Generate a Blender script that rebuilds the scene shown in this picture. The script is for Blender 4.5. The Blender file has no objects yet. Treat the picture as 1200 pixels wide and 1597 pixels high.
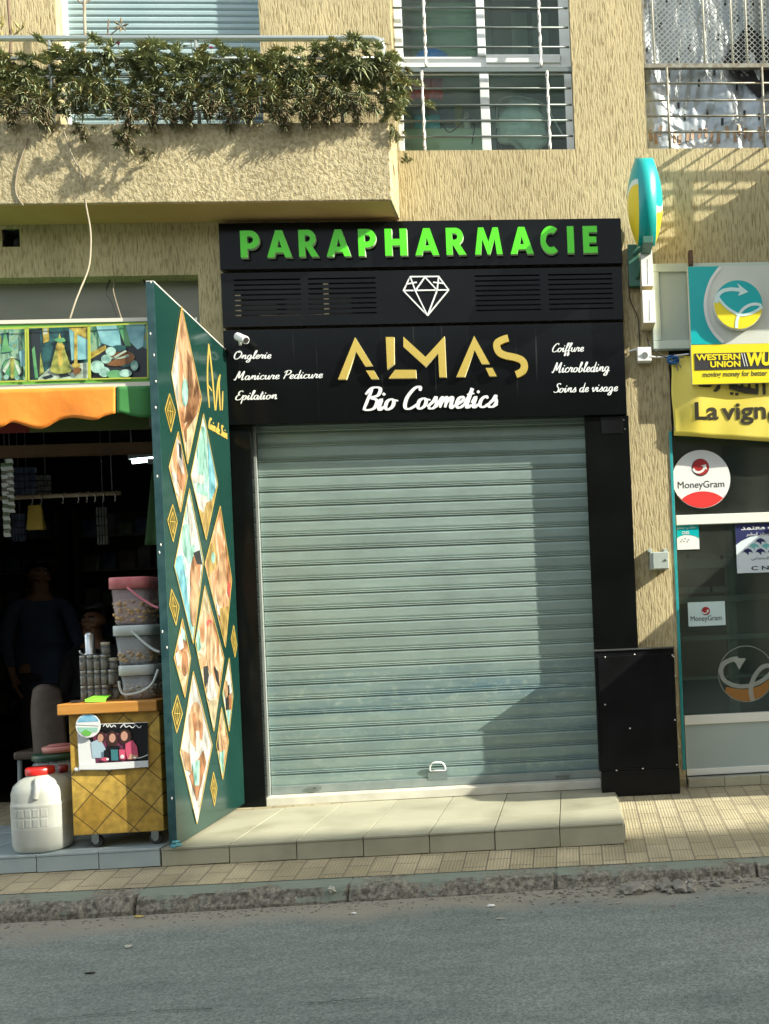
import bpy, bmesh, math, random
from mathutils import Vector, Matrix, noise
rnd = random.Random(7)
SC = bpy.context.scene
COL = SC.collection
# ------------------------------------------------------------------ camera
F, CX, CY, DIST = 1440.0, 985.0, 962.0, 5.8          # focal length and principal point for a 1200 x 1597 frame
CAM = Vector((0, -DIST, 1.18))
RM = Matrix.Rotation(math.radians(-3.85), 3, 'Z') @ Matrix.Rotation(math.radians(90), 3, 'X') @ Matrix.Rotation(math.radians(-2.4), 3, 'Z')
cd = bpy.data.cameras.new('camera'); cam = bpy.data.objects.new('camera', cd); COL.objects.link(cam)
cam.matrix_world = Matrix.Translation(CAM) @ RM.to_4x4()
cd.sensor_fit = 'VERTICAL'; cd.sensor_height = 24; cd.sensor_width = 24
cd.lens = 24 * F / 1597
cd.shift_x = (600 - CX) / 1597; cd.shift_y = (CY - 798.5) / 1597
cd.clip_start = 0.05; cd.clip_end = 500
SC.camera = cam
# ------------------------------------------------------------------ light
SUN = Vector((3.0, -1.0, 1.92)).normalized()
w = bpy.data.worlds.new('World'); SC.world = w; w.use_nodes = True
nt = w.node_tree; sky = nt.nodes.new('ShaderNodeTexSky'); sky.sky_type = 'NISHITA'; sky.sun_disc = False
sky.sun_elevation = math.asin(SUN.z); sky.sun_rotation = math.atan2(SUN.x, SUN.y)
sky.air_density = 1.0; sky.dust_density = 1.5
hs = nt.nodes.new('ShaderNodeHueSaturation'); hs.inputs['Saturation'].default_value = .50; nt.links.new(sky.outputs[0], hs.inputs['Color'])
gm = nt.nodes.new('ShaderNodeMix'); gm.data_type = 'RGBA'; gm.blend_type = 'MULTIPLY'; gm.inputs[0].default_value = 1; gm.inputs[7].default_value = (1.05, 1.02, .93, 1); nt.links.new(hs.outputs[0], gm.inputs[6]); nt.links.new(gm.outputs[2], nt.nodes['Background'].inputs[0]); nt.nodes['Background'].inputs[1].default_value = 0.15
sl = bpy.data.lights.new('sun', 'SUN'); sl.energy = 3.05; sl.angle = math.radians(0.5); sl.color = (1.0, 0.95, 0.80)
so = bpy.data.objects.new('sun', sl); COL.objects.link(so); so.rotation_euler = SUN.to_track_quat('Z', 'Y').to_euler()
SC.view_settings.view_transform = 'Standard'; SC.view_settings.look = 'None'
SC.view_settings.gamma = 1; SC.view_settings.exposure = 1.76; SC.view_settings.use_curve_mapping = False

# ------------------------------------------------------------------ helpers
def at(px, py, Y):
    d = RM @ Vector(((px - CX) / F, -(py - CY) / F, -1)); t = (Y - CAM.y) / d.y
    return CAM + d * t
def rect(l, t, r, b, Y):
    mx, my = (l + r) / 2, (t + b) / 2
    return at(l, my, Y).x, at(r, my, Y).x, at(mx, b, Y).z, at(mx, t, Y).z      # x0 x1 z0 z1
def root_loc(p):
    if p is None: return Vector((0, 0, 0))
    while p.parent: p = p.parent
    return p.location.copy()
class MB:
    def __init__(s): s.v = []; s.f = []; s.m = []; s.sm = []
    def face(s, pts, mi=0, smooth=False):
        n = len(s.v); s.v += [Vector(p) for p in pts]; s.f.append(list(range(n, n + len(pts)))); s.m.append(mi); s.sm.append(smooth)
    def add(s, verts, faces, mi=0, smooth=False):
        n = len(s.v); s.v += [Vector(p) for p in verts]
        for f in faces: s.f.append([n + i for i in f]); s.m.append(mi); s.sm.append(smooth)
    def box(s, x0, x1, y0, y1, z0, z1, mi=0):
        if x0 > x1: x0, x1 = x1, x0
        if y0 > y1: y0, y1 = y1, y0
        if z0 > z1: z0, z1 = z1, z0
        s.add([(x0,y0,z0),(x1,y0,z0),(x1,y1,z0),(x0,y1,z0),(x0,y0,z1),(x1,y0,z1),(x1,y1,z1),(x0,y1,z1)],
              [(0,3,2,1),(4,5,6,7),(0,1,5,4),(1,2,6,5),(2,3,7,6),(3,0,4,7)], mi); return s
    def prism(s, pts, off, mi=0):                     # pts: 3-D polygon, off: extrusion vector
        n = len(pts); off = Vector(off); a = [Vector(p) for p in pts]; b = [p + off for p in a]
        nrm = Vector((0,0,0))
        for i in range(n): nrm += a[i].cross(a[(i+1) % n])
        if nrm.dot(off) > 0: a.reverse(); b.reverse()
        s.add(a + b, [tuple(range(n)), tuple(range(2*n-1, n-1, -1))] + [(i, n+i, n+(i+1) % n, (i+1) % n) for i in range(n)], mi); return s
    def poly(s, pix, Y, th=0.004, mi=0):              # outline in the facade plane Y, thickness towards the wall
        return s.prism([at(x, y, Y) for x, y in pix], (0, th, 0), mi)
    def rbox(s, l, t, r, b, Y, th, mi=0):
        x0, x1, z0, z1 = rect(l, t, r, b, Y); return s.box(x0, x1, Y, Y + th, z0, z1, mi)
    def tube(s, pts, r, n=8, mi=0, cap=True, smooth=True):
        pts = [Vector(p) for p in pts]; rs = r if isinstance(r, (list, tuple)) else [r] * len(pts)
        base = len(s.v); up = Vector((0.123, 0.456, 0.88)).normalized()
        for i, p in enumerate(pts):
            t = (pts[min(i+1, len(pts)-1)] - pts[max(i-1, 0)]).normalized()
            a = t.cross(up)
            if a.length < 1e-3: a = t.cross(Vector((1, 0, 0)))
            a.normalize(); bb = t.cross(a)
            for k in range(n):
                an = 2 * math.pi * k / n; s.v.append(p + (a * math.cos(an) + bb * math.sin(an)) * rs[i])
        for i in range(len(pts) - 1):
            for k in range(n):
                s.f.append([base+i*n+k, base+i*n+(k+1) % n, base+(i+1)*n+(k+1) % n, base+(i+1)*n+k]); s.m.append(mi); s.sm.append(smooth)
        if cap:
            s.f.append([base + k for k in range(n)][::-1]); s.m.append(mi); s.sm.append(False)
            s.f.append([base + (len(pts)-1)*n + k for k in range(n)]); s.m.append(mi); s.sm.append(False)
        return s
    def lathe(s, c, prof, n=28, mi=0, sq=None, smooth=True):   # prof: (radius, z); sq: squareness exponent for rounded-square sections
        c = Vector(c); base = len(s.v)
        for r, z in prof:
            for k in range(n):
                an = 2 * math.pi * (k + .5) / n; q = 1.0
                if sq: q = (abs(math.cos(an)) ** sq + abs(math.sin(an)) ** sq) ** (-1.0 / sq)
                s.v.append(c + Vector((math.cos(an) * r * q, math.sin(an) * r * q, z)))
        for i in range(len(prof) - 1):
            for k in range(n):
                s.f.append([base+i*n+k, base+i*n+(k+1) % n, base+(i+1)*n+(k+1) % n, base+(i+1)*n+k]); s.m.append(mi); s.sm.append(smooth)
        s.f.append([base + k for k in range(n)][::-1]); s.m.append(mi); s.sm.append(False)
        s.f.append([base + (len(prof)-1)*n + k for k in range(n)]); s.m.append(mi); s.sm.append(False)
        return s
    def grid(s, fn, nu, nv, mi=0, smooth=True):
        base = len(s.v)
        for j in range(nv + 1):
            for i in range(nu + 1): s.v.append(Vector(fn(i / nu, j / nv)))
        for j in range(nv):
            for i in range(nu):
                a = base + j*(nu+1) + i; s.f.append([a, a+1, a+nu+2, a+nu+1]); s.m.append(mi); s.sm.append(smooth)
        return s
    def blob(s, c, r, seed=0, jag=.25, sub=2, mi=0, sc=(1,1,1), smooth=True):
        bm = bmesh.new(); bmesh.ops.create_icosphere(bm, subdivisions=sub, radius=1)
        vs = []
        for v in bm.verts:
            d = 1 + jag * noise.noise(v.co * 1.7 + Vector((seed * 3.1, seed * 1.7, seed)))
            vs.append(Vector(c) + Vector((v.co.x*sc[0], v.co.y*sc[1], v.co.z*sc[2])) * r * d)
        s.add(vs, [[v.index for v in f.verts] for f in bm.faces], mi, smooth); bm.free(); return s
    def build(s, name, mats, parent=None, bevel=0, label=None, cat=None, group=None, kind=None, base=None, seg=2, solid=0):
        me = bpy.data.meshes.new(name)
        o = bpy.data.objects.new(name, me); COL.objects.link(o)
        if parent is not None: o.parent = parent; off = root_loc(parent)
        elif base is not None: off = Vector(base); o.location = off
        else: off = Vector((0, 0, 0))
        me.from_pydata([tuple(v - off) for v in s.v], [], s.f)
        for m in (mats if isinstance(mats, (list, tuple)) else [mats]): me.materials.append(m)
        me.polygons.foreach_set('material_index', s.m); me.polygons.foreach_set('use_smooth', s.sm)
        me.validate(); me.update()
        if solid:
            md = o.modifiers.new('solid', 'SOLIDIFY'); md.thickness = solid; md.offset = 0
        if bevel:
            md = o.modifiers.new('bevel', 'BEVEL'); md.width = bevel; md.segments = seg; md.limit_method = 'ANGLE'; md.angle_limit = math.radians(40); md.harden_normals = False
        tag(o, label, cat, group, kind); return o
def tag(o, label=None, cat=None, group=None, kind=None):
    if label: o['label'] = label
    if cat: o['category'] = cat
    if group: o['group'] = group
    if kind: o['kind'] = kind
    return o
def thing(name, label, cat, loc=(0,0,0), group=None):
    o = bpy.data.objects.new(name, None); COL.objects.link(o); o.location = loc; o.empty_display_size = .1
    return tag(o, label, cat, group)
def copy_tree(o, parent=None, loc=None, rz=None, scale=None, label=None, group=None):
    c = o.copy(); COL.objects.link(c)
    if parent is not None: c.parent = parent
    if loc is not None: c.location = loc
    if rz is not None: c.rotation_euler = rz if isinstance(rz, tuple) else (0, 0, rz)
    if scale is not None: c.scale = (scale,) * 3 if not isinstance(scale, tuple) else scale
    if label: c['label'] = label
    if group: c['group'] = group
    for ch in list(o.children): copy_tree(ch, c)
    return c
def lin(c):
    if isinstance(c, str):
        c = [int(c[i:i+2], 16) / 255 for i in (0, 2, 4)]
        return tuple(x / 12.92 if x <= .04045 else ((x + .055) / 1.055) ** 2.4 for x in c) + (1,)
    return tuple(c) + (1,)
MATS = {}
def mat(name, col, rough=.6, metal=0, col2=None, vs=6, vst=(1,1,1), lo=.35, hi=.65, detail=4, bump=0, bs=60, bst=(1,1,1), bdist=.01, spec=.5, coat=0, emit=0, alpha=None, trans=0, rvar=0):
    if name in MATS: return MATS[name]
    m = bpy.data.materials.new(name); m.use_nodes = True; t = m.node_tree; N = t.nodes; L = t.links
    b = N['Principled BSDF']; b.inputs['Base Color'].default_value = lin(col); b.inputs['Roughness'].default_value = rough
    b.inputs['Metallic'].default_value = metal; b.inputs['Specular IOR Level'].default_value = spec; b.inputs['Coat Weight'].default_value = coat
    b.inputs['Transmission Weight'].default_value = trans
    tc = N.new('ShaderNodeTexCoord')
    def nz(scale, st, det):
        mp = N.new('ShaderNodeMapping'); mp.inputs['Scale'].default_value = st; L.new(tc.outputs['Object'], mp.inputs[0])
        n = N.new('ShaderNodeTexNoise'); n.inputs['Scale'].default_value = scale; n.inputs['Detail'].default_value = det; L.new(mp.outputs[0], n.inputs['Vector']); return n
    if col2 is not None:
        n = nz(vs, vst, detail); r = N.new('ShaderNodeValToRGB'); r.color_ramp.elements[0].position = lo; r.color_ramp.elements[1].position = hi
        r.color_ramp.elements[0].color = lin(col); r.color_ramp.elements[1].color = lin(col2); L.new(n.outputs['Fac'], r.inputs[0]); L.new(r.outputs[0], b.inputs['Base Color'])
        if rvar:
            mr = N.new('ShaderNodeMapRange'); mr.inputs['To Min'].default_value = rough - rvar; mr.inputs['To Max'].default_value = rough + rvar
            L.new(n.outputs['Fac'], mr.inputs[0]); L.new(mr.outputs[0], b.inputs['Roughness'])
    if bump:
        n2 = nz(bs, bst, 3); bp = N.new('ShaderNodeBump'); bp.inputs['Strength'].default_value = bump; bp.inputs['Distance'].default_value = bdist
        L.new(n2.outputs['Fac'], bp.inputs['Height']); L.new(bp.outputs[0], b.inputs['Normal'])
    if emit: b.inputs['Emission Color'].default_value = lin(col); b.inputs['Emission Strength'].default_value = emit
    if alpha is not None: b.inputs['Alpha'].default_value = alpha
    MATS[name] = m; return m
def glass_mat(name, tint, rough=.02, ior=1.5, refl=1.0, dust=0):
    m = bpy.data.materials.new(name); m.use_nodes = True; N = m.node_tree.nodes; L = m.node_tree.links; N.clear()
    out = N.new('ShaderNodeOutputMaterial'); mx = N.new('ShaderNodeMixShader'); tr = N.new('ShaderNodeBsdfTransparent'); gl = N.new('ShaderNodeBsdfGlossy')
    tr.inputs[0].default_value = lin(tint); gl.inputs['Roughness'].default_value = rough; gl.inputs[0].default_value = (refl, refl, refl, 1)
    fr = N.new('ShaderNodeFresnel'); fr.inputs[0].default_value = ior
    L.new(fr.outputs[0], mx.inputs[0]); L.new(tr.outputs[0], mx.inputs[1]); L.new(gl.outputs[0], mx.inputs[2])
    if not dust: L.new(mx.outputs[0], out.inputs[0]); return m
    df = N.new('ShaderNodeBsdfDiffuse'); df.inputs[0].default_value = (.42, .47, .42, 1); m2 = N.new('ShaderNodeMixShader'); tc = N.new('ShaderNodeTexCoord'); n = N.new('ShaderNodeTexNoise'); n.inputs['Scale'].default_value = 2.5; n.inputs['Detail'].default_value = 6; L.new(tc.outputs['Object'], n.inputs[0])  # grey dust film, also added to brighten the dark panes
    mr = N.new('ShaderNodeMapRange'); mr.inputs['From Min'].default_value = .3; mr.inputs['From Max'].default_value = .7; mr.inputs['To Min'].default_value = dust * .5; mr.inputs['To Max'].default_value = dust * 1.6; L.new(n.outputs['Fac'], mr.inputs[0])
    L.new(mr.outputs[0], m2.inputs[0]); L.new(mx.outputs[0], m2.inputs[1]); L.new(df.outputs[0], m2.inputs[2]); L.new(m2.outputs[0], out.inputs[0]); return m
# ---- lettering ----
def font_mesh(s, bold=0.0, shear=0.0, spacing=1.0):
    cu = bpy.data.curves.new('lettering', 'FONT'); cu.body = s; cu.offset = bold; cu.shear = shear; cu.space_character = spacing; cu.resolution_u = 4
    o = bpy.data.objects.new('lettering', cu); COL.objects.link(o)
    me = bpy.data.meshes.new_from_object(o.evaluated_get(bpy.context.evaluated_depsgraph_get()))
    vs = [v.co.copy() for v in me.vertices]; fs = [list(p.vertices) for p in me.polygons]
    bpy.data.objects.remove(o); bpy.data.curves.remove(cu); bpy.data.meshes.remove(me); return vs, fs
def put_text(mb, s, l, t, r, b, Y, th=.002, bold=0, shear=0, spacing=1, mp=None, mi=0, flip=False):
    """fit lettering into the box; mp maps (u,v) in 0..1 to 3-D if not in the facade plane"""
    vs, fs = font_mesh(s, bold, shear, spacing)
    if not vs: return mb
    x0 = min(v.x for v in vs); x1 = max(v.x for v in vs); y0 = min(v.y for v in vs); y1 = max(v.y for v in vs)
    if mp is None:
        X0, X1, Z0, Z1 = rect(l, t, r, b, Y); mp = lambda u, v: Vector((X0 + (X1 - X0) * u, Y, Z0 + (Z1 - Z0) * v)); off = Vector((0, th, 0))
    else: off = th if isinstance(th, Vector) else Vector((0, th, 0))
    P = [mp((v.x - x0) / (x1 - x0), (v.y - y0) / (y1 - y0)) for v in vs]
    n = len(P); edges = {}
    for f in fs:
        for i in range(len(f)):
            a, c = f[i], f[(i+1) % len(f)]; edges[(a, c)] = edges.get((a, c), 0) + 1
    sides = [(a, a + n, c + n, c) for (a, c) in edges if (c, a) not in edges]
    mb.add(P + [p + off for p in P], fs + [[i + n for i in f][::-1] for f in fs] + sides, mi); return mb
def outline_mesh(loops):                              # filled 2-D outline with holes -> triangles
    cu = bpy.data.curves.new('outline', 'CURVE'); cu.dimensions = '2D'; cu.fill_mode = 'BOTH'
    for lp in loops:
        sp = cu.splines.new('POLY'); sp.points.add(len(lp) - 1); sp.use_cyclic_u = True
        for i, (x, y) in enumerate(lp): sp.points[i].co = (x, y, 0, 1)
    o = bpy.data.objects.new('outline', cu); COL.objects.link(o)
    me = bpy.data.meshes.new_from_object(o.evaluated_get(bpy.context.evaluated_depsgraph_get()))
    vs = [v.co.copy() for v in me.vertices]; fs = [list(p.vertices) for p in me.polygons]
    bpy.data.objects.remove(o); bpy.data.curves.remove(cu); bpy.data.meshes.remove(me)
    # merge doubles so that open edges are the outline only
    key = {}; idx = []
    nv = []
    for v in vs:
        k = (round(v.x, 5), round(v.y, 5))
        if k not in key: key[k] = len(nv); nv.append(v)
        idx.append(key[k])
    return nv, [[idx[i] for i in f] for f in fs]
def put_outline(mb, loops, mp, off, mi=0, side_mi=None):
    vs, fs = outline_mesh(loops); P = [mp(v.x, v.y) for v in vs]; n = len(P); E = {}
    for f in fs:
        for i in range(len(f)): E[(f[i], f[(i+1) % len(f)])] = 1
    sides = [(a, a + n, c + n, c) for (a, c) in E if (c, a) not in E]
    off = Vector(off)
    mb.add(P + [p + off for p in P], fs + [[i + n for i in f][::-1] for f in fs], mi)
    k = len(mb.v) - 2 * n
    for sd in sides: mb.f.append([k + i for i in sd]); mb.m.append(mi if side_mi is None else side_mi); mb.sm.append(False)
    return mb
def catmull(pts, n=8):
    out = []; P = [pts[0]] + list(pts) + [pts[-1]]
    for i in range(1, len(P) - 2):
        for k in range(n):
            t = k / n; a, b, c, d = P[i-1], P[i], P[i+1], P[i+2]
            out.append(tuple(.5 * ((2*b[j]) + (-a[j]+c[j])*t + (2*a[j]-5*b[j]+4*c[j]-d[j])*t*t + (-a[j]+3*b[j]-3*c[j]+d[j])*t**3) for j in range(len(b))))
    out.append(tuple(pts[-1])); return out
def ribbon(mb, pts, width, mp, off, mi=0, taper=True, swell=.55, lift=None):    # brush stroke as one raised strip
    L, R = [], []; n = len(pts)
    for i in range(n):
        a = pts[max(i-1, 0)]; b = pts[min(i+1, n-1)]; dx, dy = b[0]-a[0], b[1]-a[1]; l = math.hypot(dx, dy) or 1e-6
        wd = width * ((1 - swell) + swell * abs(dy) / l) * .5
        if taper: wd *= min(1, .6 + .4 * min(i, n-1-i) / 3)
        L.append((pts[i][0] - dy/l*wd, pts[i][1] + dx/l*wd)); R.append((pts[i][0] + dy/l*wd, pts[i][1] - dx/l*wd))
    P = [mp(*p) for p in L] + [mp(*p) for p in R]; off = Vector(off); m = 2 * n
    if lift is not None: P = [p + lift * (i % n) for i, p in enumerate(P)]
    f = []
    for i in range(n - 1):
        f.append((i, n+i, n+i+1, i+1)); f.append((i, i+1, m+i+1, m+i)); f.append((n+i+1, n+i, m+n+i, m+n+i+1))
    f.append((0, m, m+n, n)); f.append((n-1, 2*n-1, m+2*n-1, m+n-1))
    mb.add(P + [p + off for p in P], f, mi)
BOWL = [(.34,.4),(.22,.48),(.08,.36),(.08,.1),(.2,0),(.32,.15),(.36,.46)]
GL = {'n': (.5, [[(0,.1),(.1,.42),(.14,.45),(.14,.05)], [(.14,.2),(.25,.45),(.34,.45),(.36,.1),(.42,0),(.52,.12)]]),
 'u': (.5, [[(0,.3),(.08,.46),(.1,.12),(.2,0),(.32,.15),(.36,.46)], [(.36,.46),(.36,.08),(.44,0),(.52,.12)]]),
 'i': (.27, [[(0,.2),(.1,.46),(.1,.08),(.18,0),(.28,.14)], [(.12,.64),(.15,.74)]]),
 'e': (.38, [[(0,.1),(.2,.22),(.3,.38),(.22,.48),(.1,.4),(.08,.15),(.18,0),(.3,.03),(.4,.15)]]),
 'r': (.38, [[(0,.15),(.1,.5),(.14,.42),(.28,.44),(.24,.2),(.28,.02),(.4,.12)]]),
 'a': (.5, [BOWL, [(.36,.46),(.36,.08),(.44,0),(.52,.12)]]),
 'o': (.46, [[(.22,.47),(.08,.36),(.08,.1),(.2,0),(.34,.12),(.34,.36),(.22,.47)], [(.3,.42),(.5,.38)]]),
 'c': (.38, [[(.32,.38),(.22,.48),(.08,.34),(.08,.1),(.2,0),(.32,.04),(.42,.15)]]),
 'd': (.5, [BOWL, [(.38,1),(.36,.08),(.44,0),(.52,.12)]]),
 'g': (.5, [BOWL, [(.36,.46),(.36,-.2),(.26,-.42),(.1,-.36),(.18,-.16),(.52,.1)]]),
 'l': (.26, [[(0,.1),(.16,.6),(.22,.95),(.14,1),(.1,.8),(.1,.1),(.18,0),(.28,.12)]]),
 'b': (.44, [[(0,.1),(.14,.6),(.2,.95),(.13,1),(.1,.8),(.1,.05),(.22,0),(.34,.12),(.32,.36),(.2,.4)]]),
 't': (.28, [[(0,.15),(.1,.5),(.14,.85),(.12,.1),(.2,0),(.3,.12)], [(0,.58),(.28,.62)]]),
 'p': (.46, [[(0,.2),(.1,.48),(.1,-.42)], [(.1,.2),(.2,.46),(.34,.4),(.34,.1),(.22,0),(.12,.06)], [(.3,.04),(.48,.12)]]),
 'f': (.28, [[(0,.1),(.16,.6),(.24,.95),(.16,1),(.1,.8),(.1,-.35),(.18,-.42),(.2,-.2),(.1,.02),(.3,.14)]]),
 'm': (.68, [[(0,.1),(.1,.44),(.14,.44),(.14,.03)], [(.14,.2),(.25,.45),(.32,.44),(.34,.03)], [(.34,.2),(.45,.45),(.53,.44),(.55,.1),(.61,0),(.7,.12)]]),
 's': (.36, [[(0,.08),(.16,.3),(.22,.5),(.24,.4),(.32,.2),(.26,.02),(.12,0),(.06,.08)], [(.26,.02),(.4,.12)]]),
 'v': (.42, [[(0,.3),(.08,.46),(.12,.2),(.2,0),(.32,.2),(.34,.46),(.46,.4)]]),
 'O': (.7, [[(.4,1),(.12,.85),(.05,.35),(.25,0),(.55,.2),(.62,.7),(.4,1),(.3,.85),(.55,.8)]]),
 'M': (.84, [[(0,.1),(.06,.0),(.12,.1),(.22,.95),(.27,.9),(.36,.2),(.6,.95),(.64,.9),(.64,.1),(.72,0),(.82,.12)]]),
 'P': (.55, [[(.12,0),(.22,.95)], [(0,.75),(.2,.98),(.5,.95),(.52,.65),(.3,.45),(.2,.5)]]),
 'E': (.52, [[(.5,.88),(.35,1),(.18,.88),(.18,.62),(.32,.55)], [(.32,.55),(.1,.45),(.05,.15),(.2,0),(.42,.05),(.52,.18)]]),
 'C': (.52, [[(.5,.8),(.45,.98),(.25,.9),(.07,.5),(.1,.1),(.28,0),(.48,.12),(.55,.2)]]),
 'S': (.5, [[(.5,.85),(.4,1),(.22,.92),(.22,.7),(.4,.45),(.4,.12),(.2,0),(.02,.12)], [(.4,.05),(.52,.12)]]),
 'B': (.58, [[(.2,.95),(.1,0)], [(0,.7),(.2,.98),(.5,.95),(.5,.65),(.25,.54),(.52,.42),(.5,.08),(.25,0),(.08,.08)]]),
 ' ': (.28, [])}
def script_text(mb, s, l, t, r, b, Y, th, width=.14, shear=.28, mp=None, mi=0, step=None):
    tot = sum(GL[c][0] for c in s) + shear * .5
    if mp is None:
        X0, X1, Z0, Z1 = rect(l, t, r, b, Y)
        mp = lambda u, v: Vector((X0 + (X1 - X0) * u, Y, Z0 + (Z1 - Z0) * v)); off = Vector((0, th, 0)); step = Vector((0, -.00015, 0))
        ax, ay = (X1 - X0) / tot, (Z1 - Z0)
    else: off = th; ax = ay = 1
    x = 0; k = 0
    for c in s:
        adv, st = GL[c]
        for stroke in st:
            q = catmull([(x + px + shear * py, py) for px, py in stroke], 5)
            sh = step * (k % 9); k += 1
            if ax == ay == 1: ribbon(mb, [(p[0]/tot, p[1]) for p in q], width, lambda u, v: mp(u, v) + sh, off, mi, lift=step * .2)
            else:
                # keep the brush round on the real sign: work in metres
                ribbon(mb, [(p[0]*ax, p[1]*ay) for p in q], width * ay, lambda u, v: Vector((X0 + u, Y, Z0 + v)) + sh, off, mi, lift=step * .2)
        x += adv
    return mb
# ------------------------------------------------------------------ materials of the setting
def stucco(name, c_lo, c_hi, st, scale, bump, dist=.012, lo=.42, hi=.60):
    m = bpy.data.materials.new(name); m.use_nodes = True; t = m.node_tree; N = t.nodes; L = t.links; b = N['Principled BSDF']; b.inputs['Roughness'].default_value = .92; b.inputs['Specular IOR Level'].default_value = .2
    tc = N.new('ShaderNodeTexCoord'); mp = N.new('ShaderNodeMapping'); mp.inputs['Scale'].default_value = st; L.new(tc.outputs['Object'], mp.inputs[0])
    n = N.new('ShaderNodeTexNoise'); n.inputs['Scale'].default_value = scale; n.inputs['Detail'].default_value = 5; n.inputs['Roughness'].default_value = .6; n.inputs['Distortion'].default_value = .4; L.new(mp.outputs[0], n.inputs[0])
    r = N.new('ShaderNodeValToRGB'); r.color_ramp.elements[0].position = lo; r.color_ramp.elements[1].position = hi
    r.color_ramp.elements[0].color = lin(c_lo); r.color_ramp.elements[1].color = lin(c_hi); L.new(n.outputs['Fac'], r.inputs[0])
    n3 = N.new('ShaderNodeTexNoise'); n3.inputs['Scale'].default_value = 1.7; n3.inputs['Detail'].default_value = 7; n3.inputs['Roughness'].default_value = .6; mp3 = N.new('ShaderNodeMapping'); mp3.inputs['Scale'].default_value = (1.5, 1, .4); L.new(tc.outputs['Object'], mp3.inputs[0]); L.new(mp3.outputs[0], n3.inputs[0])
    mr = N.new('ShaderNodeMapRange'); mr.inputs['From Min'].default_value = .3; mr.inputs['From Max'].default_value = .7; mr.inputs['To Min'].default_value = .76; mr.inputs['To Max'].default_value = 1.10; L.new(n3.outputs['Fac'], mr.inputs[0])
    mm = N.new('ShaderNodeMix'); mm.data_type = 'RGBA'; mm.blend_type = 'MULTIPLY'; mm.inputs[0].default_value = 1; L.new(r.outputs[0], mm.inputs[6]); L.new(mr.outputs[0], mm.inputs[7]); L.new(mm.outputs[2], b.inputs['Base Color'])
    r2 = N.new('ShaderNodeValToRGB'); r2.color_ramp.elements[0].position = lo - .06; r2.color_ramp.elements[1].position = hi + .05; L.new(n.outputs['Fac'], r2.inputs[0])
    bp = N.new('ShaderNodeBump'); bp.inputs['Strength'].default_value = bump; bp.inputs['Distance'].default_value = dist; L.new(r2.outputs[0], bp.inputs['Height']); L.new(bp.outputs[0], b.inputs['Normal']); return m
M_STUC = stucco('dragged_stucco', (.275, .215, .110), (.525, .445, .258), (1, 1, .14), 96, .55, .010, .34, .52)
M_WORM = stucco('blotched_stucco', (.39, .325, .185), (.535, .46, .285), (1, 1, .8), 44, .5, .010, .42, .55)
M_SOFF = mat('soffit_plaster', (.50, .29, .11), .9, col2=(.56, .35, .15), vs=3, vst=(1, 1, 4), bump=.2, bs=40)
M_DARK = mat('dark_interior', (.012, .012, .013), .9)
M_WHITE = mat('white_pvc', (.74, .78, .76), .35)
M_WHITE_OLD = mat('peeling_white_paint', (.75, .74, .68), .6, col2=(.28, .22, .15), vs=45, lo=.55, hi=.62)
M_GREYBAR = mat('grey_painted_steel', (.16, .19, .18), .45, metal=.3)
M_STEEL = mat('brushed_steel', (.52, .55, .54), .28, metal=1, col2=(.4, .42, .42), vs=20)
M_GLASS = glass_mat('window_glass', (.90, .97, .93), .015, 1.25, dust=.04)
M_BLACK = mat('black_gloss_panel', (.0035, .0042, .0042), .16, col2=(.006, .007, .007), vs=3, bump=.06, bs=2.2, bdist=.05, spec=.12, rvar=.06)
M_BLACKM = mat('black_satin_paint', (.0035, .0038, .0042), .34, col2=(.007, .0075, .009), vs=5, bump=.05, bs=3, bdist=.03, spec=.2)

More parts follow.
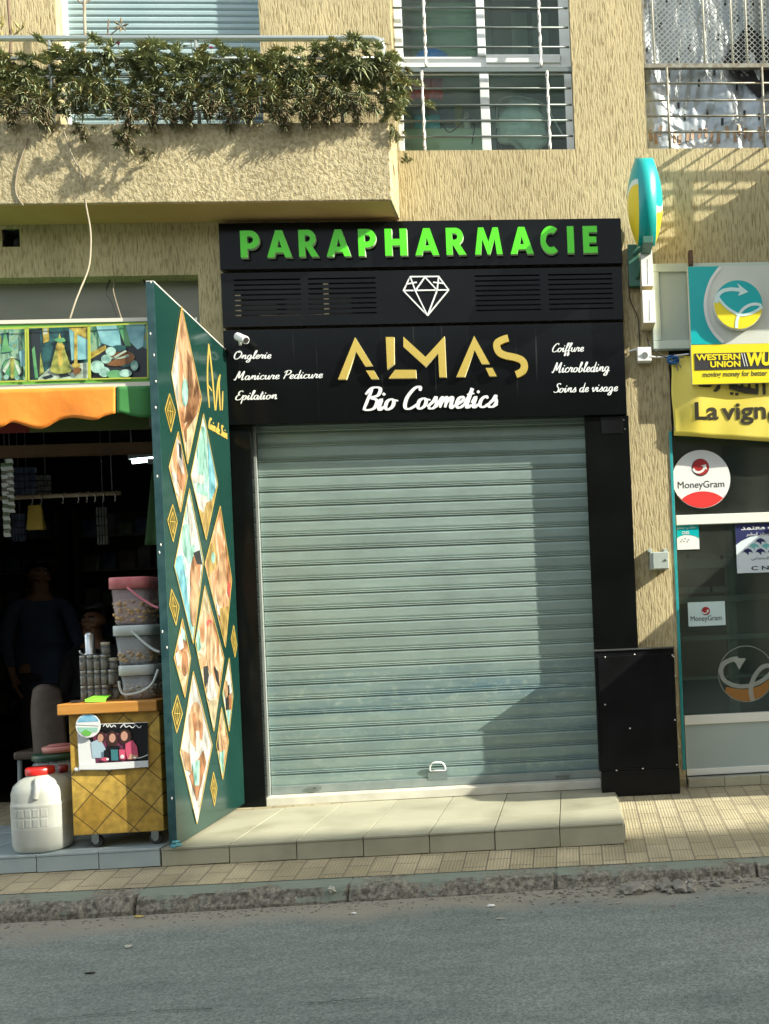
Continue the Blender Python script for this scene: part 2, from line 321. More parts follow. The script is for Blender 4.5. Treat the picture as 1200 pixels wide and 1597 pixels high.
# ------------------------------------------------------------------ ground
ROAD_Z = -.113
def pave_z(x, y):
    base = .105 + (.105 * y if y > -1 else .0) if y > -1 else .15 * (y + 1) 
    return base - .010 * x
def asphalt():
    m = bpy.data.materials.new('asphalt'); m.use_nodes = True; t = m.node_tree; N = t.nodes; L = t.links; b = N['Principled BSDF']; b.inputs['Roughness'].default_value = .88; b.inputs['Specular IOR Level'].default_value = .3
    tc = N.new('ShaderNodeTexCoord')
    def nz(s, d, st=(1,1,1), ro=.55):
        mp = N.new('ShaderNodeMapping'); mp.inputs['Scale'].default_value = st; L.new(tc.outputs['Object'], mp.inputs[0])
        n = N.new('ShaderNodeTexNoise'); n.inputs['Scale'].default_value = s; n.inputs['Detail'].default_value = d; n.inputs['Roughness'].default_value = ro; L.new(mp.outputs[0], n.inputs[0]); return n
    def ramp(n, a, ca, c, cc):
        r = N.new('ShaderNodeValToRGB'); r.color_ramp.elements[0].position = a; r.color_ramp.elements[1].position = c; r.color_ramp.elements[0].color = lin(ca); r.color_ramp.elements[1].color = lin(cc); L.new(n.outputs['Fac'], r.inputs[0]); return r
    def mix(a, bb, mode, f):
        x = N.new('ShaderNodeMix'); x.data_type = 'RGBA'; x.blend_type = mode; x.inputs[0].default_value = f; L.new(a, x.inputs[6]); L.new(bb, x.inputs[7]); return x
    big = ramp(nz(.9, 6, (.45, 1, 1)), .35, (.160, .190, .182), .68, (.222, .248, .236))
    fine = ramp(nz(95, 4, ro=.75), .36, (.42, .42, .42), .64, (1.38, 1.38, 1.34))
    mid = ramp(nz(9, 5, (.35, 1, 1)), .3, (.74, .76, .77), .7, (1.14, 1.13, 1.11))
    x = mix(mix(big.outputs[0], fine.outputs[0], 'MULTIPLY', .8).outputs[2], mid.outputs[0], 'MULTIPLY', .8)
    # dusty gutter next to the kerb
    sp = N.new('ShaderNodeSeparateXYZ'); L.new(tc.outputs['Object'], sp.inputs[0])
    ad = N.new('ShaderNodeMath'); ad.operation = 'ADD'; L.new(sp.outputs[1], ad.inputs[0])
    wn = nz(2.5, 5); ml = N.new('ShaderNodeMath'); ml.operation = 'MULTIPLY'; ml.inputs[1].default_value = .5; L.new(wn.outputs['Fac'], ml.inputs[0]); L.new(ml.outputs[0], ad.inputs[1])
    mr = N.new('ShaderNodeMapRange'); mr.inputs['From Min'].default_value = -1.40; mr.inputs['From Max'].default_value = -1.22; L.new(ad.outputs[0], mr.inputs[0])
    dust = N.new('ShaderNodeRGB'); dust.outputs[0].default_value = (.24, .23, .19, 1)
    y = N.new('ShaderNodeMix'); y.data_type = 'RGBA'; L.new(mr.outputs[0], y.inputs[0]); L.new(x.outputs[2], y.inputs[6]); L.new(dust.outputs[0], y.inputs[7]); L.new(y.outputs[2], b.inputs['Base Color'])
    bp = N.new('ShaderNodeBump'); bp.inputs['Strength'].default_value = .5; bp.inputs['Distance'].default_value = .006; L.new(nz(110, 3).outputs['Fac'], bp.inputs['Height']); L.new(bp.outputs[0], b.inputs['Normal']); return m
m = MB(); m.grid(lambda u, v: (-80 + 160*u, -80 + 78.65*v, ROAD_Z + .006*noise.noise(Vector((u*90, v*40, 3)))), 160, 80); m.build('road', asphalt(), kind='structure', base=(0, 0, 0))
def paving():
    m = bpy.data.materials.new('paving_tiles'); m.use_nodes = True; t = m.node_tree; N = t.nodes; L = t.links; b = N['Principled BSDF']; b.inputs['Roughness'].default_value = .8
    tc = N.new('ShaderNodeTexCoord'); mp = N.new('ShaderNodeMapping'); mp.inputs['Rotation'].default_value = (0, 0, math.radians(90)); L.new(tc.outputs['Object'], mp.inputs[0])
    br = N.new('ShaderNodeTexBrick'); L.new(mp.outputs[0], br.inputs[0]); br.inputs['Scale'].default_value = 1; br.inputs['Brick Width'].default_value = .17; br.inputs['Row Height'].default_value = .115
    br.inputs['Mortar Size'].default_value = .004; br.inputs['Mortar Smooth'].default_value = .3; br.inputs['Bias'].default_value = 0
    br.inputs['Color1'].default_value = (.33, .295, .19, 1); br.inputs['Color2'].default_value = (.41, .365, .25, 1); br.inputs['Mortar'].default_value = (.19, .165, .115, 1)
    wv = N.new('ShaderNodeTexWave'); wv.wave_type = 'BANDS'; wv.bands_direction = 'X'; wv.inputs['Scale'].default_value = 19; wv.inputs['Distortion'].default_value = 2.5; wv.inputs['Detail Scale'].default_value = 3; L.new(tc.outputs['Object'], wv.inputs[0])
    n = N.new('ShaderNodeTexNoise'); n.inputs['Scale'].default_value = 3; n.inputs['Detail'].default_value = 7; L.new(tc.outputs['Object'], n.inputs[0])
    r = N.new('ShaderNodeValToRGB'); r.color_ramp.elements[0].position = .3; r.color_ramp.elements[1].position = .7; r.color_ramp.elements[0].color = (.66, .66, .64, 1); r.color_ramp.elements[1].color = (1.12, 1.1, 1.05, 1); L.new(n.outputs['Fac'], r.inputs[0])
    x = N.new('ShaderNodeMix'); x.data_type = 'RGBA'; x.blend_type = 'MULTIPLY'; x.inputs[0].default_value = 1; L.new(br.outputs[0], x.inputs[6]); L.new(r.outputs[0], x.inputs[7])
    r3 = N.new('ShaderNodeValToRGB'); r3.color_ramp.elements[0].color = (.88, .88, .88, 1); r3.color_ramp.elements[1].color = (1.05, 1.05, 1.05, 1); L.new(wv.outputs['Fac'], r3.inputs[0])
    y = N.new('ShaderNodeMix'); y.data_type = 'RGBA'; y.blend_type = 'MULTIPLY'; y.inputs[0].default_value = 1; L.new(x.outputs[2], y.inputs[6]); L.new(r3.outputs[0], y.inputs[7]); L.new(y.outputs[2], b.inputs['Base Color'])
    sb = N.new('ShaderNodeMath'); sb.operation = 'SUBTRACT'; L.new(wv.outputs['Fac'], sb.inputs[0]); L.new(br.outputs['Fac'], sb.inputs[1])
    bp = N.new('ShaderNodeBump'); bp.inputs['Strength'].default_value = .5; bp.inputs['Distance'].default_value = .004; L.new(sb.outputs[0], bp.inputs['Height']); L.new(bp.outputs[0], b.inputs['Normal']); return m
m = MB(); ys = [-1.235, -1.15, -1.0, -.75, -.5, -.25, 0, .3]; xs = [-30, -6, -5, -4, -3, -2, -1, 0, 1, 2, 3, 4, 5, 6, 30]
for j in range(len(ys)-1):
    for i in range(len(xs)-1):
        q = [(xs[i], ys[j]), (xs[i+1], ys[j]), (xs[i+1], ys[j+1]), (xs[i], ys[j+1])]; m.face([(x, y, pave_z(max(-6, min(6, x)), y)) for x, y in q])
m.build('pavement', paving(), kind='structure')
# kerb: worn, with flaking green paint
def kerb_mat():
    m = bpy.data.materials.new('worn_kerb'); m.use_nodes = True; t = m.node_tree; N = t.nodes; L = t.links; b = N['Principled BSDF']; b.inputs['Roughness'].default_value = .9
    tc = N.new('ShaderNodeTexCoord'); n = N.new('ShaderNodeTexNoise'); n.inputs['Scale'].default_value = 46; n.inputs['Detail'].default_value = 8; n.inputs['Roughness'].default_value = .7; L.new(tc.outputs['Object'], n.inputs[0])
    r = N.new('ShaderNodeValToRGB'); r.color_ramp.elements[0].position = .40; r.color_ramp.elements[1].position = .66; r.color_ramp.elements[0].color = (.075, .07, .055, 1); r.color_ramp.elements[1].color = (.30, .285, .23, 1); L.new(n.outputs['Fac'], r.inputs[0])
    n2 = N.new('ShaderNodeTexNoise'); n2.inputs['Scale'].default_value = 2.2; n2.inputs['Detail'].default_value = 8; n2.inputs['Roughness'].default_value = .65; L.new(tc.outputs['Object'], n2.inputs[0])
    g = N.new('ShaderNodeNewGeometry'); sp = N.new('ShaderNodeSeparateXYZ'); L.new(g.outputs['True Normal'], sp.inputs[0])
    mm = N.new('ShaderNodeMath'); mm.operation = 'MULTIPLY'; mm.inputs[1].default_value = .22; L.new(sp.outputs[2], mm.inputs[0])
    ad = N.new('ShaderNodeMath'); ad.operation = 'ADD'; L.new(mm.outputs[0], ad.inputs[0]); L.new(n2.outputs['Fac'], ad.inputs[1])
    r2 = N.new('ShaderNodeValToRGB'); r2.color_ramp.elements[0].position = .64; r2.color_ramp.elements[1].position = .72; L.new(ad.outputs[0], r2.inputs[0])
    x = N.new('ShaderNodeMix'); x.data_type = 'RGBA'; L.new(r2.outputs[0], x.inputs[0]); L.new(r.outputs[0], x.inputs[6]); x.inputs[7].default_value = (.17, .205, .165, 1); L.new(x.outputs[2], b.inputs['Base Color']); return m
m = MB()
prof = [(-1.355, -.13), (-1.352, -.112), (-1.343, -.092), (-1.333, -.07), (-1.322, -.055), (-1.305, -.047), (-1.28, -.045), (-1.255, -.043), (-1.222, -.036)]
xs = [-30, -15] + [-4.0 + i * .0085 for i in range(760)] + [4, 15, 30]
def kp(x, k):
    y, z = prof[k]; q = Vector((x * 26, k * .9, 1.3)); q2 = Vector((x * 7, k * .6, 4.3)); am = .007 if 0 < k < 6 else .0015; jt = abs(((x + 40.3) % .98) - .49) > .484; 
    chip = noise.noise(Vector((x * 1.6, .3, 0)))
    return Vector((x, y + am * (noise.noise(q) + 1.2 * noise.noise(q2)) + (.022 if jt and k < 8 else 0) + (am * 1.2 * max(0, chip) if 1 < k < 6 else 0), z - .010 * max(-6, min(6, x)) * (1 if k > 0 else 0) + am * .8 * noise.noise(q + Vector((7, 0, 0))) ))
base = 0
for x in xs:
    for k in range(len(prof)): m.v.append(kp(x, k))
npf = len(prof)
for i in range(len(xs) - 1):
    for k in range(npf - 1):
        m.f.append([i*npf+k, (i+1)*npf+k, (i+1)*npf+k+1, i*npf+k+1]); m.m.append(0); m.sm.append(False)
m.build('kerb', kerb_mat(), kind='structure')
# entrance step of beige tiles
M_TILE = mat('beige_step_tile', (.24, .235, .165), .45, col2=(.38, .37, .275), vs=3, detail=9, lo=.25, hi=.55, bump=.08, bs=25, rvar=.1)
M_GROUT = mat('step_mortar', (.10, .085, .06), .95)
M_BTILE = mat('grey_blue_step_tile', (.33, .40, .41), .4, col2=(.40, .47, .47), vs=5, detail=6)
def tiled_step(name, label, x0, x1, n, yf, yb, zt, tile, ext=0, zlip=0):
    r = thing(name, label, 'step', ((x0+x1)/2, yf, 0))
    b = MB(); b.box(x0 + .004, x1 - .004, yf + .014, yb, -.02 + .0, zt - .012); b.build('mortar_bed', M_GROUT, r)
    b = MB(); wd = (x1 - x0) / n; g = .0022
    for i in range(n):
        a, c = x0 + i*wd + g, x0 + (i+1)*wd - g; j = rnd.uniform(-.0015, .0015); zb = pave_z((a+c)/2, yf) + .004
        b.box(a, c, yf + j, yf + .014, zb, zt - .0135)                        # riser tile
        y = yf - .004
        k = 0
        while y < yb - .01:
            y2 = min(y + wd, yb); b.box(a, c, y + (0 if k == 0 else g), y2 - g, zt - .012, zt + rnd.uniform(-.0008, .0008)); y = y2; k += 1
    # right-hand cheek
    if ext: b.box(x1 - .0035, x1 + .008, yf + .003, yb, .02, zt - .014)
    b.build('tiles', tile, r, bevel=.002); return r
tiled_step('entrance_step', 'wide beige tiled step in front of the closed shop', -2.098, .238, 7, -1.0, .10, .115, M_TILE, 1)
tiled_step('entrance_step', 'grey blue tiled step under the white jug and the counter', -5.4, -2.102, 11, -1.0, -.02, .119, M_BTILE)

# ------------------------------------------------------------------ apartment building
BLD = thing('apartment_building', 'sandy yellow stuccoed building front with a planted balcony and barred windows above the shops', 'building', (0, 0, 0))
XA = at(316, 600, 0).x; ZA = at(150, 431, 0).z
winD = rect(613, 0, 893, 234, 0); winE = rect(1005, 0, 1200, 231, 0); winF = rect(88, 0, 405, 82, 0)
OPEN = [(-3.75, XA, .0, ZA), (-1.96, .16, .0, 2.50), (.695, 4.2, .0, at(1100, 411, 0).z), (winD[0], winD[1], winD[2], 5.7), (winE[0], 1.48, winE[2], 5.7), (winF[0], winF[1], 3.9, 5.7)]
def wall(openings, X0, X1, Z0, Z1, y0, y1):
    mb = MB(); xs = sorted({X0, X1} | {o[0] for o in openings} | {o[1] for o in openings}); zs = sorted({Z0, Z1} | {o[2] for o in openings} | {o[3] for o in openings})
    op = lambda x, z: not (X0 < x < X1 and Z0 < z < Z1) or any(o[0] < x < o[1] and o[2] < z < o[3] for o in openings)
    for i in range(len(xs)-1):
        for j in range(len(zs)-1):
            a, b, c, d = xs[i], xs[i+1], zs[j], zs[j+1]; mx, mz = (a+b)/2, (c+d)/2
            if op(mx, mz): continue
            mb.face([(a,y0,c),(b,y0,c),(b,y0,d),(a,y0,d)]); mb.face([(a,y1,c),(a,y1,d),(b,y1,d),(b,y1,c)])
            if op(a - 1e-4, mz): mb.face([(a,y0,c),(a,y0,d),(a,y1,d),(a,y1,c)])
            if op(b + 1e-4, mz): mb.face([(b,y0,c),(b,y1,c),(b,y1,d),(b,y0,d)])
            if op(mx, c - 1e-4): mb.face([(a,y0,c),(a,y1,c),(b,y1,c),(b,y0,c)])
            if op(mx, d + 1e-4): mb.face([(a,y0,d),(b,y0,d),(b,y1,d),(a,y1,d)])
    return mb
hole = rect(3, 357, 31, 385, 0)
wall(OPEN + [(hole[0], hole[1], hole[2], hole[3])], -6.5, 6, -.2, 9, 0, .25).build('wall', M_STUC, BLD)
# rough hole in the wall, with a stone left in it, lining blackened to stand for shade
m = MB(); hx0, hx1, hz0, hz1 = hole
rim = [(hx0 + (hx1-hx0)*u + rnd.uniform(-.006, .006), hz0 + (hz1-hz0)*v + rnd.uniform(-.006, .006)) for u, v in ((.03,.03),(.3,.08),(.6,.02),(.97,.05),(.93,.35),(.98,.7),(.95,.97),(.6,.93),(.25,.98),(.03,.95),(.08,.6),(.02,.3))]
for i in range(12):
    a, b = rim[i], rim[(i+1) % 12]; m.face([(a[0], .004, a[1]), (b[0], .004, b[1]), (b[0], .2, b[1]), (a[0], .2, a[1])])
m.face([(p[0], .2, p[1]) for p in rim]); m.blob((hx1 - .03, .03, hz0 + .03), .028, 5, .6, 2, sc=(.8, .6, 1.2), smooth=False); m.build('wall_hole', M_DARK, BLD)
# side and back of the rooms
def room(x0, x1, y0, y1, z0, z1, mt, name='interior'):
    b = MB(); t = .02
    b.box(x0, x1, y1, y1 + t, z0, z1); b.box(x0 - t, x0, y0, y1, z0, z1); b.box(x1, x1 + t, y0, y1, z0, z1); b.box(x0, x1, y0, y1, z1, z1 + t); b.box(x0, x1, y0, y1, z0 - t, z0); b.build(name, mt, BLD)
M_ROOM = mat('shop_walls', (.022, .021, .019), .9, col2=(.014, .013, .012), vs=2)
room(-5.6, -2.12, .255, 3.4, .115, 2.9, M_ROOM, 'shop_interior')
M_ROOM2 = mat('office_walls', (.50, .58, .54), .8)
room(.70, 4.3, .255, 2.6, .1, 2.45, M_ROOM2, 'office_interior')
M_ROOM3 = mat('bedroom_walls', (.58, .68, .60), .8)
room(winD[0]-.3, winD[1]+.3, .255, 1.0, winD[2]-.1, 5.8, M_ROOM3, 'bedroom_interior')
# balcony: planter ledge
bx1 = -.943; bz0, bz1 = 3.700, at(300, 192, -.27).z
m = MB(); m.box(-6.5, bx1, -.27, -.19, bz0, bz1); m.box(-6.5, bx1 - .08, -.19, 0, bz0, bz0 + .10); m.box(bx1 - .08, bx1, -.19, 0, bz0, bz1)
BAL = m.build('balcony', [M_WORM], BLD, bevel=.006)
m = MB(); m.box(-6.45, bx1 - .015, -.262, -.004, bz0 - .004, bz0 - .0005); m.build('soffit', M_SOFF, BAL)
m = MB(); m.box(-6.4, bx1 - .082, -.188, -.002, bz1 - .14, bz1 - .05); m.build('soil', mat('potting_soil', (.05, .035, .022), .95, bump=.6, bs=60), BAL)
def rail(r0, pts, rad, n=8): m = MB(); m.tube(pts, rad, n); return m
M_RAIL = mat('rail_grey_paint', (.42, .47, .45), .32, metal=.6)
zr = at(300, 60, -.21).z; xr = at(597, 60, -.21).x
rl = MB(); rl.tube([(-6.4, -.21, zr), (xr - .05, -.21, zr), (xr - .015, -.21, zr - .012), (xr, -.21, zr - .05), (xr, -.19, zr - .10)], .0165, 10); rl.build('handrail', M_RAIL, BAL)
lr = MB()
for py in (91, 119, 147, 174):
    z = at(300, py, -.21).z
    if py < 170: lr.tube([(-6.4, -.21, z), (bx1 - .06, -.21, z)], .009, 8)
zb = at(300, 174, -.21).z
for a, b in ((-6.4, -1.52), (-1.30, -1.0)):
    if b > -1.2: lr.tube([(a, -.21, bz1 - .03), (a, -.21, zb - .02), (a + .02, -.21, zb), (b - .04, -.21, zb), (b, -.20, zb - .005), (b + .02, -.16, zb - .012), (b - .02, -.12, zb - .015)], .009, 8)
    else: lr.tube([(a, -.21, zb), (b, -.21, zb)], .009, 8)
for x in [-6.2 + .83 * i for i in range(7)] + [xr]: lr.tube([(x, -.21, bz1 - .12), (x, -.21, zr - .0)], .011, 8)
lr.build('railing_bars', M_RAIL, BAL)
# the neighbouring balcony, right of the frame, that shades the wall beside the office
bx0 = at(1264, 195, 0).x; rz0, rz1 = 3.48, 4.14
m = MB(); m.box(bx0, 6, -.40, -.32, rz0, rz1); m.box(bx0 + .08, 6, -.32, 0, rz0, rz0 + .12); m.box(bx0, bx0 + .08, -.32, 0, rz0, rz1); BAL2 = m.build('balcony', M_WORM, BLD, bevel=.006)
lr = MB()
for i in range(5):
    z = rz1 + .10 + i * .10; lr.tube([(bx0 + .02, 0, z), (bx0 + .02, -.36, z), (5.9, -.36, z)], .009 if i < 4 else .018, 8)
for x in (bx0 + .22, bx0 + .27, bx0 + 1.2, bx0 + 2.2): lr.tube([(x, -.36, rz1 - .05), (x, -.36, rz1 + .5)], .013, 8)
lr.build('railing_bars', M_RAIL, BAL2)
# --- left window with lowered roller blind
M_BLIND = mat('blue_grey_blind', (.30, .42, .44), .55, col2=(.35, .46, .47), vs=3)
F0 = BLD
m = MB(); x0, x1, z0, z1 = winF
m.box(x0, x0 + .022, .07, .16, 3.9, 5.7); WF = m.build('window', M_WHITE, BLD, bevel=.002); m = MB(); m.box(x1 - .012, x1, .07, .16, 3.9, 5.7); m.build('frame', M_WHITE, WF, bevel=.002)
m = MB(); z = 3.9
while z < 5.65: m.prism([(x0 + .022, .10, z + .002), (x0 + .022, .094, z + .012), (x0 + .022, .094, z + .030), (x0 + .022, .10, z + .0395), (x0 + .022, .108, z + .0395), (x0 + .022, .108, z + .002)], (x1 - x0 - .034, 0, 0)); z += .040
m.build('roller_blind', M_BLIND, WF)
m = MB(); m.box(x0 - .05, x1 + .05, .2, .24, 3.9, 5.7); m.build('backing', M_DARK, WF)
# --- middle window, sash above, fixed light below
m = MB(); x0, x1, z0, _ = winD; YF = .10
def fb(l, t, r, b, y=YF, th=.05): m.rbox(l, t, r, b, y, th)
XL = at(623, 60, YF).x; XR = x1
zr_ = at(750, 96, YF).z; zt = 5.7; zm0 = at(750, 105, YF).z; zm1 = at(750, 114, YF).z
xm0, xm1 = at(744, 50, YF).x, at(756.5, 50, YF).x
m.box(x0 + .002, x0 + .05, YF, YF + .06, zm1, zt)                                   # left jamb
m.box(x1 - .07, x1 - .002, YF, YF + .06, zm1, zt)
m.box(x0 + .05, x1 - .07, YF + .002, YF + .058, zm1, at(750, 88, YF).z)             # bottom rail
m.box(xm0, xm1, YF - .012, YF + .046, at(750, 88, YF).z, zt)
m.box(xm1, x1 - .07, YF - .010, YF + .001, at(750, 99, YF).z, at(750, 86, YF).z)
lm0, lm1 = at(750, 175, YF).x, at(764, 175, YF).x
m.box(x0 + .002, x0 + .035, YF + .005, YF + .055, z0 + .002, zm1 - .002); m.box(x1 - .05, x1 - .002, YF + .005, YF + .055, z0 + .002, zm1 - .002); m.box(lm0, lm1, YF + .003, YF + .05, z0 + .002, zm1 - .002)
WD = m.build('window', M_WHITE, BLD, bevel=.003, label='middle upstairs window, white sliding frame behind grey bars')
m = MB(); m.box(x0 + .05, xm0, YF + .030, YF + .036, zr_, zt); m.build('pane', M_GLASS, WD)
m = MB(); m.box(xm1, x1 - .07, YF + .015, YF + .021, zr_, zt); m.build('pane', M_GLASS, WD)
m = MB(); m.box(x0 + .035, lm0, YF + .026, YF + .032, z0, zm1); m.build('pane', M_GLASS, WD)
m = MB(); m.box(lm1, x1 - .05, YF + .026, YF + .032, z0, zm1); m.build('pane', M_GLASS, WD)
g = MB(); YG = .02
for py in (-18, 12.5, 43, 73.5, 138, 164, 188.5, 213):
    z = at(750, py, YG).z; g.tube([(x0 - .0 + (.012), YG, z), (x1 - .012, YG, z)], .0062, 8)
zz = at(750, 109.5, YG).z; g.box(x0 + .004, x1 - .004, YG - .012, YG + .012, zz - .015, zz + .015)
g.build('grille', M_GREYBAR, WD)
for pxa, pya, lo_, hi_ in ((663, 50, zz + .015, 5.7), (842, 50, zz + .015, 5.7), (661, 175, z0, zz - .015), (856, 175, z0, zz - .015)):
    g = MB(); x = at(pxa, pya, YG).x; pts = []; rr = []; z = lo_
    while z < hi_: pts.append((x + .0012 * math.sin(z * 60), YG - .014, z)); rr.append(.0085 + .0022 * math.sin(z * 85)); z += .012
    pts.append((x, YG - .014, hi_)); rr.append(.009); g.tube(pts, rr, 8); g.build('grille_post', M_WHITE_OLD, WD)
# --- right window: bars, expanded mesh and a silver tarpaulin behind
x0, x1, z0 = winE[0], 1.48, winE[2]; zr2 = at(1100, 104, .02).z; YG = .02
g = MB(); g.box(x0 + .004, x1, YG - .014, YG + .014, zr2 - .013, zr2 + .013); g.box(x0 + .002, x0 + .016, YG - .012, YG + .012, zr2 + .013, 5.68)
for py in (130, 156.5, 181, 206): z = at(1100, py, YG).z; g.tube([(x0 + .01, YG, z), (x1, YG, z)], .0065, 8)
for pxa in (1042, 1190): x = at(pxa, 165, YG).x; g.tube([(x, YG - .013, z0), (x, YG - .013, zr2 - .013)], .008, 8)
WE = g.build('window', mat('weathered_grille', (.33, .33, .27), .5, metal=.4, col2=(.2, .17, .12), vs=30), BLD, label='right upstairs window, barred and lined with silver tarpaulin')
g = MB()
for pxa in (1019, 1098, 1141, 1164, 1189): x = at(pxa, 60, YG).x; g.tube([(x, YG - .010, zr2 + .013), (x, YG - .010, 5.68)], .006, 6)
g.build('upright_bar', mat('pale_bar', (.55, .53, .44), .5), WE)
g = MB(); dx, dz = .036, .0175; nx = int((x1 - x0 - .02) / dx); z = zr2 + .013; j = 0
while z < 5.5:
    for i in range(nx):
        xx = x0 + .018 + i * dx + (dx / 2 if j % 2 else 0)
        for a, b in (((xx, z), (xx + dx/2, z + dz)), ((xx + dx/2, z + dz), (xx + dx, z))):
            d = Vector((b[0]-a[0], 0, b[1]-a[1])).normalized(); nn = Vector((-d.z, 0, d.x)) * .0017
            A, B = Vector((a[0], YG, a[1])), Vector((b[0], YG, b[1])); g.prism([A - nn, B - nn, B + nn, A + nn], (0, .003, 0))
    # lower half of each cell
    z += dz; j += 1
g.build('mesh_screen', mat('expanded_metal', (.42, .44, .40), .5, metal=.5), WE)
# ------------------------------------------------------------------ beauty shop: boards, lettering, shutter
YS = -.06
M_GREEN = mat('green_acrylic', (.10, .78, .015), .3, spec=.4)
M_LEDGE = mat('pale_letter_edge', (.55, .72, .48), .4)
M_GOLD = mat('gold_acrylic', (.62, .46, .10), .28, metal=.35)
M_GOLDE = mat('pale_gold_edge', (.75, .70, .42), .35)
M_LETW = mat('white_acrylic', (.80, .83, .82), .4)
def board(name, label, l, t, r, b, cat='sign'):
    x0, x1, z0, z1 = rect(l, t, r, b, YS); rt = thing(name, label, cat, ((x0+x1)/2, YS, z0)); return rt, x0, x1, z0, z1
# top board
RT, x0, x1, z0, z1 = board('shop_sign', 'long black glossy board with green raised capital letters under the balcony', 342, 344, 970, 416)
m = MB(); m.box(x0, x1, YS, -.003, z0, z1); m.build('board', M_BLACK, RT, bevel=.003)
def arc(cx, cy, rx, ry, a0, a1, n=14): return [(cx + rx*math.cos(math.radians(a0 + (a1-a0)*i/n)), cy + ry*math.sin(math.radians(a0 + (a1-a0)*i/n))) for i in range(n+1)]
bowl_o = [(.25,.32)] + arc(.36,.66,.34,.34,-90,90) + [(0,1),(0,0),(.25,0)]
bowl_h = [(.25,.53)] + arc(.34,.66,.13,.13,-90,90) + [(.25,.79)]
CAPS = {'P': (.70, [bowl_o, bowl_h]),
 'A': (.94, [[(0,0),(.26,0),(.32,.17),(.62,.17),(.68,0),(.94,0),(.60,1),(.34,1)], [(.39,.36),(.55,.36),(.47,.66)]]),
 'R': (.80, [[(0,0),(.25,0),(.25,.36),(.28,.36),(.50,0),(.80,0),(.54,.40)] + arc(.38,.69,.31,.31,-55,90) + [(0,1)], [(.25,.56)] + arc(.35,.68,.11,.12,-90,90,10) + [(.25,.80)]]),
 'H': (.78, [[(0,0),(.25,0),(.25,.38),(.53,.38),(.53,0),(.78,0),(.78,1),(.53,1),(.53,.62),(.25,.62),(.25,1),(0,1)]]),
 'M': (1.14, [[(0,0),(.24,0),(.31,.58),(.52,0),(.62,0),(.83,.58),(.90,0),(1.14,0),(.98,1),(.76,1),(.57,.46),(.38,1),(.16,1)]]),
 'C': (.86, [arc(.5,.5,.51,.52,52,308,22) + arc(.5,.5,.25,.27,300,60,18)]),
 'I': (.25, [[(0,0),(.25,0),(.25,1),(0,1)]]),
 'E': (.58, [[(0,0),(.58,0),(.58,.23),(.25,.23),(.25,.38),(.54,.38),(.54,.61),(.25,.61),(.25,.77),(.58,.77),(.58,1),(0,1)]])}
XL_ = [(375,405),(416,455),(466,497),(509,547),(559,587),(600.5,635),(647.5,684.5),(696,727),(740.5,783.5),(796,832),(843,871),(885,895.5),(909.5,932)]
YL = YS - .030
for ch, (a, b) in zip('PARAPHARMACIE', XL_):
    f = (a - 375) / 557; t = 359.5 - 7.5 * f; bt = 401.5 - 7.5 * f
    X0, X1, Z0, Z1 = rect(a, t, b, bt, YL); wd = CAPS[ch][0]; mn = -.01 if ch == 'C' else 0
    mb = MB(); put_outline(mb, CAPS[ch][1], lambda u, v: Vector((X0 + (X1-X0)*(u-mn)/wd, YL, Z0 + (Z1-Z0)*v)), (0, .029, 0), 0, 1)
    mb.build('letter', [M_GREEN, M_LEDGE], RT)
# vent board with cut slots and diamond
RT, x0, x1, z0, z1 = board('vent_board', 'black board with slotted vents and a white line diamond between the two sign boards', 346, 421, 971.5, 504)
vents = [(366, 436, 470, 496), (481.5, 433, 587, 494), (742, 430, 843, 490), (856, 427, 956, 487)]
vr = [rect(*v, YS) for v in vents]
m = MB(); xs = [x0]
for v in vr: xs += [v[0], v[1]]
xs.append(x1); ztop, zbot = max(v[3] for v in vr), min(v[2] for v in vr)
m.box(x0, x1, YS, YS + .004, ztop, z1); m.box(x0, x1, YS, YS + .004, z0, zbot)
for i in range(0, len(xs), 2): m.box(xs[i], xs[i+1], YS, YS + .004, zbot, ztop)
m.box(x0, x1, YS + .004, -.003, z1 - .01, z1); m.box(x0, x1, YS + .004, -.003, z0, z0 + .01); m.box(x0, x0 + .01, YS + .004, -.003, z0 + .01, z1 - .01); m.box(x1 - .01, x1, YS + .004, -.003, z0 + .01, z1 - .01)
m.build('board', M_BLACK, RT)
for v in vr:
    g = MB(); n = 8; p = (ztop - zbot) / n
    for k in range(n): g.box(v[0], v[1], YS, YS + .003, zbot + k*p + .0, zbot + k*p + p - .0095)
    g.build('vent_grille', M_BLACK, RT)
m = MB(); m.box(x0 + .012, x1 - .012, -.0055, -.0035, z0 + .012, z1 - .012); m.build('backing', M_DARK, RT)
M_SUNBIT = mat('sunlit_strip_tan', (.62, .53, .36), .7)  # strips put behind the slots, their paleness standing for sunlit stucco
m = MB(); a = rect(364, 458, 376, 497, YS + .006); m.box(a[0], a[1], YS + .006, YS + .012, a[2], a[3]); m.build('sunlit_strip', M_SUNBIT, RT)
m = MB(); a = rect(405, 491, 513, 497, YS + .006); m.box(a[0], a[1], YS + .006, YS + .012, a[2], a[3]); m.build('sunlit_strip', M_SUNBIT, RT)
m = MB(); a = rect(505, 436, 513, 490, YS + .006); m.box(a[0], a[1], YS + .006, YS + .012, a[2], a[3]); m.build('sunlit_strip', M_SUNBIT, RT)
def lines_px(mb, segs, wpx, Y, th, jit=True):
    for k, (p, q) in enumerate(segs):
        y = Y - (.0003 * k if jit else 0); A, B = at(*p, y), at(*q, y); d = (B - A).normalized(); nn = Vector((-d.z, 0, d.x)) * wpx * .0020
        mb.prism([A - nn - d*.001, B - nn + d*.001, B + nn + d*.001, A + nn - d*.001], (0, th, 0))
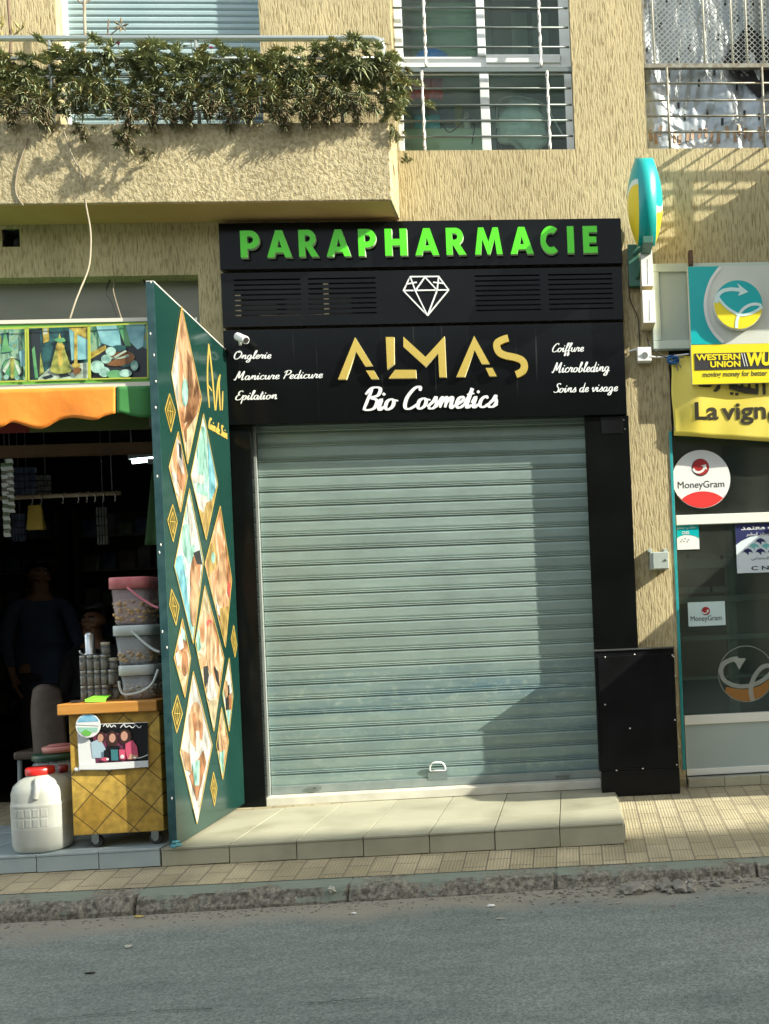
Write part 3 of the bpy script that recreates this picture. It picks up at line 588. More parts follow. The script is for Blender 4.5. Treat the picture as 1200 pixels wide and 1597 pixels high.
m = MB(); lines_px(m, [((640,431.4),(684.4,431)),((684.4,431),(700,452)),((700,452),(667,492)),((667,492),(629.4,453)),((629.4,453),(640,431.4)),((629.4,453),(700,452)),((648,453),(663,432)),((663,432),(682,452.3)),((648,453),(667,492)),((682,452.3),(667,492)),((634,443),(650,440)),((693,442),(676,440)),((640,431.4),(648,453)),((684.4,431),(682,452.3))], 2.0, YS - .006, .006)
m.build('diamond_emblem', M_LETW, RT)
# name board
RT, x0, x1, z0, z1 = board('shop_sign', 'black glossy name board with big gold letters over white script lettering', 351, 509, 975.5, 655)
M_BLACKS = bpy.data.materials.get('black_gloss_streaked')
def streaked():
    m = bpy.data.materials.new('black_gloss_streaked'); m.use_nodes = True; t = m.node_tree; N = t.nodes; L = t.links; b = N['Principled BSDF']; b.inputs['Roughness'].default_value = .17; b.inputs['Specular IOR Level'].default_value = .13
    tc = N.new('ShaderNodeTexCoord'); mp = N.new('ShaderNodeMapping'); mp.inputs['Scale'].default_value = (34, 1, .9); L.new(tc.outputs['Object'], mp.inputs[0])
    n = N.new('ShaderNodeTexNoise'); n.inputs['Scale'].default_value = 1; n.inputs['Detail'].default_value = 3; L.new(mp.outputs[0], n.inputs[0])
    r = N.new('ShaderNodeValToRGB'); r.color_ramp.elements[0].position = .67; r.color_ramp.elements[1].position = .78; r.color_ramp.elements[0].color = (.0035, .0045, .005, 1); r.color_ramp.elements[1].color = (.04, .045, .043, 1); L.new(n.outputs['Fac'], r.inputs[0]); L.new(r.outputs[0], b.inputs['Base Color'])
    n2 = N.new('ShaderNodeTexNoise'); n2.inputs['Scale'].default_value = 2.4; L.new(tc.outputs['Object'], n2.inputs[0]); bp = N.new('ShaderNodeBump'); bp.inputs['Strength'].default_value = .08; bp.inputs['Distance'].default_value = .05; L.new(n2.outputs['Fac'], bp.inputs['Height']); L.new(bp.outputs[0], b.inputs['Normal'])
    mr = N.new('ShaderNodeMapRange'); mr.inputs['To Min'].default_value = .1; mr.inputs['To Max'].default_value = .26; L.new(n2.outputs['Fac'], mr.inputs[0]); L.new(mr.outputs[0], b.inputs['Roughness']); return m
m = MB(); m.box(x0, x1, YS - .004, -.003, z0, z1); m.build('board', streaked(), RT, bevel=.003)
YA = YS - .026; TH = .0215
al = {'A': [[(527.5,591.5),(554,526),(581.2,570.2),(569.8,571),(555.5,548),(540.2,591.5)], [(571,577.8),(583.4,577.8),(591,591),(579.4,591)]],
 'L': [[(602,525.6),(614.8,525.6),(615.2,567.4),(604.3,576)], [(616.3,576.7),(648.8,576.7),(649.4,589.6),(606.4,590)]],
 'M': [[(629.4,525),(629.4,540.5),(664,571.8),(683.6,551),(685.6,588.4),(696.4,588.2),(693.6,524.2),(664,556.6)]],
 'AA': [[(712,587.8),(739.8,523.7),(763.8,567),(751.8,567.8),(740.4,545.5),(725,587.8)], [(757.6,573.8),(768.4,573.6),(775,586.6),(763.8,586.8)]]}
for k, polys in al.items():
    mb = MB()
    for pl in polys:
        vs = [at(x, y, YA) for x, y in pl]; n0 = len(mb.f); mb.prism(vs, (0, TH, 0))
        for i in range(n0 + 2, len(mb.f)): mb.m[i] = 1
    mb.build('letter', [M_GOLD, M_GOLDE], RT)
mb = MB(); q = catmull([(793,527),(786,529),(777,533.5),(775,540),(779,549),(788,554),(802,557),(813,561),(818,568),(816.5,576.5),(811,581.5),(805,584)], 5)
ribbon(mb, q, 11, lambda u, v: at(u, v, YA), (0, TH, 0), taper=False, swell=0); mb.build('letter', [M_GOLD], RT)
mb = MB(); script_text(mb, 'Bio Cosmetics', 562, 602, 779, 637, YS - .0105, .006, .155, .3); mb.build('script_lettering', M_LETW, RT)
for s, l, t, r, b in (('Onglerie',363,547,424.5,559.5),('Manicure Pedicure',364.5,578,505,591),('Epilation',366,609,434,623),('Coiffure',860,535,912,548.5),('Microbleding',860.5,565,952.5,580),('Soins de visage',862.6,597,965,611)):
    mb = MB(); script_text(mb, s, l, t, r, b, YS - .0072, .003, .13, .28); mb.build('script_lettering', M_LETW, RT)
# small white bullet camera on the board
c = at(378, 528, -.12); RT = thing('security_camera', 'small white bullet camera at the upper left of the name board', 'camera', tuple(c))
m = MB(); m.tube([c + Vector((-.035, .02, .02)), c + Vector((.03, -.025, -.018))], [.024, .024], 16); m.build('body', M_WHITE, RT, bevel=.002)
m = MB(); m.tube([c + Vector((.030, -.0255, -.018)), c + Vector((.034, -.028, -.0205))], [.017, .017], 14); m.build('lens', M_DARK, RT)
m = MB(); m.tube([c + Vector((-.02, .012, -.004)), c + Vector((-.03, .052, -.022))], .009, 8); m.build('mount', M_WHITE, RT)
# black side panels
x0, _, z0_, z1_ = rect(345, 662, 403, 1249, -.04); xr_ = at(403, 955, -.04).x
m = MB(); m.box(x0, xr_, -.045, -.003, .118, z1_ - .004); m.build('cladding_panel', M_BLACK, base=(x0, -.04, .118), bevel=.003, label='tall narrow black glossy panel between the hinged green board and the shutter', cat='panel', group='black cladding beside the shutter')
xa, xb, za, zb_ = rect(919, 648, 988, 1012, -.04)
RT = thing('cladding_panel', 'tall wide black glossy panel right of the shutter above the black cabinet', 'panel', ((xa+xb)/2, -.04, za), 'black cladding beside the shutter')
m = MB(); m.box(xa, xb, -.045, -.003, za, zb_ - .003); m.build('panel', M_BLACK, RT, bevel=.003)
m = MB(); q = rect(938, 650, 972, 676, -.05); m.box(q[0], q[1], -.0475, -.0455, q[2], q[3]); m.build('access_flap', M_BLACKM, RT, bevel=.002)
for px, py in ((973, 655), (975, 669)): m = MB(); m.tube([at(px, py, -.0455), at(px, py, -.050)], .006, 8); m.build('hinge', M_STEEL, RT)
# inner jambs in the opening
# roller shutter
def shutter_mat():
    m = bpy.data.materials.new('galvanised_shutter'); m.use_nodes = True; t = m.node_tree; N = t.nodes; L = t.links; b = N['Principled BSDF']; b.inputs['Metallic'].default_value = .35; b.inputs['Roughness'].default_value = .5
    tc = N.new('ShaderNodeTexCoord'); sp = N.new('ShaderNodeSeparateXYZ'); L.new(tc.outputs['Object'], sp.inputs[0])
    def nz(s, d, st, ro=.6):
        mp = N.new('ShaderNodeMapping'); mp.inputs['Scale'].default_value = st; L.new(tc.outputs['Object'], mp.inputs[0]); n = N.new('ShaderNodeTexNoise'); n.inputs['Scale'].default_value = s; n.inputs['Detail'].default_value = d; n.inputs['Roughness'].default_value = ro; L.new(mp.outputs[0], n.inputs[0]); return n
    # each slat has its own tone
    fl = N.new('ShaderNodeMath'); fl.operation = 'DIVIDE'; fl.inputs[1].default_value = .0925; L.new(sp.outputs[2], fl.inputs[0]); f2 = N.new('ShaderNodeMath'); f2.operation = 'FLOOR'; L.new(fl.outputs[0], f2.inputs[0])
    wn = N.new('ShaderNodeTexWhiteNoise'); wn.noise_dimensions = '1D'; L.new(f2.outputs[0], wn.inputs['W'])
    mr = N.new('ShaderNodeMapRange'); mr.inputs['To Min'].default_value = .90; mr.inputs['To Max'].default_value = 1.05; L.new(wn.outputs['Value'], mr.inputs[0])
    # hand-worn zone lower down: bluer bare zinc, smears of dust
    n1 = nz(2.2, 8, (.6, 1, 5), .68); r1 = N.new('ShaderNodeValToRGB'); r1.color_ramp.elements[0].position = .36; r1.color_ramp.elements[1].position = .66; L.new(n1.outputs['Fac'], r1.inputs[0])
    wz = N.new('ShaderNodeTexWhiteNoise'); wz.noise_dimensions = '1D'; az = N.new('ShaderNodeMath'); az.inputs[1].default_value = 7.3; L.new(f2.outputs[0], az.inputs[0]); L.new(az.outputs[0], wz.inputs['W']); sz = N.new('ShaderNodeMapRange'); sz.inputs['To Min'].default_value = .45; sz.inputs['To Max'].default_value = 1.0; L.new(wz.outputs['Value'], sz.inputs[0])
    lt = N.new('ShaderNodeMath'); lt.operation = 'LESS_THAN'; lt.inputs[1].default_value = 9.5; L.new(f2.outputs[0], lt.inputs[0]); zo = N.new('ShaderNodeMath'); zo.operation = 'MULTIPLY'; L.new(lt.outputs[0], zo.inputs[0]); L.new(sz.outputs[0], zo.inputs[1])
    mu = N.new('ShaderNodeMath'); mu.operation = 'MULTIPLY'; L.new(zo.outputs[0], mu.inputs[0]); L.new(r1.outputs[0], mu.inputs[1])
    x = N.new('ShaderNodeMix'); x.data_type = 'RGBA'; L.new(mu.outputs[0], x.inputs[0]); x.inputs[6].default_value = (.275, .365, .335, 1); x.inputs[7].default_value = (.13, .23, .265, 1)
    n2 = nz(9, 8, (1.6, 1, 2.2), .7); r2 = N.new('ShaderNodeValToRGB'); r2.color_ramp.elements[0].position = .52; r2.color_ramp.elements[1].position = .75; L.new(n2.outputs['Fac'], r2.inputs[0])
    mu2 = N.new('ShaderNodeMath'); mu2.operation = 'MULTIPLY'; L.new(zo.outputs[0], mu2.inputs[0]); L.new(r2.outputs[0], mu2.inputs[1]); mu3 = N.new('ShaderNodeMath'); mu3.operation = 'MULTIPLY'; mu3.inputs[1].default_value = .85; L.new(mu2.outputs[0], mu3.inputs[0])
    y = N.new('ShaderNodeMix'); y.data_type = 'RGBA'; L.new(mu3.outputs[0], y.inputs[0]); L.new(x.outputs[2], y.inputs[6]); y.inputs[7].default_value = (.42, .50, .43, 1)
    n3 = nz(5, 6, (.6, 1, 1)); m3 = N.new('ShaderNodeMapRange'); m3.inputs['From Min'].default_value = .3; m3.inputs['From Max'].default_value = .7; m3.inputs['To Min'].default_value = .86; m3.inputs['To Max'].default_value = 1.1; L.new(n3.outputs['Fac'], m3.inputs[0])
    m4 = N.new('ShaderNodeMath'); m4.operation = 'MULTIPLY'; L.new(m3.outputs[0], m4.inputs[0]); L.new(mr.outputs[0], m4.inputs[1])
    z = N.new('ShaderNodeMix'); z.data_type = 'RGBA'; z.blend_type = 'MULTIPLY'; z.inputs[0].default_value = 1; L.new(y.outputs[2], z.inputs[6]); L.new(m4.outputs[0], z.inputs[7]); L.new(z.outputs[2], b.inputs['Base Color'])
    mr5 = N.new('ShaderNodeMapRange'); mr5.inputs['To Min'].default_value = .38; mr5.inputs['To Max'].default_value = .62; L.new(n1.outputs['Fac'], mr5.inputs[0]); L.new(mr5.outputs[0], b.inputs['Roughness'])
    n6 = nz(3, 2, (1, 1, 6)); bp = N.new('ShaderNodeBump'); bp.inputs['Strength'].default_value = .12; bp.inputs['Distance'].default_value = .02; L.new(n6.outputs['Fac'], bp.inputs['Height']); L.new(bp.outputs[0], b.inputs['Normal']); return m
M_SHUT = shutter_mat(); YC = .075
xs0, xs1 = -1.885, .158; zb0 = .190
RT = thing('roller_shutter', 'closed grey galvanised roller shutter of the beauty shop', 'shutter', (-.87, YC, 0))
m = MB(); z = zb0 + .03; P = .0925; prof = []
while z < 2.62:
    prof += [(0, z), (-.0035, z + .012), (-.0035, z + .058), (0, z + .068), (.003, z + .071), (-.006, z + .074), (-.0085, z + .0775), (-.006, z + .081), (.0035, z + .0825), (-.006, z + .0845), (-.0085, z + .088), (-.006, z + .0905), (.003, z + .0922)]; z += P
n = len(prof)
for y, z in prof: m.v.append(Vector((xs0, YC + y, z)))
for y, z in prof: m.v.append(Vector((xs1, YC + y, z)))
for i in range(n - 1): m.f.append([i, n+i, n+i+1, i+1]); m.m.append(0); m.sm.append(False)
m.build('curtain', M_SHUT, RT)
m = MB(); m.box(xs0, xs1, YC - .012, YC + .012, zb0 - .02, zb0 + .031); m.build('bottom_bar', mat('shutter_bottom_bar', (.25, .31, .31), .5, metal=.5, col2=(.32,.37,.36), vs=8), RT, bevel=.003)
m = MB(); m.box(-1.925, -1.888, YC - .045, YC + .03, .117, 2.6); m.box(-1.888, -1.882, YC - .045, YC - .03, .117, 2.6); m.build('guide_rail', mat('guide_rail_steel', (.34, .38, .36), .45, metal=.5), RT, bevel=.002)
m = MB(); m.box(.162, .20, YC - .045, YC + .03, .117, 2.6); m.box(.156, .162, YC - .045, YC - .03, .117, 2.6); m.build('guide_rail', bpy.data.materials['guide_rail_steel'], RT, bevel=.002)
c = at(683, 1196, YC - .01); m = MB(); hw, hh = .046, .06
m.tube(catmull([(c.x - hw, YC - .014, c.z - .022), (c.x - hw*1.02, YC - .022, c.z + .0), (c.x - hw*.7, YC - .03, c.z + .026), (c.x, YC - .032, c.z + .032), (c.x + hw*.7, YC - .03, c.z + .026), (c.x + hw*1.02, YC - .022, c.z), (c.x + hw, YC - .014, c.z - .022)], 4), .0055, 8)
m.tube([(c.x - hw, YC - .014, c.z - .022), (c.x + hw, YC - .014, c.z - .022)], .0055, 8); m.build('handle', M_WHITE, RT)
m = MB(); q = rect(668, 1203, 698, 1216, YC - .012); m.box(q[0], q[1], YC - .0145, YC - .0122, q[2], q[3]); m.build('lock_plate', mat('lock_plate', (.2, .26, .26), .5, metal=.5), RT)
for px, py in ((490, 1229), (878, 1211)):
    c = at(px, py, YC - .02); m = MB(); m.box(c.x - .045, c.x + .045, YC - .022, YC - .0125, c.z - .006, c.z + .006); m.box(c.x + .01, c.x + .03, YC - .03, YC - .0225, c.z - .009, c.z + .009); m.build('bolt', M_GREYBAR, RT, bevel=.001)
# rivets / screws on the bottom
m = MB(); m.box(-1.95, .155, -.03, .12, .117, .168); m.build('door_sill', mat('white_marble_sill', (.62, .62, .54), .5, col2=(.5, .49, .42), vs=7), base=(-.9, 0, .117), label='pale stone sill under the roller shutter', cat='sill', bevel=.003)
m = MB(); m.box(-1.96, .2, YC + .06, YC + .08, .1, 2.9); m.build('shop_lining', M_DARK, BLD)
# black steel utility cabinet
YB = -.17
x0, x1, z0, z1 = rect(931.5, 1013.5, 1058.5, 1228, YB); x1 -= .01
zb_ = pave_z((x0+x1)/2, YB) + .002; zp = at(1000, 1200, YB).z
RT = thing('utility_cabinet', 'low black steel meter cabinet with screws standing right of the shutter', 'cabinet', ((x0+x1)/2, YB, zb_))
m = MB(); m.box(x0, x1, YB, -.048, zp, z1); m.build('body', M_BLACKM, RT, bevel=.004)
m = MB(); m.box(x0 + .02, x1 - .02, YB - .006, YB - .0005, zp + .02, z1 - .03); m.build('door', M_BLACKM, RT, bevel=.002)
m = MB(); m.box(x0 - .004, x1 + .004, YB - .008, -.046, z1 + .0005, z1 + .008); m.build('lid', mat('dark_grey_edge', (.04, .045, .045), .4), RT, bevel=.002)
m = MB(); m.box(x0 + .012, x1 + .003, YB + .004, -.046, zb_, zp - .003); m.build('plinth', M_BLACKM, RT, bevel=.003)
M_SCREW = mat('zinc_screw', (.62, .62, .58), .3, metal=.9)
for px, py in ((944,1025),(990,1021),(1049,1022),(1051,1024),(1054,1054),(1057,1099),(1053,1123),(983,1136),(1060,1165),(944,1099),(1056,1193),(962,1202),(1003,1199)):
    c = at(px, py, YB - .007); m = MB(); m.lathe((0,0,0), [(.0055, 0), (.0055, .002), (.003, .004)], 10); m.v = [Vector((v.x, -v.z, v.y)) + Vector((c.x, YB - .006 if zp + .025 < c.z < z1 - .035 and x0 + .02 < c.x < x1 - .02 else YB, c.z)) for v in m.v]; m.build('screw', M_SCREW, RT)
# ------------------------------------------------------------------ things fixed to the right-hand pillar
# round double-faced projecting sign with domed faces
YR = -.235; ED = .70; cc = at(1006, 316, YR)
RT = thing('round_projecting_sign', 'round teal and yellow double sided sign projecting from the wall', 'sign', tuple(cc))
M_TEAL = mat('teal_plastic', (.0, .34, .33), .35); M_YEL = mat('yellow_plastic', (.75, .58, .03), .35); M_PALE = mat('pale_swirl', (.62, .74, .68), .4)
R_ = at(1006, 250, YR).z - cc.z; hw = .052
m = MB(); n = 48; prof = [(R_ - .012, -hw), (R_, -hw), (R_, hw), (R_ - .012, hw)]
m.lathe((0,0,0), prof, n); m.v = [Vector((v.z, v.x * ED, v.y)) + cc for v in m.v]; m.build('drum', M_TEAL, RT)
def dome(side):
    m = MB(); rr = [i / 28 for i in range(29)]; nn = 140
    def pt(r, a): return cc + Vector((side * (hw + .055 * (1 - r * r)), R_ * .985 * r * math.cos(a) * ED, R_ * .985 * r * math.sin(a)))
    for i in range(28):
        for k in range(nn):
            a0, a1 = 2*math.pi*k/nn, 2*math.pi*(k+1)/nn; am = (a0 + a1)/2; rm = (rr[i] + rr[i+1])/2
            y, z = rm*math.cos(am) * side, rm*math.sin(am)
            wave = -.12 + .34 * math.sin(y * 2.0 + .3)
            mi = 0 if z > wave + .10 else (2 if z > wave - .03 else 1)
            m.face([pt(rr[i], a0), pt(rr[i], a1), pt(rr[i+1], a1), pt(rr[i+1], a0)] if side < 0 else [pt(rr[i+1], a0), pt(rr[i+1], a1), pt(rr[i], a1), pt(rr[i], a0)], mi, True)
    m.build('domed_face', [M_TEAL, M_YEL, M_PALE], RT)
dome(-1); dome(1)
M_GRN = mat('green_bracket', (.04, .14, .10), .5)
m = MB(); zc = cc.z - R_; m.box(cc.x - .03, cc.x + .03, -.34, -.13, zc - .03, zc + .012); m.tube([(cc.x - .01, -.16, zc - .02), (cc.x - .05, -.05, zc - .13)], .014, 8); m.tube([(cc.x - .02, -.26, zc - .02), (cc.x - .055, -.05, zc + .02)], .014, 8); m.box(cc.x - .10, cc.x - .03, -.05, -.003, zc - .18, zc + .08); m.build('bracket', M_GRN, RT, bevel=.002)  # block at the wall is part bracket, part stand-in for a cast shadow
# two white boxes
M_WBOX = mat('white_box_paint', (.82, .83, .80), .4); M_SHBOX = mat('box_side_shade', (.50, .42, .25), .6)  # case colour browned to paint shade on the sides of white boxes
for (l, t, r, b), lb in (((1000.5, 389, 1018, 446), 'upper of two narrow white boxes projecting from the pillar'), ((1003, 452.5, 1021.5, 503), 'lower of two narrow white boxes projecting from the pillar')):
    x0, x1, z0, z1 = rect(l, t, r, b, -.17); RT = thing('white_box', lb, 'box', ((x0+x1)/2, -.15, z0), 'white boxes on the pillar')
    m = MB(); m.box(x0, x1, -.165, -.002, z0, z1); m.build('case', M_SHBOX, RT, bevel=.002)
    m = MB(); m.box(x0 - .001, x1 + .001, -.170, -.1655, z0 - .001, z1 + .001); m.build('front', M_WBOX, RT, bevel=.0015)
    m = MB(); m.tube([((x0+x1)/2, -.1705, z0 + .01), ((x0+x1)/2 + .006, -.1705, z1 - .06)], .0012, 6); m.build('cable', M_GREYBAR, RT)
# junction box with camera, cables and blue twine
c = at(1004, 551, -.06); RT = thing('junction_box', 'square white cable box with a round gland low on the pillar', 'box', tuple(c))
m = MB(); x0, x1, z0, z1 = rect(994.5, 541, 1016, 563, -.06); m.box(x0, x1, -.06, -.002, z0, z1); m.build('case', M_WBOX, RT, bevel=.004)
m = MB(); m.tube([at(1006, 554, -.06), at(1006, 554, -.068)], .02, 14); m.build('gland', mat('grey_gland', (.4, .42, .4), .5), RT)
def cable(pts, rad, label, mt, name='cable'):
    m = MB(); q = catmull([tuple(p) for p in pts], 6); m.tube(q, rad, 6); b = q[0]
    return m.build(name, mt, base=b, label=label, cat='cable')
M_CABB = mat('black_cable', (.02, .02, .02), .6); M_CABP = mat('beige_cable', (.27, .24, .17), .7); M_CABG = mat('dusty_cable', (.24, .20, .14), .7)
cable([at(983, 402, -.006), at(988, 420, -.006), at(981, 440, -.006), at(984, 470, -.006), at(995, 496, -.006), at(998, 540, -.006)], .003, 'thin black cable wandering down the pillar beside the white boxes', M_CABB)
cable([at(1010, 528, -.03), at(1016, 542, -.05), at(1030, 553, -.06), at(1047, 560, -.055)], .004, 'dark cable running from the cable box to the blue twine', M_CABB)
cable([at(1015, 556, -.06), at(1030, 557, -.045), at(1050, 555, -.04), at(1075, 552, -.045)], .005, 'pale cable strung behind the yellow banner corner', M_LETW)
cable([at(980, 549, -.008), at(988, 546, -.02), at(995, 545, -.05)], .006, 'short pale cable entering the left side of the cable box', M_LETW)
m = MB(); c = at(1050, 561, -.06)
for i in range(7):
    pts = []
    a = rnd.uniform(0, 6.28)
    for k in range(14): t = k / 13 * 6.28 * 1.1 + a; pts.append(c + Vector((.036 * math.cos(t) * rnd.uniform(.8, 1.1), .01 * math.sin(2 * t + i), .018 * math.sin(t) + (i - 3) * .003)))
    m.tube(pts, .0035, 6)
for dx, dz in ((.05, -.05), (-.04, .02), (.03, -.07), (.07, .01)): m.tube([c, c + Vector((dx*.5, -.004, dz*.5 + .008)), c + Vector((dx, 0, dz))], .003, 6)
m.build('twine_knot', mat('blue_twine', (.02, .11, .30), .7), base=tuple(c), label='knot of blue twine tying up the yellow banner corner', cat='twine')
# grey lidded box on the pillar
x0, x1, z0, z1 = rect(1014.5, 860.5, 1043.5, 887.5, -.08); RT = thing('meter_box', 'small pale grey metal box on the pillar above the black cabinet', 'box', ((x0+x1)/2, -.08, z0))
M_MET = mat('pale_grey_enamel', (.42, .48, .44), .4, metal=.2)
m = MB(); m.box(x0, x1, -.075, -.002, z0, z1); m.build('case', M_MET, RT, bevel=.003)
m = MB(); m.box(x0 + .018, x1 - .002, -.081, -.0755, z0 + .003, z1 - .003); m.build('lid', M_MET, RT, bevel=.002)
m = MB(); c = at(1038.5, 873, -.083); m.lathe((0,0,0), [(.008, 0), (.008, .004), (.004, .006)], 12); m.v = [Vector((v.x, -v.z, v.y)) + Vector((c.x, -.0812, c.z)) for v in m.v]; m.build('lock', M_GREYBAR, RT)
for px in (1014, 1038): c = at(px, 858, -.04); m = MB(); m.box(c.x - .012, c.x + .012, -.05, -.002, c.z - .012, c.z + .008); m.build('lug', M_MET, RT, bevel=.002)
# ------------------------------------------------------------------ right-hand money transfer office
M_WPAPER = mat('white_paper', (.72, .74, .72), .6); M_INKB = mat('black_ink', (.015, .015, .018), .6); M_NAVY = mat('navy_print', (.012, .018, .10), .5)
M_CYAN = mat('cyan_plastic', (.0, .40, .42), .3); M_WUY = mat('bright_yellow_plastic', (.80, .66, .02), .35); M_LGREY = mat('pale_sign_grey', (.55, .58, .53), .4, col2=(.62, .64, .58), vs=3)
M_TEALT = mat('teal_strip_paint', (.01, .26, .28), .4, col2=(.03, .33, .34), vs=10)
# pale backing panel in a frame
x0, x1, z0, z1 = rect(1016, 412, 1260, 544, -.02)
RT = thing('sign_backing', 'pale grey framed metal panel behind the cyan and yellow light box sign', 'panel', (x0, -.02, z0))
m = MB(); fr = .052; M_MINT = mat('pale_mint_frame', (.50, .58, .50), .45); M_GPAN = mat('grey_green_sheet', (.36, .44, .39), .5, col2=(.40, .47, .42), vs=2)
m.box(x0, x1, -.05, -.003, z1 - fr, z1); m.box(x0, x1, -.05, -.003, z0, z0 + fr); m.box(x0, x0 + fr, -.05, -.003, z0 + fr, z1 - fr); m.build('frame', M_MINT, RT, bevel=.003)
m = MB(); m.box(x0 + fr, x1, -.035, -.004, z0 + fr, z1 - fr); m.build('sheet', M_GPAN, RT)
m = MB(); q = rect(1074, 392, 1080.5, 414, -.08); m.box(q[0], q[1], -.10, -.05, q[2], q[3] + .0); m.box(q[0], q[1], -.05, -.003, q[2], q[2] + .03); m.build('iron_bracket', mat('rusty_iron', (.05, .03, .02), .7, col2=(.12, .06, .03), vs=40), base=(q[0], -.1, q[2]), label='short rusty iron stub sticking up behind the cyan sign', cat='bracket')
# light box sign
YW = -.11
x0, x1, z0, z1 = rect(1076.5, 414, 1292, 597, YW)
RT = thing('light_box_sign', 'cyan white and yellow light box sign with a raised swirl disc and arrow', 'sign', ((x0+x1)/2, YW, z0))
xl = lambda py: at(1076.5 + (py - 505) * .04, py, YW)
zs = at(1180, 536, YW).z
m = MB(); m.box(x0, x1, YW + .002, -.058, z0 + .004, z1 - .004); m.build('case', M_LGREY, RT, bevel=.003)
m = MB(); m.box(x0, x1, YW - .002, YW + .0018, zs + .001, z1); m.build('white_face', M_LGREY, RT)
m = MB(); m.box(x0, x1, YW - .002, YW + .0018, z0, zs); m.build('yellow_face', M_WUY, RT)
q = [(1073.5, 414), (1125.5, 416)]
curve = catmull([(1126, 415), (1111, 436), (1103, 460), (1101.5, 480), (1106, 502), (1116, 520), (1130, 534.5)], 5)
m = MB(); zt = z1 - .002; zbm = zs + .003
cp = [at(x, y, YW - .004) for x, y in curve]; cp[0].z = zt; cp[-1].z = zbm
m.prism([Vector((x0 + .002, YW - .004, zt))] + cp + [Vector((x0 + .002, YW - .004, zbm))], (0, .0018, 0)); m.build('cyan_face', M_CYAN, RT)
m = MB(); L_, R_2 = [], []
q = [(px - 1.0, py) for px, py in curve]
ribbon(m, q, 5, lambda u, v: Vector((at(u, v, YW - .0055).x, YW - .0055, min(zt, max(zbm, at(u, v, YW - .0055).z)))), (0, .0012, 0), taper=False, swell=0); m.build('white_curve', M_WPAPER, RT)
# raised disc logo
YD = YW - .045; dc = at(1152, 475, YD); dr = at(1152 + 38, 475, YD).x - dc.x
def swirl_disc(name, c, r, ytop, th, parent, teal, yel, white, side):
    D = thing if False else None
    mb = MB(); n = 56
    P = lambda a, rr=1.0, y=ytop: Vector((c.x + r*rr*math.cos(a), y, c.z + r*rr*math.sin(a)))
    out = [P(2*math.pi*i/n) for i in range(n)]
    mb.prism([Vector((p.x, ytop, p.z)) for p in out], (0, th, 0), 3)
    def pl(pts, y, mi):
        mb.prism([Vector((c.x + r*u, y, c.z + r*v)) for u, v in pts], (0, .0012, 0), mi)
    # teal above, yellow below a wavy line
    top = arc(0, 0, .985, .985, 172, 8, 26) + [(1.0, .10)]
    wave = catmull([(.975, -.12), (.72, -.26), (.42, -.36), (.05, -.42), (-.25, -.26), (-.55, .0), (-.72, .22), (-.86, .30), (-.975, .14)], 5)
    pl(arc(0, 0, .985, .985, 173, -8, 26) + wave, ytop - .0014, 0)
    pl(wave[::-1] + arc(0, 0, .985, .985, -8, -187, 30)[1:], ytop - .0014, 1)
    ys = [ytop - .0030]
    def rb(pts, w):
        q = catmull(pts, 6); ribbon(mb, q, w, lambda u, v: Vector((c.x + r*u, ys[0], c.z + r*v)), (0, .0012, 0), 2, taper=False, swell=0); ys[0] -= .0004
    rb([(-.90, .08), (-.84, .36), (-.62, .56), (-.30, .62), (.0, .60), (.12, .58)], .15)
    rb([(-.84, .34), (-.70, .12), (-.50, -.10), (-.22, -.30), (.08, -.43), (.45, -.38), (.75, -.26), (.97, -.10)], .11)
    rb([(-.12, -.96), (-.10, -.7), (.0, -.42), (.2, -.18), (.45, -.04), (.72, .0), (.93, -.06)], .12)
    mb.prism([Vector((c.x + r*u, ys[0], c.z + r*v)) for u, v in [(-.02, .86), (.42, .50), (-.0, .34), (.08, .52), (.06, .68)]], (0, .0012, 0), 2)
    return mb.build(name, [teal, yel, white, side], parent)
swirl_disc('round_emblem', dc, dr, YD, .040, RT, M_CYAN, M_WUY, mat('pale_cyan_line', (.62, .80, .78), .4), M_LGREY)
# black lettering strip
YT = YW - .0045
m = MB(); q = rect(1083.5, 549, 1290, 575, YT); m.box(q[0], q[1], YT, YT + .0018, q[2], q[3]); m.build('black_strip', M_INKB, RT)
m = MB(); YT2 = YT - .0022; put_text(m, 'WESTERN', 1086, 552, 1155, 561.5, YT2, .0018, bold=.035, shear=0); put_text(m, 'UNION', 1108, 563, 1155, 572.5, YT2, .0018, bold=.035); put_text(m, 'WU', 1165, 549.5, 1204, 570.5, YT2, .0018, bold=.06, shear=.1); m.build('lettering', M_WUY, RT)
m = MB(); lines_px(m, [((1157, 551), (1162, 571)), ((1161, 551), (1166, 571))], 1.2, YT2, .0018); m.build('double_stroke', M_WPAPER, RT)
m = MB(); put_text(m, 'moving money for better', 1096, 578.5, 1197, 589.5, YW - .0035, .0012, bold=.012, shear=.15); m.build('slogan', mat('dark_olive_ink', (.06, .06, .02), .6), RT)
# yellow banner
YBN = -.045
zl0 = at(1049, 679, YBN); zl1 = at(1049, 560, YBN); xe = at(1049, 620, YBN).x
zr0 = at(1200, 688, YBN).z; xr_e = at(1200, 688, YBN).x
def ban(u, v):
    x = xe + u * 1.75; sag = .018 * math.sin(u * 3.2) ; z0 = zl0.z + (zr0 - zl0.z) * min(1, (x - xe) / (xr_e - xe)) - .003 * math.sin(u * 7)
    z = z0 + (zl1.z + .02 - z0) * v - sag * v * 0
    k = min(1, u / .10); k = k * k * (3 - 2 * k); lowp = 1 - max(0, min(1, (v - .82) / .12))
    y = -.036 - .034 * k * lowp * min(1, .35 + 1.6 * v) - (.004 * math.sin(u * 14 + v * 2.5) + .003 * math.sin(u * 31 - v * 3) + .004 * noise.noise(Vector((u * 9, v * 4, 0)))) * lowp
    if u < .03: x += .004 * math.sin(v * 9)
    return (x, y, z)
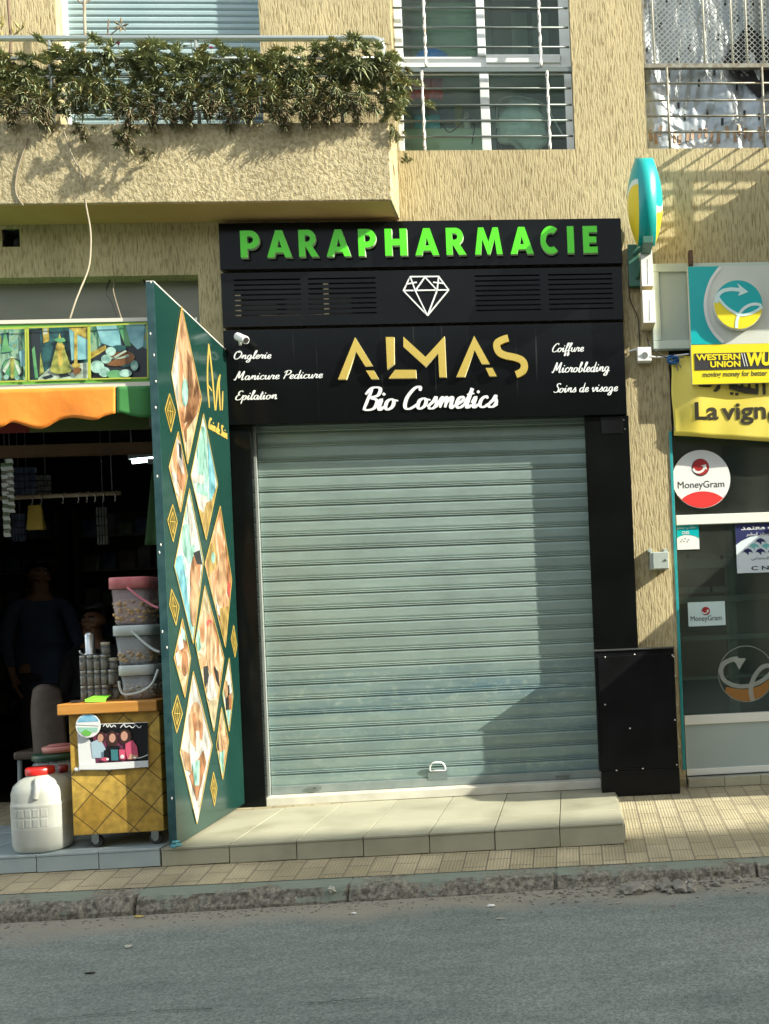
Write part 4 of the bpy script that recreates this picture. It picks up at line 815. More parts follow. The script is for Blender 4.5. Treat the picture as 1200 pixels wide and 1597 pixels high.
M_BAN = mat('yellow_vinyl', (.74, .60, .07), .45, col2=(.78, .66, .12), vs=3)
RT = thing('banner', 'creased yellow vinyl banner with black Arabic and Latin lettering below the light box', 'banner', (xe, YBN, zl0.z))
m = MB(); m.grid(ban, 120, 16); m.build('cloth', M_BAN, RT, solid=.0016)
def ban_map(X0, X1, Z0, Z1):
    def f(a, b):
        x = X0 + (X1 - X0) * a; z = Z0 + (Z1 - Z0) * b; u = (x - xe) / 1.75
        # surface height of the cloth at that point
        lo = ban(u, 0)[2]; hi = ban(u, 1)[2]; v = (z - lo) / (hi - lo)
        return Vector((x, ban(u, v)[1] - .004, z))
    return f
def on_banner(mb, s, l, t, r, b, **k):
    q = rect(l, t, r, b, YBN); put_text(mb, s, 0, 0, 0, 0, 0, th=Vector((0, .0014, 0)), mp=ban_map(*q), **k)
M_BINK = mat('banner_black_ink', (.035, .03, .015), .5)
m = MB(); on_banner(m, 'La', 1083, 628.5, 1120, 656, bold=.022); on_banner(m, 'vign', 1125, 630, 1194, 663, bold=.022); on_banner(m, 'ette', 1197, 634, 1254, 660, bold=.022); m.build('lettering', M_BINK, RT)
m = MB(); bm_ = ban_map(*rect(1083, 560, 1193, 624, YBN))
def bpx(pts):
    q = [at(x, y, YBN) for x, y in pts]; out = []
    for p in q:
        u = (p.x - xe) / 1.75; lo = ban(u, 0)[2]; hi = ban(u, 1)[2]; out.append(Vector((p.x, ban(u, (p.z - lo) / (hi - lo))[1] - .004, p.z)))
    y = min(p.y for p in out)
    for p in out: p.y = y
    return out
for pts in ([(1187,585),(1192,585),(1193,617.5),(1188,617.5)], [(1176,585),(1181.5,585),(1182,612),(1177,612)], [(1165,590),(1169,590),(1170,610),(1166,610)], [(1154,590),(1158,590),(1159,608),(1155,608)], [(1144,588),(1148.5,588),(1149,604),(1144.5,604)], [(1133,588),(1137,588),(1138,602),(1133.5,602)], [(1120,585),(1124,585),(1124,600),(1120,602)], [(1110,590),(1114,590),(1114,600),(1110,600)], [(1084,590),(1088,590),(1089,599),(1085,600)], [(1136,600),(1182,609),(1181,617),(1160,615),(1136,608)], [(1084,598),(1110,597),(1113,601),(1106,606),(1090,605)], [(1124,598),(1122,608),(1116,613),(1111,612),(1116,606),(1120,598)], [(1138,613),(1143,613),(1143,617),(1138,617)], [(1146,614),(1151,614),(1151,618),(1146,618)]):
    m.prism(bpx(pts), (0, .0014, 0))
m.build('arabic_lettering', M_BINK, RT)
c = bpx([(1052.5, 668)])[0]; m = MB(); m.tube([c + Vector((0, .003, 0)), c + Vector((0, -.001, 0))], .006, 10); m.build('eyelet', M_STEEL, RT)
# shop window
YO = .03
RT = thing('shop_window', 'white framed office window with dark glass above a grey kick panel', 'window', (.70, YO, .1))
xw0 = .703
def wb(t0, t1, xA=xw0 + .001, xB=4.19, y=YO, th=.06): 
    za, zb = at(1130, t1, y).z, at(1130, t0, y).z; return (xA, xB, y, y + th, za, zb)
m = MB(); m.box(*wb(801, 816.5)); m.box(*wb(1113.5, 1128)); m.box(*wb(1197, 1207)); m.build('frame', mat('white_aluminium', (.74, .76, .70), .3), RT, bevel=.003)
zA = at(1130, 816.5, YO).z; zB = at(1130, 1113.5, YO).z; zC = at(1130, 801, YO).z
M_OGL = glass_mat('office_glass', (.72, .82, .79), .01, 1.6, dust=.055)
m = MB(); m.box(xw0 + .002, 4.18, YO + .025, YO + .033, zB, zA); m.build('pane', M_OGL, RT)
m = MB(); m.box(xw0 + .002, 4.18, YO + .025, YO + .033, zC, at(1100, 560, YO).z); m.build('pane', M_OGL, RT)
m = MB(); q = wb(1128, 1197); m.box(q[0], q[1], YO + .012, YO + .05, q[4], q[5]); m.build('kick_panel', mat('grey_sheet_panel', (.34, .41, .40), .5, col2=(.37, .44, .43), vs=2), RT)
m = MB(); m.box(.70, 4.19, YO + .0, .24, 2.35, at(1100, 411, 0).z - .002); m.build('header', mat('dark_header', (.03, .032, .03), .6), RT)
m = MB(); m.box(xw0, 4.19, -.015, .09, .105, at(1130, 1210, 0).z); m.build('threshold', mat('metal_threshold', (.45, .46, .42), .35, metal=.5, col2=(.36, .35, .3), vs=14), RT, bevel=.002)
m = MB(); a = at(1047.5, 690, -.004); b = at(1066, 1208, -.004); m.box(.676, .694, -.006, .06, .2, 2.34); m.build('edge_strip', M_TEALT, base=(.685, 0, .2), label='narrow teal strip down the edge of the pillar beside the office window', cat='trim', bevel=.001)
m = MB(); w_ = .23
for i in range(15): m.box(.70 + i*w_ + .002, .70 + (i+1)*w_ - .002, -.055, -.016, pave_z(.7 + i*w_, -.05) + .002, .150)
m.build('plinth_tiles', M_TILE, base=(.7, -.05, .1), label='low row of beige tiles at the foot of the office window', cat='plinth', bevel=.0015)
# stickers on the glass
def disc(mb, c, r, y, th=.0012, mi=0, n=44): mb.prism([Vector((c.x + r*math.cos(2*math.pi*i/n), y, c.z + r*math.sin(2*math.pi*i/n))) for i in range(n)], (0, th, 0), mi)
M_RED = mat('red_print', (.68, .035, .03), .45); M_RED2 = mat('dark_red_print', (.36, .02, .02), .4)
def swoosh(mb, c, r, y, mi_red, mi_w, mi_k):
    disc(mb, c, r, y, .001, mi_k); disc(mb, Vector((c.x + r*.04, 0, c.z + r*.05)), r*.93, y - .0008, .0006, mi_red)
    q = catmull([(-.85, -.12), (-.6, -.46), (-.1, -.55), (.32, -.3), (.48, .08)], 6); ribbon(mb, q, .26, lambda u, v: Vector((c.x + r*u, y - .0016, c.z + r*v)), (0, .0006, 0), mi_w, taper=False, swell=0)
    mb.prism([Vector((c.x + r*u, y - .0020, c.z + r*v)) for u, v in [(-.02, .16), (.66, .34), (.72, -.30), (.48, -.12), (.40, .10)]], (0, .0006, 0), mi_w)
YG_ = YO + .022
dc = at(1094, 747.5, YG_ - .01); dr = at(1139, 747.5, YG_ - .01).x - dc.x; yy = YG_ - .02
RT = thing('round_sticker', 'round white sticker with a red lower segment high on the office glass', 'sticker', tuple(dc))
m = MB(); disc(m, dc, dr, yy, .004); m.build('disc', M_WPAPER, RT)
m = MB(); segm = arc(0, -1.02, .98, .66, 28, 152, 18); low = arc(0, 0, .985, .985, -146, -34, 22)
m.prism([Vector((dc.x + dr*u, yy - .0012, dc.z + dr*v)) for u, v in low + [(u, v) for u, v in arc(0, -1.12, .93, .70, 40, 140, 18)]], (0, .001, 0)); m.build('red_segment', M_RED, RT)
m = MB(); lc = Vector((dc.x - dr*.02, 0, dc.z + dr*.40)); swoosh(m, lc, dr*.30, yy - .0012, 0, 1, 2); m.build('emblem', [M_RED2, M_WPAPER, M_INKB], RT)
m = MB(); put_text(m, 'MoneyGram', 1057.5, 750, 1130, 764, yy - .0012, .001, bold=0); m.build('lettering', M_INKB, RT)
yy = YG_ - .003
q = rect(1073.5, 938.5, 1131.5, 976, yy); RT = thing('rectangular_sticker', 'small pale rectangular sticker with a red swirl emblem on the office glass', 'sticker', (q[0], yy, q[2]))
m = MB(); m.box(q[0], q[1], yy, yy + .002, q[2], q[3]); m.build('card', mat('pale_blue_card', (.55, .70, .70), .5), RT)
m = MB(); c = at(1101, 953, yy); swoosh(m, c, at(1107.5, 953, yy).x - c.x, yy - .0012, 0, 1, 2); m.build('emblem', [M_RED2, M_WPAPER, M_INKB], RT)
m = MB(); put_text(m, 'MoneyGram', 1077.5, 960, 1126, 970.5, yy - .0012, .001, bold=0); m.build('lettering', M_INKB, RT)
q = rect(1049.5, 818, 1090.5, 857, yy); RT = thing('rectangular_sticker', 'small teal and white sticker in the upper left corner of the office glass', 'sticker', (q[0], yy, q[2]))
q = (max(q[0], .706),) + q[1:]
m = MB(); m.box(q[0], q[1], yy, yy + .002, q[2], q[3]); m.build('card', M_WPAPER, RT)
m = MB(); m.prism([Vector((q[0] + (q[1]-q[0])*u, yy - .0012, q[2] + (q[3]-q[2])*v)) for u, v in [(0, .46), (.15, .54), (.35, .59), (.6, .58), (.85, .52), (1, .44), (1, 1), (0, 1)]], (0, .001, 0)); m.build('teal_print', M_CYAN, RT)
m = MB()
put_text(m, '\ufee1\ufe98\ufecc\ufee3 \ufe90\ufe98\ufb82\ufee3'.replace('\ufb82', '\ufedc'), 1056, 820.5, 1085, 826.5, yy - .0024, .001, bold=.01); put_text(m, 'CNSS', 1064, 828.5, 1075, 833, yy - .0024, .001, bold=.02); m.build('lettering', M_WPAPER, RT)
m = MB()
for i, (px, py) in enumerate(((1064, 842), (1069, 840), (1074, 842), (1062, 845), (1067, 844.5), (1072, 845))): m.prism([at(px - 1.5, py + 1, yy - .0012), at(px, py - 1.4, yy - .0012), at(px + 1.7, py + .7, yy - .0012), at(px + .3, py - .2, yy - .0012)], (0, .001, 0))
m.build('emblem', M_NAVY, RT)
q = rect(1148.5, 816, 1238, 892.5, yy); RT = thing('notice', 'navy and white notice with Arabic heading and small bird emblems on the office glass', 'notice', (q[0], yy, q[2]))
m = MB(); m.box(q[0], q[1], yy, yy + .002, q[2], q[3]); m.build('card', mat('pale_notice_paper', (.66, .74, .78), .5), RT)
m = MB(); m.prism([Vector((q[0] + (q[1]-q[0])*u, yy - .0012, q[2] + (q[3]-q[2])*v)) for u, v in [(0, .58), (.10, .66), (.25, .735), (.45, .765), (.65, .75), (.85, .69), (1, .58), (1, 1), (0, 1)]], (0, .001, 0)); m.build('navy_heading', M_NAVY, RT)
m = MB(); put_text(m, '\ufeaa\ufee4\ufe98\ufecc\ufee3 \ufe90\ufe98\ufedc\ufee3', 1156, 818, 1234, 827.5, yy - .0024, .001, bold=.02); put_text(m, '\u0631\ufeb8\ufe92\ufedf \ufeae\ufed4\ufeb4\ufedf \ufeae\ufeed\ufe96', 1164, 829.5, 1226, 835.5, yy - .0024, .001, bold=.008); m.build('heading_lettering', M_WPAPER, RT)
m = MB(); m2 = MB()
def bird(mb, px, py, y, s=1.0): mb.prism([at(px + a*s, py + b*s, y) for a, b in [(-8, 2), (-4.5, -3), (1, -5), (6, -2.5), (9, 2.5), (5, .5), (2, .8), (1.5, 6), (-1.5, 2.5), (-5, .6)]], (0, .001, 0))
for px, py in ((1186, 844), (1166, 860), (1186, 860), (1205, 860)): bird(m, px, py, yy - .0012)
for px, py in ((1176, 852), (1195, 852)): bird(m2, px, py, yy - .0012)
m.build('navy_emblem', M_NAVY, RT); m2.build('teal_emblem', mat('pale_teal_print', (.16, .48, .48), .5), RT)
m = MB(); put_text(m, '\ufef2\ufecb\ufe8e\ufee4\ufe98\ufe9f\ufef9\u0627 \u0646\ufe8e\ufee4\ufec0\ufedf\u0627', 1172, 867.5, 1226, 874, yy - .0012, .001); put_text(m, 'C N S S', 1172, 882, 1224, 888.5, yy - .0012, .001, bold=.02); m.build('lettering', M_INKB, RT)
# etched round logo on the lower glass
c = at(1164, 1051, yy); r = at(1207.5, 1051, yy).x - c.x
M_ETCH = mat('etched_film', (.42, .46, .42), .6, alpha=.55); M_ETCHO = mat('ochre_film', (.34, .16, .035), .6, alpha=.75)
RT = thing('window_decal', 'round translucent swirl and arrow decal low on the office glass', 'decal', tuple(c))
m = MB(); n = 60
for i in range(n):
    a0, a1 = 2*math.pi*i/n, 2*math.pi*(i+1)/n
    m.face([Vector((c.x + r*k*math.cos(a), yy, c.z + r*k*math.sin(a))) for a, k in ((a0, .975), (a1, .975), (a1, 1), (a0, 1))])
ys = yy - .0004
for pts, w_ in (([(-.93, .10), (-.80, .38), (-.52, .52), (-.26, .56)], .17), ([(-.90, .20), (-.82, -.15), (-.52, -.36), (-.1, -.44), (.35, -.36), (.75, -.14), (.95, .1)], .15), ([(.20, -.96), (.14, -.6), (.24, -.2), (.5, .15), (.75, .26), (.96, .2)], .16)):
    q = catmull(pts, 6); ribbon(m, q, w_, lambda u, v: Vector((c.x + r*u, ys, c.z + r*v)), (0, .0003, 0), 0, taper=False, swell=0); ys -= .0004
m.prism([Vector((c.x + r*u, ys, c.z + r*v)) for u, v in [(-.52, .60), (.02, .55), (-.25, .16), (-.33, .36)]], (0, .0003, 0)); m.build('swirl', M_ETCH, RT)
m = MB(); wv = catmull([(-.72, -.42), (-.3, -.52), (.1, -.53), (.5, -.42), (.86, -.18)], 6)
m.prism([Vector((c.x + r*u, yy + .0006, c.z + r*v)) for u, v in wv + arc(0, 0, .965, .965, -8, -144, 24)], (0, .0004, 0)); m.build('ochre_segment', M_ETCHO, RT)
# office furniture behind the glass
M_FURN = mat('grey_green_laminate', (.50, .58, .50), .5); M_FDARK = mat('dark_laminate', (.16, .20, .19), .5)
def pv(px, py, y): return at(px, py, y)
YF_ = .55
RT = thing('service_counter', 'dim grey green service counter with framed openings behind the office glass', 'counter', (1.1, YF_, .1))
m = MB()
for t, b in ((925, 935), (986, 994), (1049, 1054)): q = rect(1040, t, 1400, b, YF_); m.box(q[0], q[1], YF_, YF_ + .04, q[2], q[3])
za = at(1150, 1130, YF_).z; zt = at(1150, 868, YF_).z
for l, r_ in ((1142, 1152), (1136, 1142)): x = at(l, 980, YF_).x; x2 = at(r_, 980, YF_).x; m.box(x, x2, YF_ + .041, YF_ + .07, .12, zt)
m.build('frame', M_FURN, RT, bevel=.003)
m = MB(); q = rect(1040, 1054, 1400, 1180, YF_ + .02); m.box(q[0], q[1], YF_ + .06, YF_ + .1, .12, q[3]); m.build('front_panel', M_FDARK, RT)
m = MB(); q = rect(1058, 864, 1142, 886, YF_ - .01); m.box(q[0], q[1], YF_ - .01, YF_ + .03, q[2], q[3]); m.build('name_band', mat('pale_band', (.50, .58, .52), .5), RT)
m = MB(); put_text(m, 'MoneyGram', 1079, 865.5, 1110, 872.5, YF_ - .0115, .001); put_text(m, 'MoneyGram', 1131, 864, 1160, 871, YF_ - .0115, .001); m.build('lettering', M_INKB, RT)
m = MB()
for px in (1074, 1126): disc(m, at(px, 868.5, YF_ - .0115), .016, YF_ - .0115, .001)
m.build('emblem', M_INKB, RT)
m = MB(); q = rect(1053, 886, 1142, 985, YF_ + .2); m.box(q[0], q[1], YF_ + .2, YF_ + .22, q[2], q[3]); m.build('back_panel', M_FDARK, RT)
for l, t, r_, b, lb in ((1058, 921, 1073, 938, 'dim grey paper file box leftmost on the office shelf'), (1075, 920.5, 1106, 938, 'dim grey paper file box in the middle of the office shelf'), (1109, 919, 1137, 938, 'dim grey paper file box rightmost on the office shelf')):
    q = rect(l, t, r_, b, YF_ + .08); m = MB(); z_ = at(1090, 925, YF_).z + .0005; m.box(q[0], q[1], YF_ + .0, YF_ + .18, z_ - .002 + .002, q[3] + .02); m.build('file_box', mat('grey_card_box', (.45, .50, .46), .7), base=(q[0], YF_, z_), label=lb, cat='box', group='file boxes on the office shelf', bevel=.003)
# ------------------------------------------------------------------ left-hand grocery
XP = -2.005
def atp(px, py, X=XP):
    d = RM @ Vector(((px - CX) / F, -(py - CY) / F, -1)); t = (X - CAM.x) / d.x; return CAM + d * t
# hinged green picture panel, standing square to the front
yn = -1.03; zt_n, zt_f = 2.955, 2.895; zb = .130
RT = thing('hinged_picture_board', 'tall green board standing square to the front with beauty pictures in gold edged diamonds', 'board', (XP, -.5, zb))
M_PGRN = mat('dark_green_print', (.006, .031, .026), .16, col2=(.011, .043, .035), vs=1.6, spec=.6, bump=.05, bs=3, bdist=.03)
m = MB(); m.prism([Vector((XP, yn, zb)), Vector((XP, -.062, zb + .02)), Vector((XP, -.062, zt_f)), Vector((XP, yn, zt_n))], (-.036, 0, 0)); m.build('board', M_PGRN, RT, bevel=.002)
m = MB(); m.box(XP - .0375, XP + .0015, yn - .003, yn - .0004, zb, zt_n + .002); m.build('edge_trim', mat('dark_blue_green_edge', (.012, .05, .055), .4, col2=(.03, .08, .085), vs=20), RT)
m = MB(); m.prism([Vector((XP + .001, yn, zt_n + .001)), Vector((XP + .001, -.062, zt_f + .001)), Vector((XP + .001, -.062, zt_f + .008)), Vector((XP + .001, yn, zt_n + .008))], (-.038, 0, 0)); m.build('top_trim', mat('grey_white_trim', (.5, .5, .46), .5), RT)
M_GLINE = mat('gold_print', (.40, .28, .06), .4)
def clip(sub, poly):                                    # Sutherland-Hodgman against a convex outline
    ar = sum(poly[i][0]*poly[(i+1) % len(poly)][1] - poly[(i+1) % len(poly)][0]*poly[i][1] for i in range(len(poly)))
    P = poly if ar > 0 else poly[::-1]; out = sub
    for i in range(len(P)):
        a, b = P[i], P[(i+1) % len(P)]; inp, out = out, []
        if not inp: break
        side = lambda p: (b[0]-a[0])*(p[1]-a[1]) - (b[1]-a[1])*(p[0]-a[0])
        for k in range(len(inp)):
            c, e = inp[k], inp[(k+1) % len(inp)]; sc, se = side(c), side(e)
            if sc >= 0: out.append(c)
            if sc * se < 0: t = sc / (sc - se); out.append((c[0] + t*(e[0]-c[0]), c[1] + t*(e[1]-c[1])))
    return out
def pcol(name, c, c2=None, vs=14): return mat('print_' + name, tuple(x * .55 for x in c), .3, col2=c2 or c, vs=22, vst=(1, 1, .5), detail=9, lo=.36, hi=.60)
SK = pcol('skin', (0.311, 0.174, 0.089), (0.400, 0.259, 0.148)); SKD = pcol('deep_skin', (0.200, 0.089, 0.037), (0.296, 0.141, 0.067)); WHT = pcol('white', (0.370, 0.363, 0.340), (0.429, 0.422, 0.400)); HAIR = pcol('brown_hair', (0.089, 0.041, 0.022), (0.192, 0.096, 0.044)); TEA = pcol('mint', (0.133, 0.311, 0.259), (0.252, 0.429, 0.370)); BLU = pcol('glove_blue', (0.081, 0.266, 0.333), (0.148, 0.340, 0.400)); GOLDP = pcol('tan', (0.252, 0.163, 0.044), (0.326, 0.229, 0.081)); LIPS = pcol('rose', (0.370, 0.074, 0.059)); DKP = pcol('dark', (0.022, 0.022, 0.022)); CREAM = pcol('cream', (0.348, 0.281, 0.163), (0.400, 0.340, 0.229))
def mixmat(name, cols, sc, dist=1.2):
    m = bpy.data.materials.new(name); m.use_nodes = True; t = m.node_tree; N = t.nodes; L = t.links; b = N['Principled BSDF']; b.inputs['Roughness'].default_value = .25
    tc = N.new('ShaderNodeTexCoord'); mp = N.new('ShaderNodeMapping'); mp.inputs['Scale'].default_value = (1, 1, .5); L.new(tc.outputs['Object'], mp.inputs[0]); n = N.new('ShaderNodeTexNoise'); n.inputs['Scale'].default_value = sc; n.inputs['Detail'].default_value = 4; n.inputs['Distortion'].default_value = dist; L.new(mp.outputs[0], n.inputs[0])
    r = N.new('ShaderNodeValToRGB'); k = len(cols)
    while len(r.color_ramp.elements) < k: r.color_ramp.elements.new(.5)
    for i, c in enumerate(cols): r.color_ramp.elements[i].position = .30 + .40 * i / (k - 1); r.color_ramp.elements[i].color = lin(c)
    L.new(n.outputs['Fac'], r.inputs[0]); L.new(r.outputs[0], b.inputs['Base Color']); return m
MIXA = mixmat('print_warm_mix', [(.10, .045, .02), (.28, .14, .07), (.36, .22, .12), (.42, .38, .30), (.30, .17, .09)], 9); MIXB = mixmat('print_cool_mix', [(.06, .10, .09), (.13, .28, .27), (.38, .42, .40), (.14, .30, .25), (.28, .18, .10)], 8)
PX = [SK, SKD, WHT, HAIR, TEA, BLU, GOLDP, LIPS, DKP, CREAM, MIXA, MIXB]; S_, SD, W_, H_, T_, B_, G_, L__, D_, C_ = range(10)
def pic(outline, base, shapes, label=None):
    m = MB(); n = 0
    q = [tuple(p) for p in outline]
    m.prism([atp(*p, XP + .0012) for p in q], (-.001, 0, 0), base)
    for k, (mi, pts) in enumerate(shapes):
        c = clip(list(pts), q)
        if len(c) > 2: m.prism([atp(*p, XP + .0024 + .0004 * k) for p in c], (-.0008, 0, 0), mi)
    for i in range(4):
        a, b = q[i], q[(i+1) % 4]; X = XP + .0050; A, B = atp(*a, X), atp(*b, X); d = (B - A).normalized(); nn = Vector((0, -d.z, d.y)) * .0030
        m.prism([A - nn, B - nn, B + nn, A + nn], (-.0008, 0, 0), 12)
    m.build('picture', PX + [M_GLINE], RT, label=label)
def ell(cx, cy, rx, ry, rot=0, n=14):
    c, s = math.cos(math.radians(rot)), math.sin(math.radians(rot)); return [(cx + rx*math.cos(2*math.pi*i/n)*c - ry*math.sin(2*math.pi*i/n)*s, cy + rx*math.cos(2*math.pi*i/n)*s + ry*math.sin(2*math.pi*i/n)*c) for i in range(n)]
pic([(284,478),(268,583),(293,724),(315,621)], 10, [(W_, [(260,560),(277,520),(279,640),(268,640)]), (S_, [(286,470),(300,520),(306,620),(290,600),(280,540)]), (H_, [(292,545),(299,560),(302,620),(296,655),(288,660),(294,610)]), (T_, ell(289,612,5,22)), (H_, [(306,590),(313,615),(303,665),(290,690),(288,672),(299,640)]), (C_, [(292,670),(312,640),(300,700),(292,722)])])
pic([(278.5,673),(264,728.5),(282,799),(293,742)], 10, [(W_, [(274,680),(282,690),(288,740),(280,735)]), (DKP and D_, [(279,690),(283,695),(284,718),(280,712)]), (SD, [(278,720),(287,745),(284,765),(276,745)]), (W_, [(268,735),(276,740),(280,775),(272,765)])])
pic([(318,645),(298,742),(322,842),(340,755)], 11, [(T_, [(310,660),(322,670),(326,780),(308,770)]), (W_, [(298,735),(318,742),(318,755),(300,752)]), (B_, [(324,680),(334,710),(336,770),(328,790)]), (G_, [(310,790),(330,780),(338,760),(330,830),(316,840)]), (W_, [(305,768),(324,775),(318,800),(308,790)])])
pic([(296,762),(272.6,883),(302,1004),(318,875)], 11, [(BLU and B_, [(272,870),(284,865),(290,900),(300,990),(292,980),(276,920)]), (T_, [(285,820),(300,815),(305,860),(296,880),(286,860)]), (SD, ell(305,895,8,34,4)), (S_, ell(304,930,7,48,2)), (DKP and D_, [(302,862),(312,858),(316,880),(308,880)]), (W_, [(292,780),(300,800),(304,850),(298,850)])])
pic([(344,789),(320,880),(352,1010),(362,904)], 10, [(G_, [(322,860),(336,840),(340,880),(326,900)]), (T_, ell(333,870,3,9)), (S_, ell(348,900,9,45,6)), (SD, [(352,850),(362,880),(360,930),(354,905)]), (LIPS and L__, [(356,905),(362,915),(359,935),(355,925)]), (G_, [(340,950),(356,945),(356,990),(350,1000)]), (W_, [(338,940),(342,945),(344,962),(340,958)])])
pic([(320,913),(305,1003),(334,1141),(350,1026)], 10, [(C_, [(318,915),(330,950),(326,960),(316,950)]), (LIPS and L__, ell(327,972,4.5,6)), (S_, ell(329,1010,6.5,40)), (C_, [(328,990),(331,990),(332,1060),(329,1060)]), (DKP and D_, [(318,1040),(324,1038),(327,1056),(320,1075)]), (DKP and D_, [(334,1038),(341,1048),(343,1072),(338,1060)]), (W_, [(326,1055),(332,1050),(338,1085),(328,1095),(322,1085)]), (C_, [(320,1095),(342,1090),(336,1135),(332,1135)]), (T_, [(305,990),(311,980),(314,1010),(309,1020)])])
pic([(285,965),(272,1026),(289,1088),(298,1026)], 10, [(W_, [(276,1000),(284,985),(287,1010),(280,1015)]), (SD, ell(289,1035,5,20)), (T_, [(282,975),(289,985),(290,1000),(284,995)]), (W_, [(274,1020),(279,1015),(281,1035),(277,1040)])])
pic([(302,1047),(281.5,1173.5),(308,1285),(331.5,1162)], W_, [(SK and S_, ell(306,1130,11,36)), (SD, [(300,1115),(305,1110),(309,1140),(304,1150)]), (SD, [(311,1122),(317,1130),(316,1155),(312,1150)]), (W_, [(306,1140),(311,1140),(313,1170),(306,1172)]), (SK and S_, [(283,1168),(296,1176),(300,1205),(290,1200)]), (SD, [(296,1210),(318,1170),(322,1190),(308,1250)]), (T_, [(300,1190),(312,1185),(311,1225),(304,1225)]), (W_, [(298,1262),(316,1258),(309,1284)])])
pic([(358,1026),(347.6,1082),(358,1141),(364,1085)], 11, [(W_, [(355,1030),(360,1040),(361,1070),(356,1065)]), (DKP and D_, [(351,1070),(358,1068),(360,1105),(353,1108)]), (SK and S_, ell(353,1075,3,14)), (SD, [(357,1085),(362,1080),(362,1105),(358,1108)])])
pic([(346,1103),(338,1162),(348,1216),(357,1156)], 10, [(SK and S_, [(340,1150),(347,1135),(352,1170),(345,1190)]), (CREAM and C_, [(346,1115),(351,1130),(352,1150),(346,1145)]), (T_, [(342,1175),(350,1170),(349,1205),(345,1205)]), (DKP and D_, [(338,1150),(341,1145),(342,1170),(340,1172)])])
def emblem(q):
    m = MB(); cx = sum(p[0] for p in q)/4; cy = sum(p[1] for p in q)/4
    m.prism([atp(*p, XP + .0012) for p in q], (-.001, 0, 0), 0)
    def ln(a, b, X, w_):
        A, B = atp(*a, X), atp(*b, X); d = (B - A).normalized(); nn = Vector((0, -d.z, d.y)) * w_; m.prism([A - nn, B - nn, B + nn, A + nn], (-.0008, 0, 0), 1)
    for i in range(4): ln(q[i], q[(i+1) % 4], XP + .0026, .0034)
    q2 = [((p[0]*.55 + cx*.45), (p[1]*.6 + cy*.4)) for p in q]
    for i in range(4): ln(q2[i], q2[(i+1) % 4], XP + .0032, .0022)
    ln(q2[1], q2[3], XP + .0038, .002); ln(q2[0], q2[2], XP + .0044, .002)
    m.build('small_diamond', [mat('dark_olive_print', (.06, .055, .012), .4), M_GLINE], RT)
for q in ([(265,614),(258,639),(267,674),(274,642)], [(270,787),(262,812),(270.6,845),(277,814)], [(268,919),(265,944),(275,975),(280,946)], [(277,1084),(269,1112),(276,1143),(285,1113)], [(365,975),(361,997),(367,1025),(370,1006)], [(333.5,1204),(329,1229),(335,1257),(339,1229)]): emblem(q)
m = MB()
for k, pts in enumerate(([(326,536),(324,590),(327,636)], [(326,536),(331,580),(336,640)], [(325,600),(331,610)], [(344,584),(342,600),(344,640)], [(337,640),(340,600),(344,584)], [(348,610),(347,640)])):
    q = catmull(pts, 6); ribbon(m, q, 2.1, lambda u, v: atp(u, v, XP + .0015 + .0003 * k), (-.001, 0, 0), 0, swell=.3)
m.build('gold_initials', M_GLINE, RT)
m = MB(); XT = XP + .0015
def pmap(u, v): return atp(325.5 + 29 * u, 668 + 17 * u + (-19 + 2 * u) * v, XT)
script_text(m, 'Coin de Soin', 0, 0, 0, 0, 0, Vector((-.001, 0, 0)), .07, .3, mp=pmap, step=Vector((.0002, 0, 0))); m.build('script_lettering', M_GLINE, RT)
m = MB()
for px, py in ((252,450),(253,527),(254,560),(255,600),(256,640),(258,745),(259,850),(259.5,862),(261,985),(262,1010),(262,1250)):
    q = atp(px, py, XP + .001); z = q.z; m.blob((XP - .018 + rnd.uniform(-.01, .01), yn - .003, z), .006, int(px*7), .4, 1, sc=(.8, .4, 1.4))
m.build('chipped_paint', mat('bare_chip', (.6, .6, .55), .7), RT)
m = MB(); c = Vector((XP - .0, yn + .0, .125))
for i in range(5):
    pts = [c + Vector((rnd.uniform(-.03, .03), rnd.uniform(-.05, .0), rnd.uniform(.004, .03))) for _ in range(4)]; m.tube(catmull([tuple(p) for p in pts], 4), .006, 6)
m.build('twine_scrap', mat('teal_twine', (.08, .28, .32), .7), base=tuple(c), label='scrap of teal twine on the step at the foot of the green board', cat='twine')

# light box with three wedding pictures, and the awning valance
YL_ = -.985
x1 = at(243, 550, YL_).x - .006; z1 = at(120, 498.5, YL_).z; z0 = at(120, 604, YL_).z
RT = thing('picture_light_box', 'long green light box with framed pictures of ornate gifts above the orange awning', 'sign', (-3.3, YL_, z0))
M_LIME = mat('lime_plastic', (.20, .50, .05), .35, col2=(.14, .40, .08), vs=2); M_DGRN = mat('deep_green_plastic', (.03, .22, .08), .35)
m = MB(); m.box(-5.2, x1, YL_ + .004, -.80, z0, z1); m.build('case', mat('grey_beige_case', (.30, .27, .22), .6), RT, bevel=.003)
m = MB(); m.box(-5.19, x1 - .002, YL_ + .0035, YL_ + .0039, z0 + .02, z1 - .013); m.build('lime_ground', M_LIME, RT)
m = MB(); t_ = .016
m.box(-5.2, x1, YL_ - .002, YL_ + .0035, z1 - t_, z1 + .004); m.box(-5.2, x1, YL_ - .002, YL_ + .0035, z0 - .006, z0 + t_ + .004); m.build('white_rim', mat('cream_rim', (.70, .68, .56), .4), RT, bevel=.0015)
def lpoly(mb, pts, k, mi): mb.prism([at(x, y, YL_ + .003 - .0006 * k) for x, y in pts], (0, .0006, 0), mi)
m = MB(); lpoly(m, [(231,505),(243,504),(244,592),(232,593)], 3, 0); m.build('green_end', M_DGRN, RT)
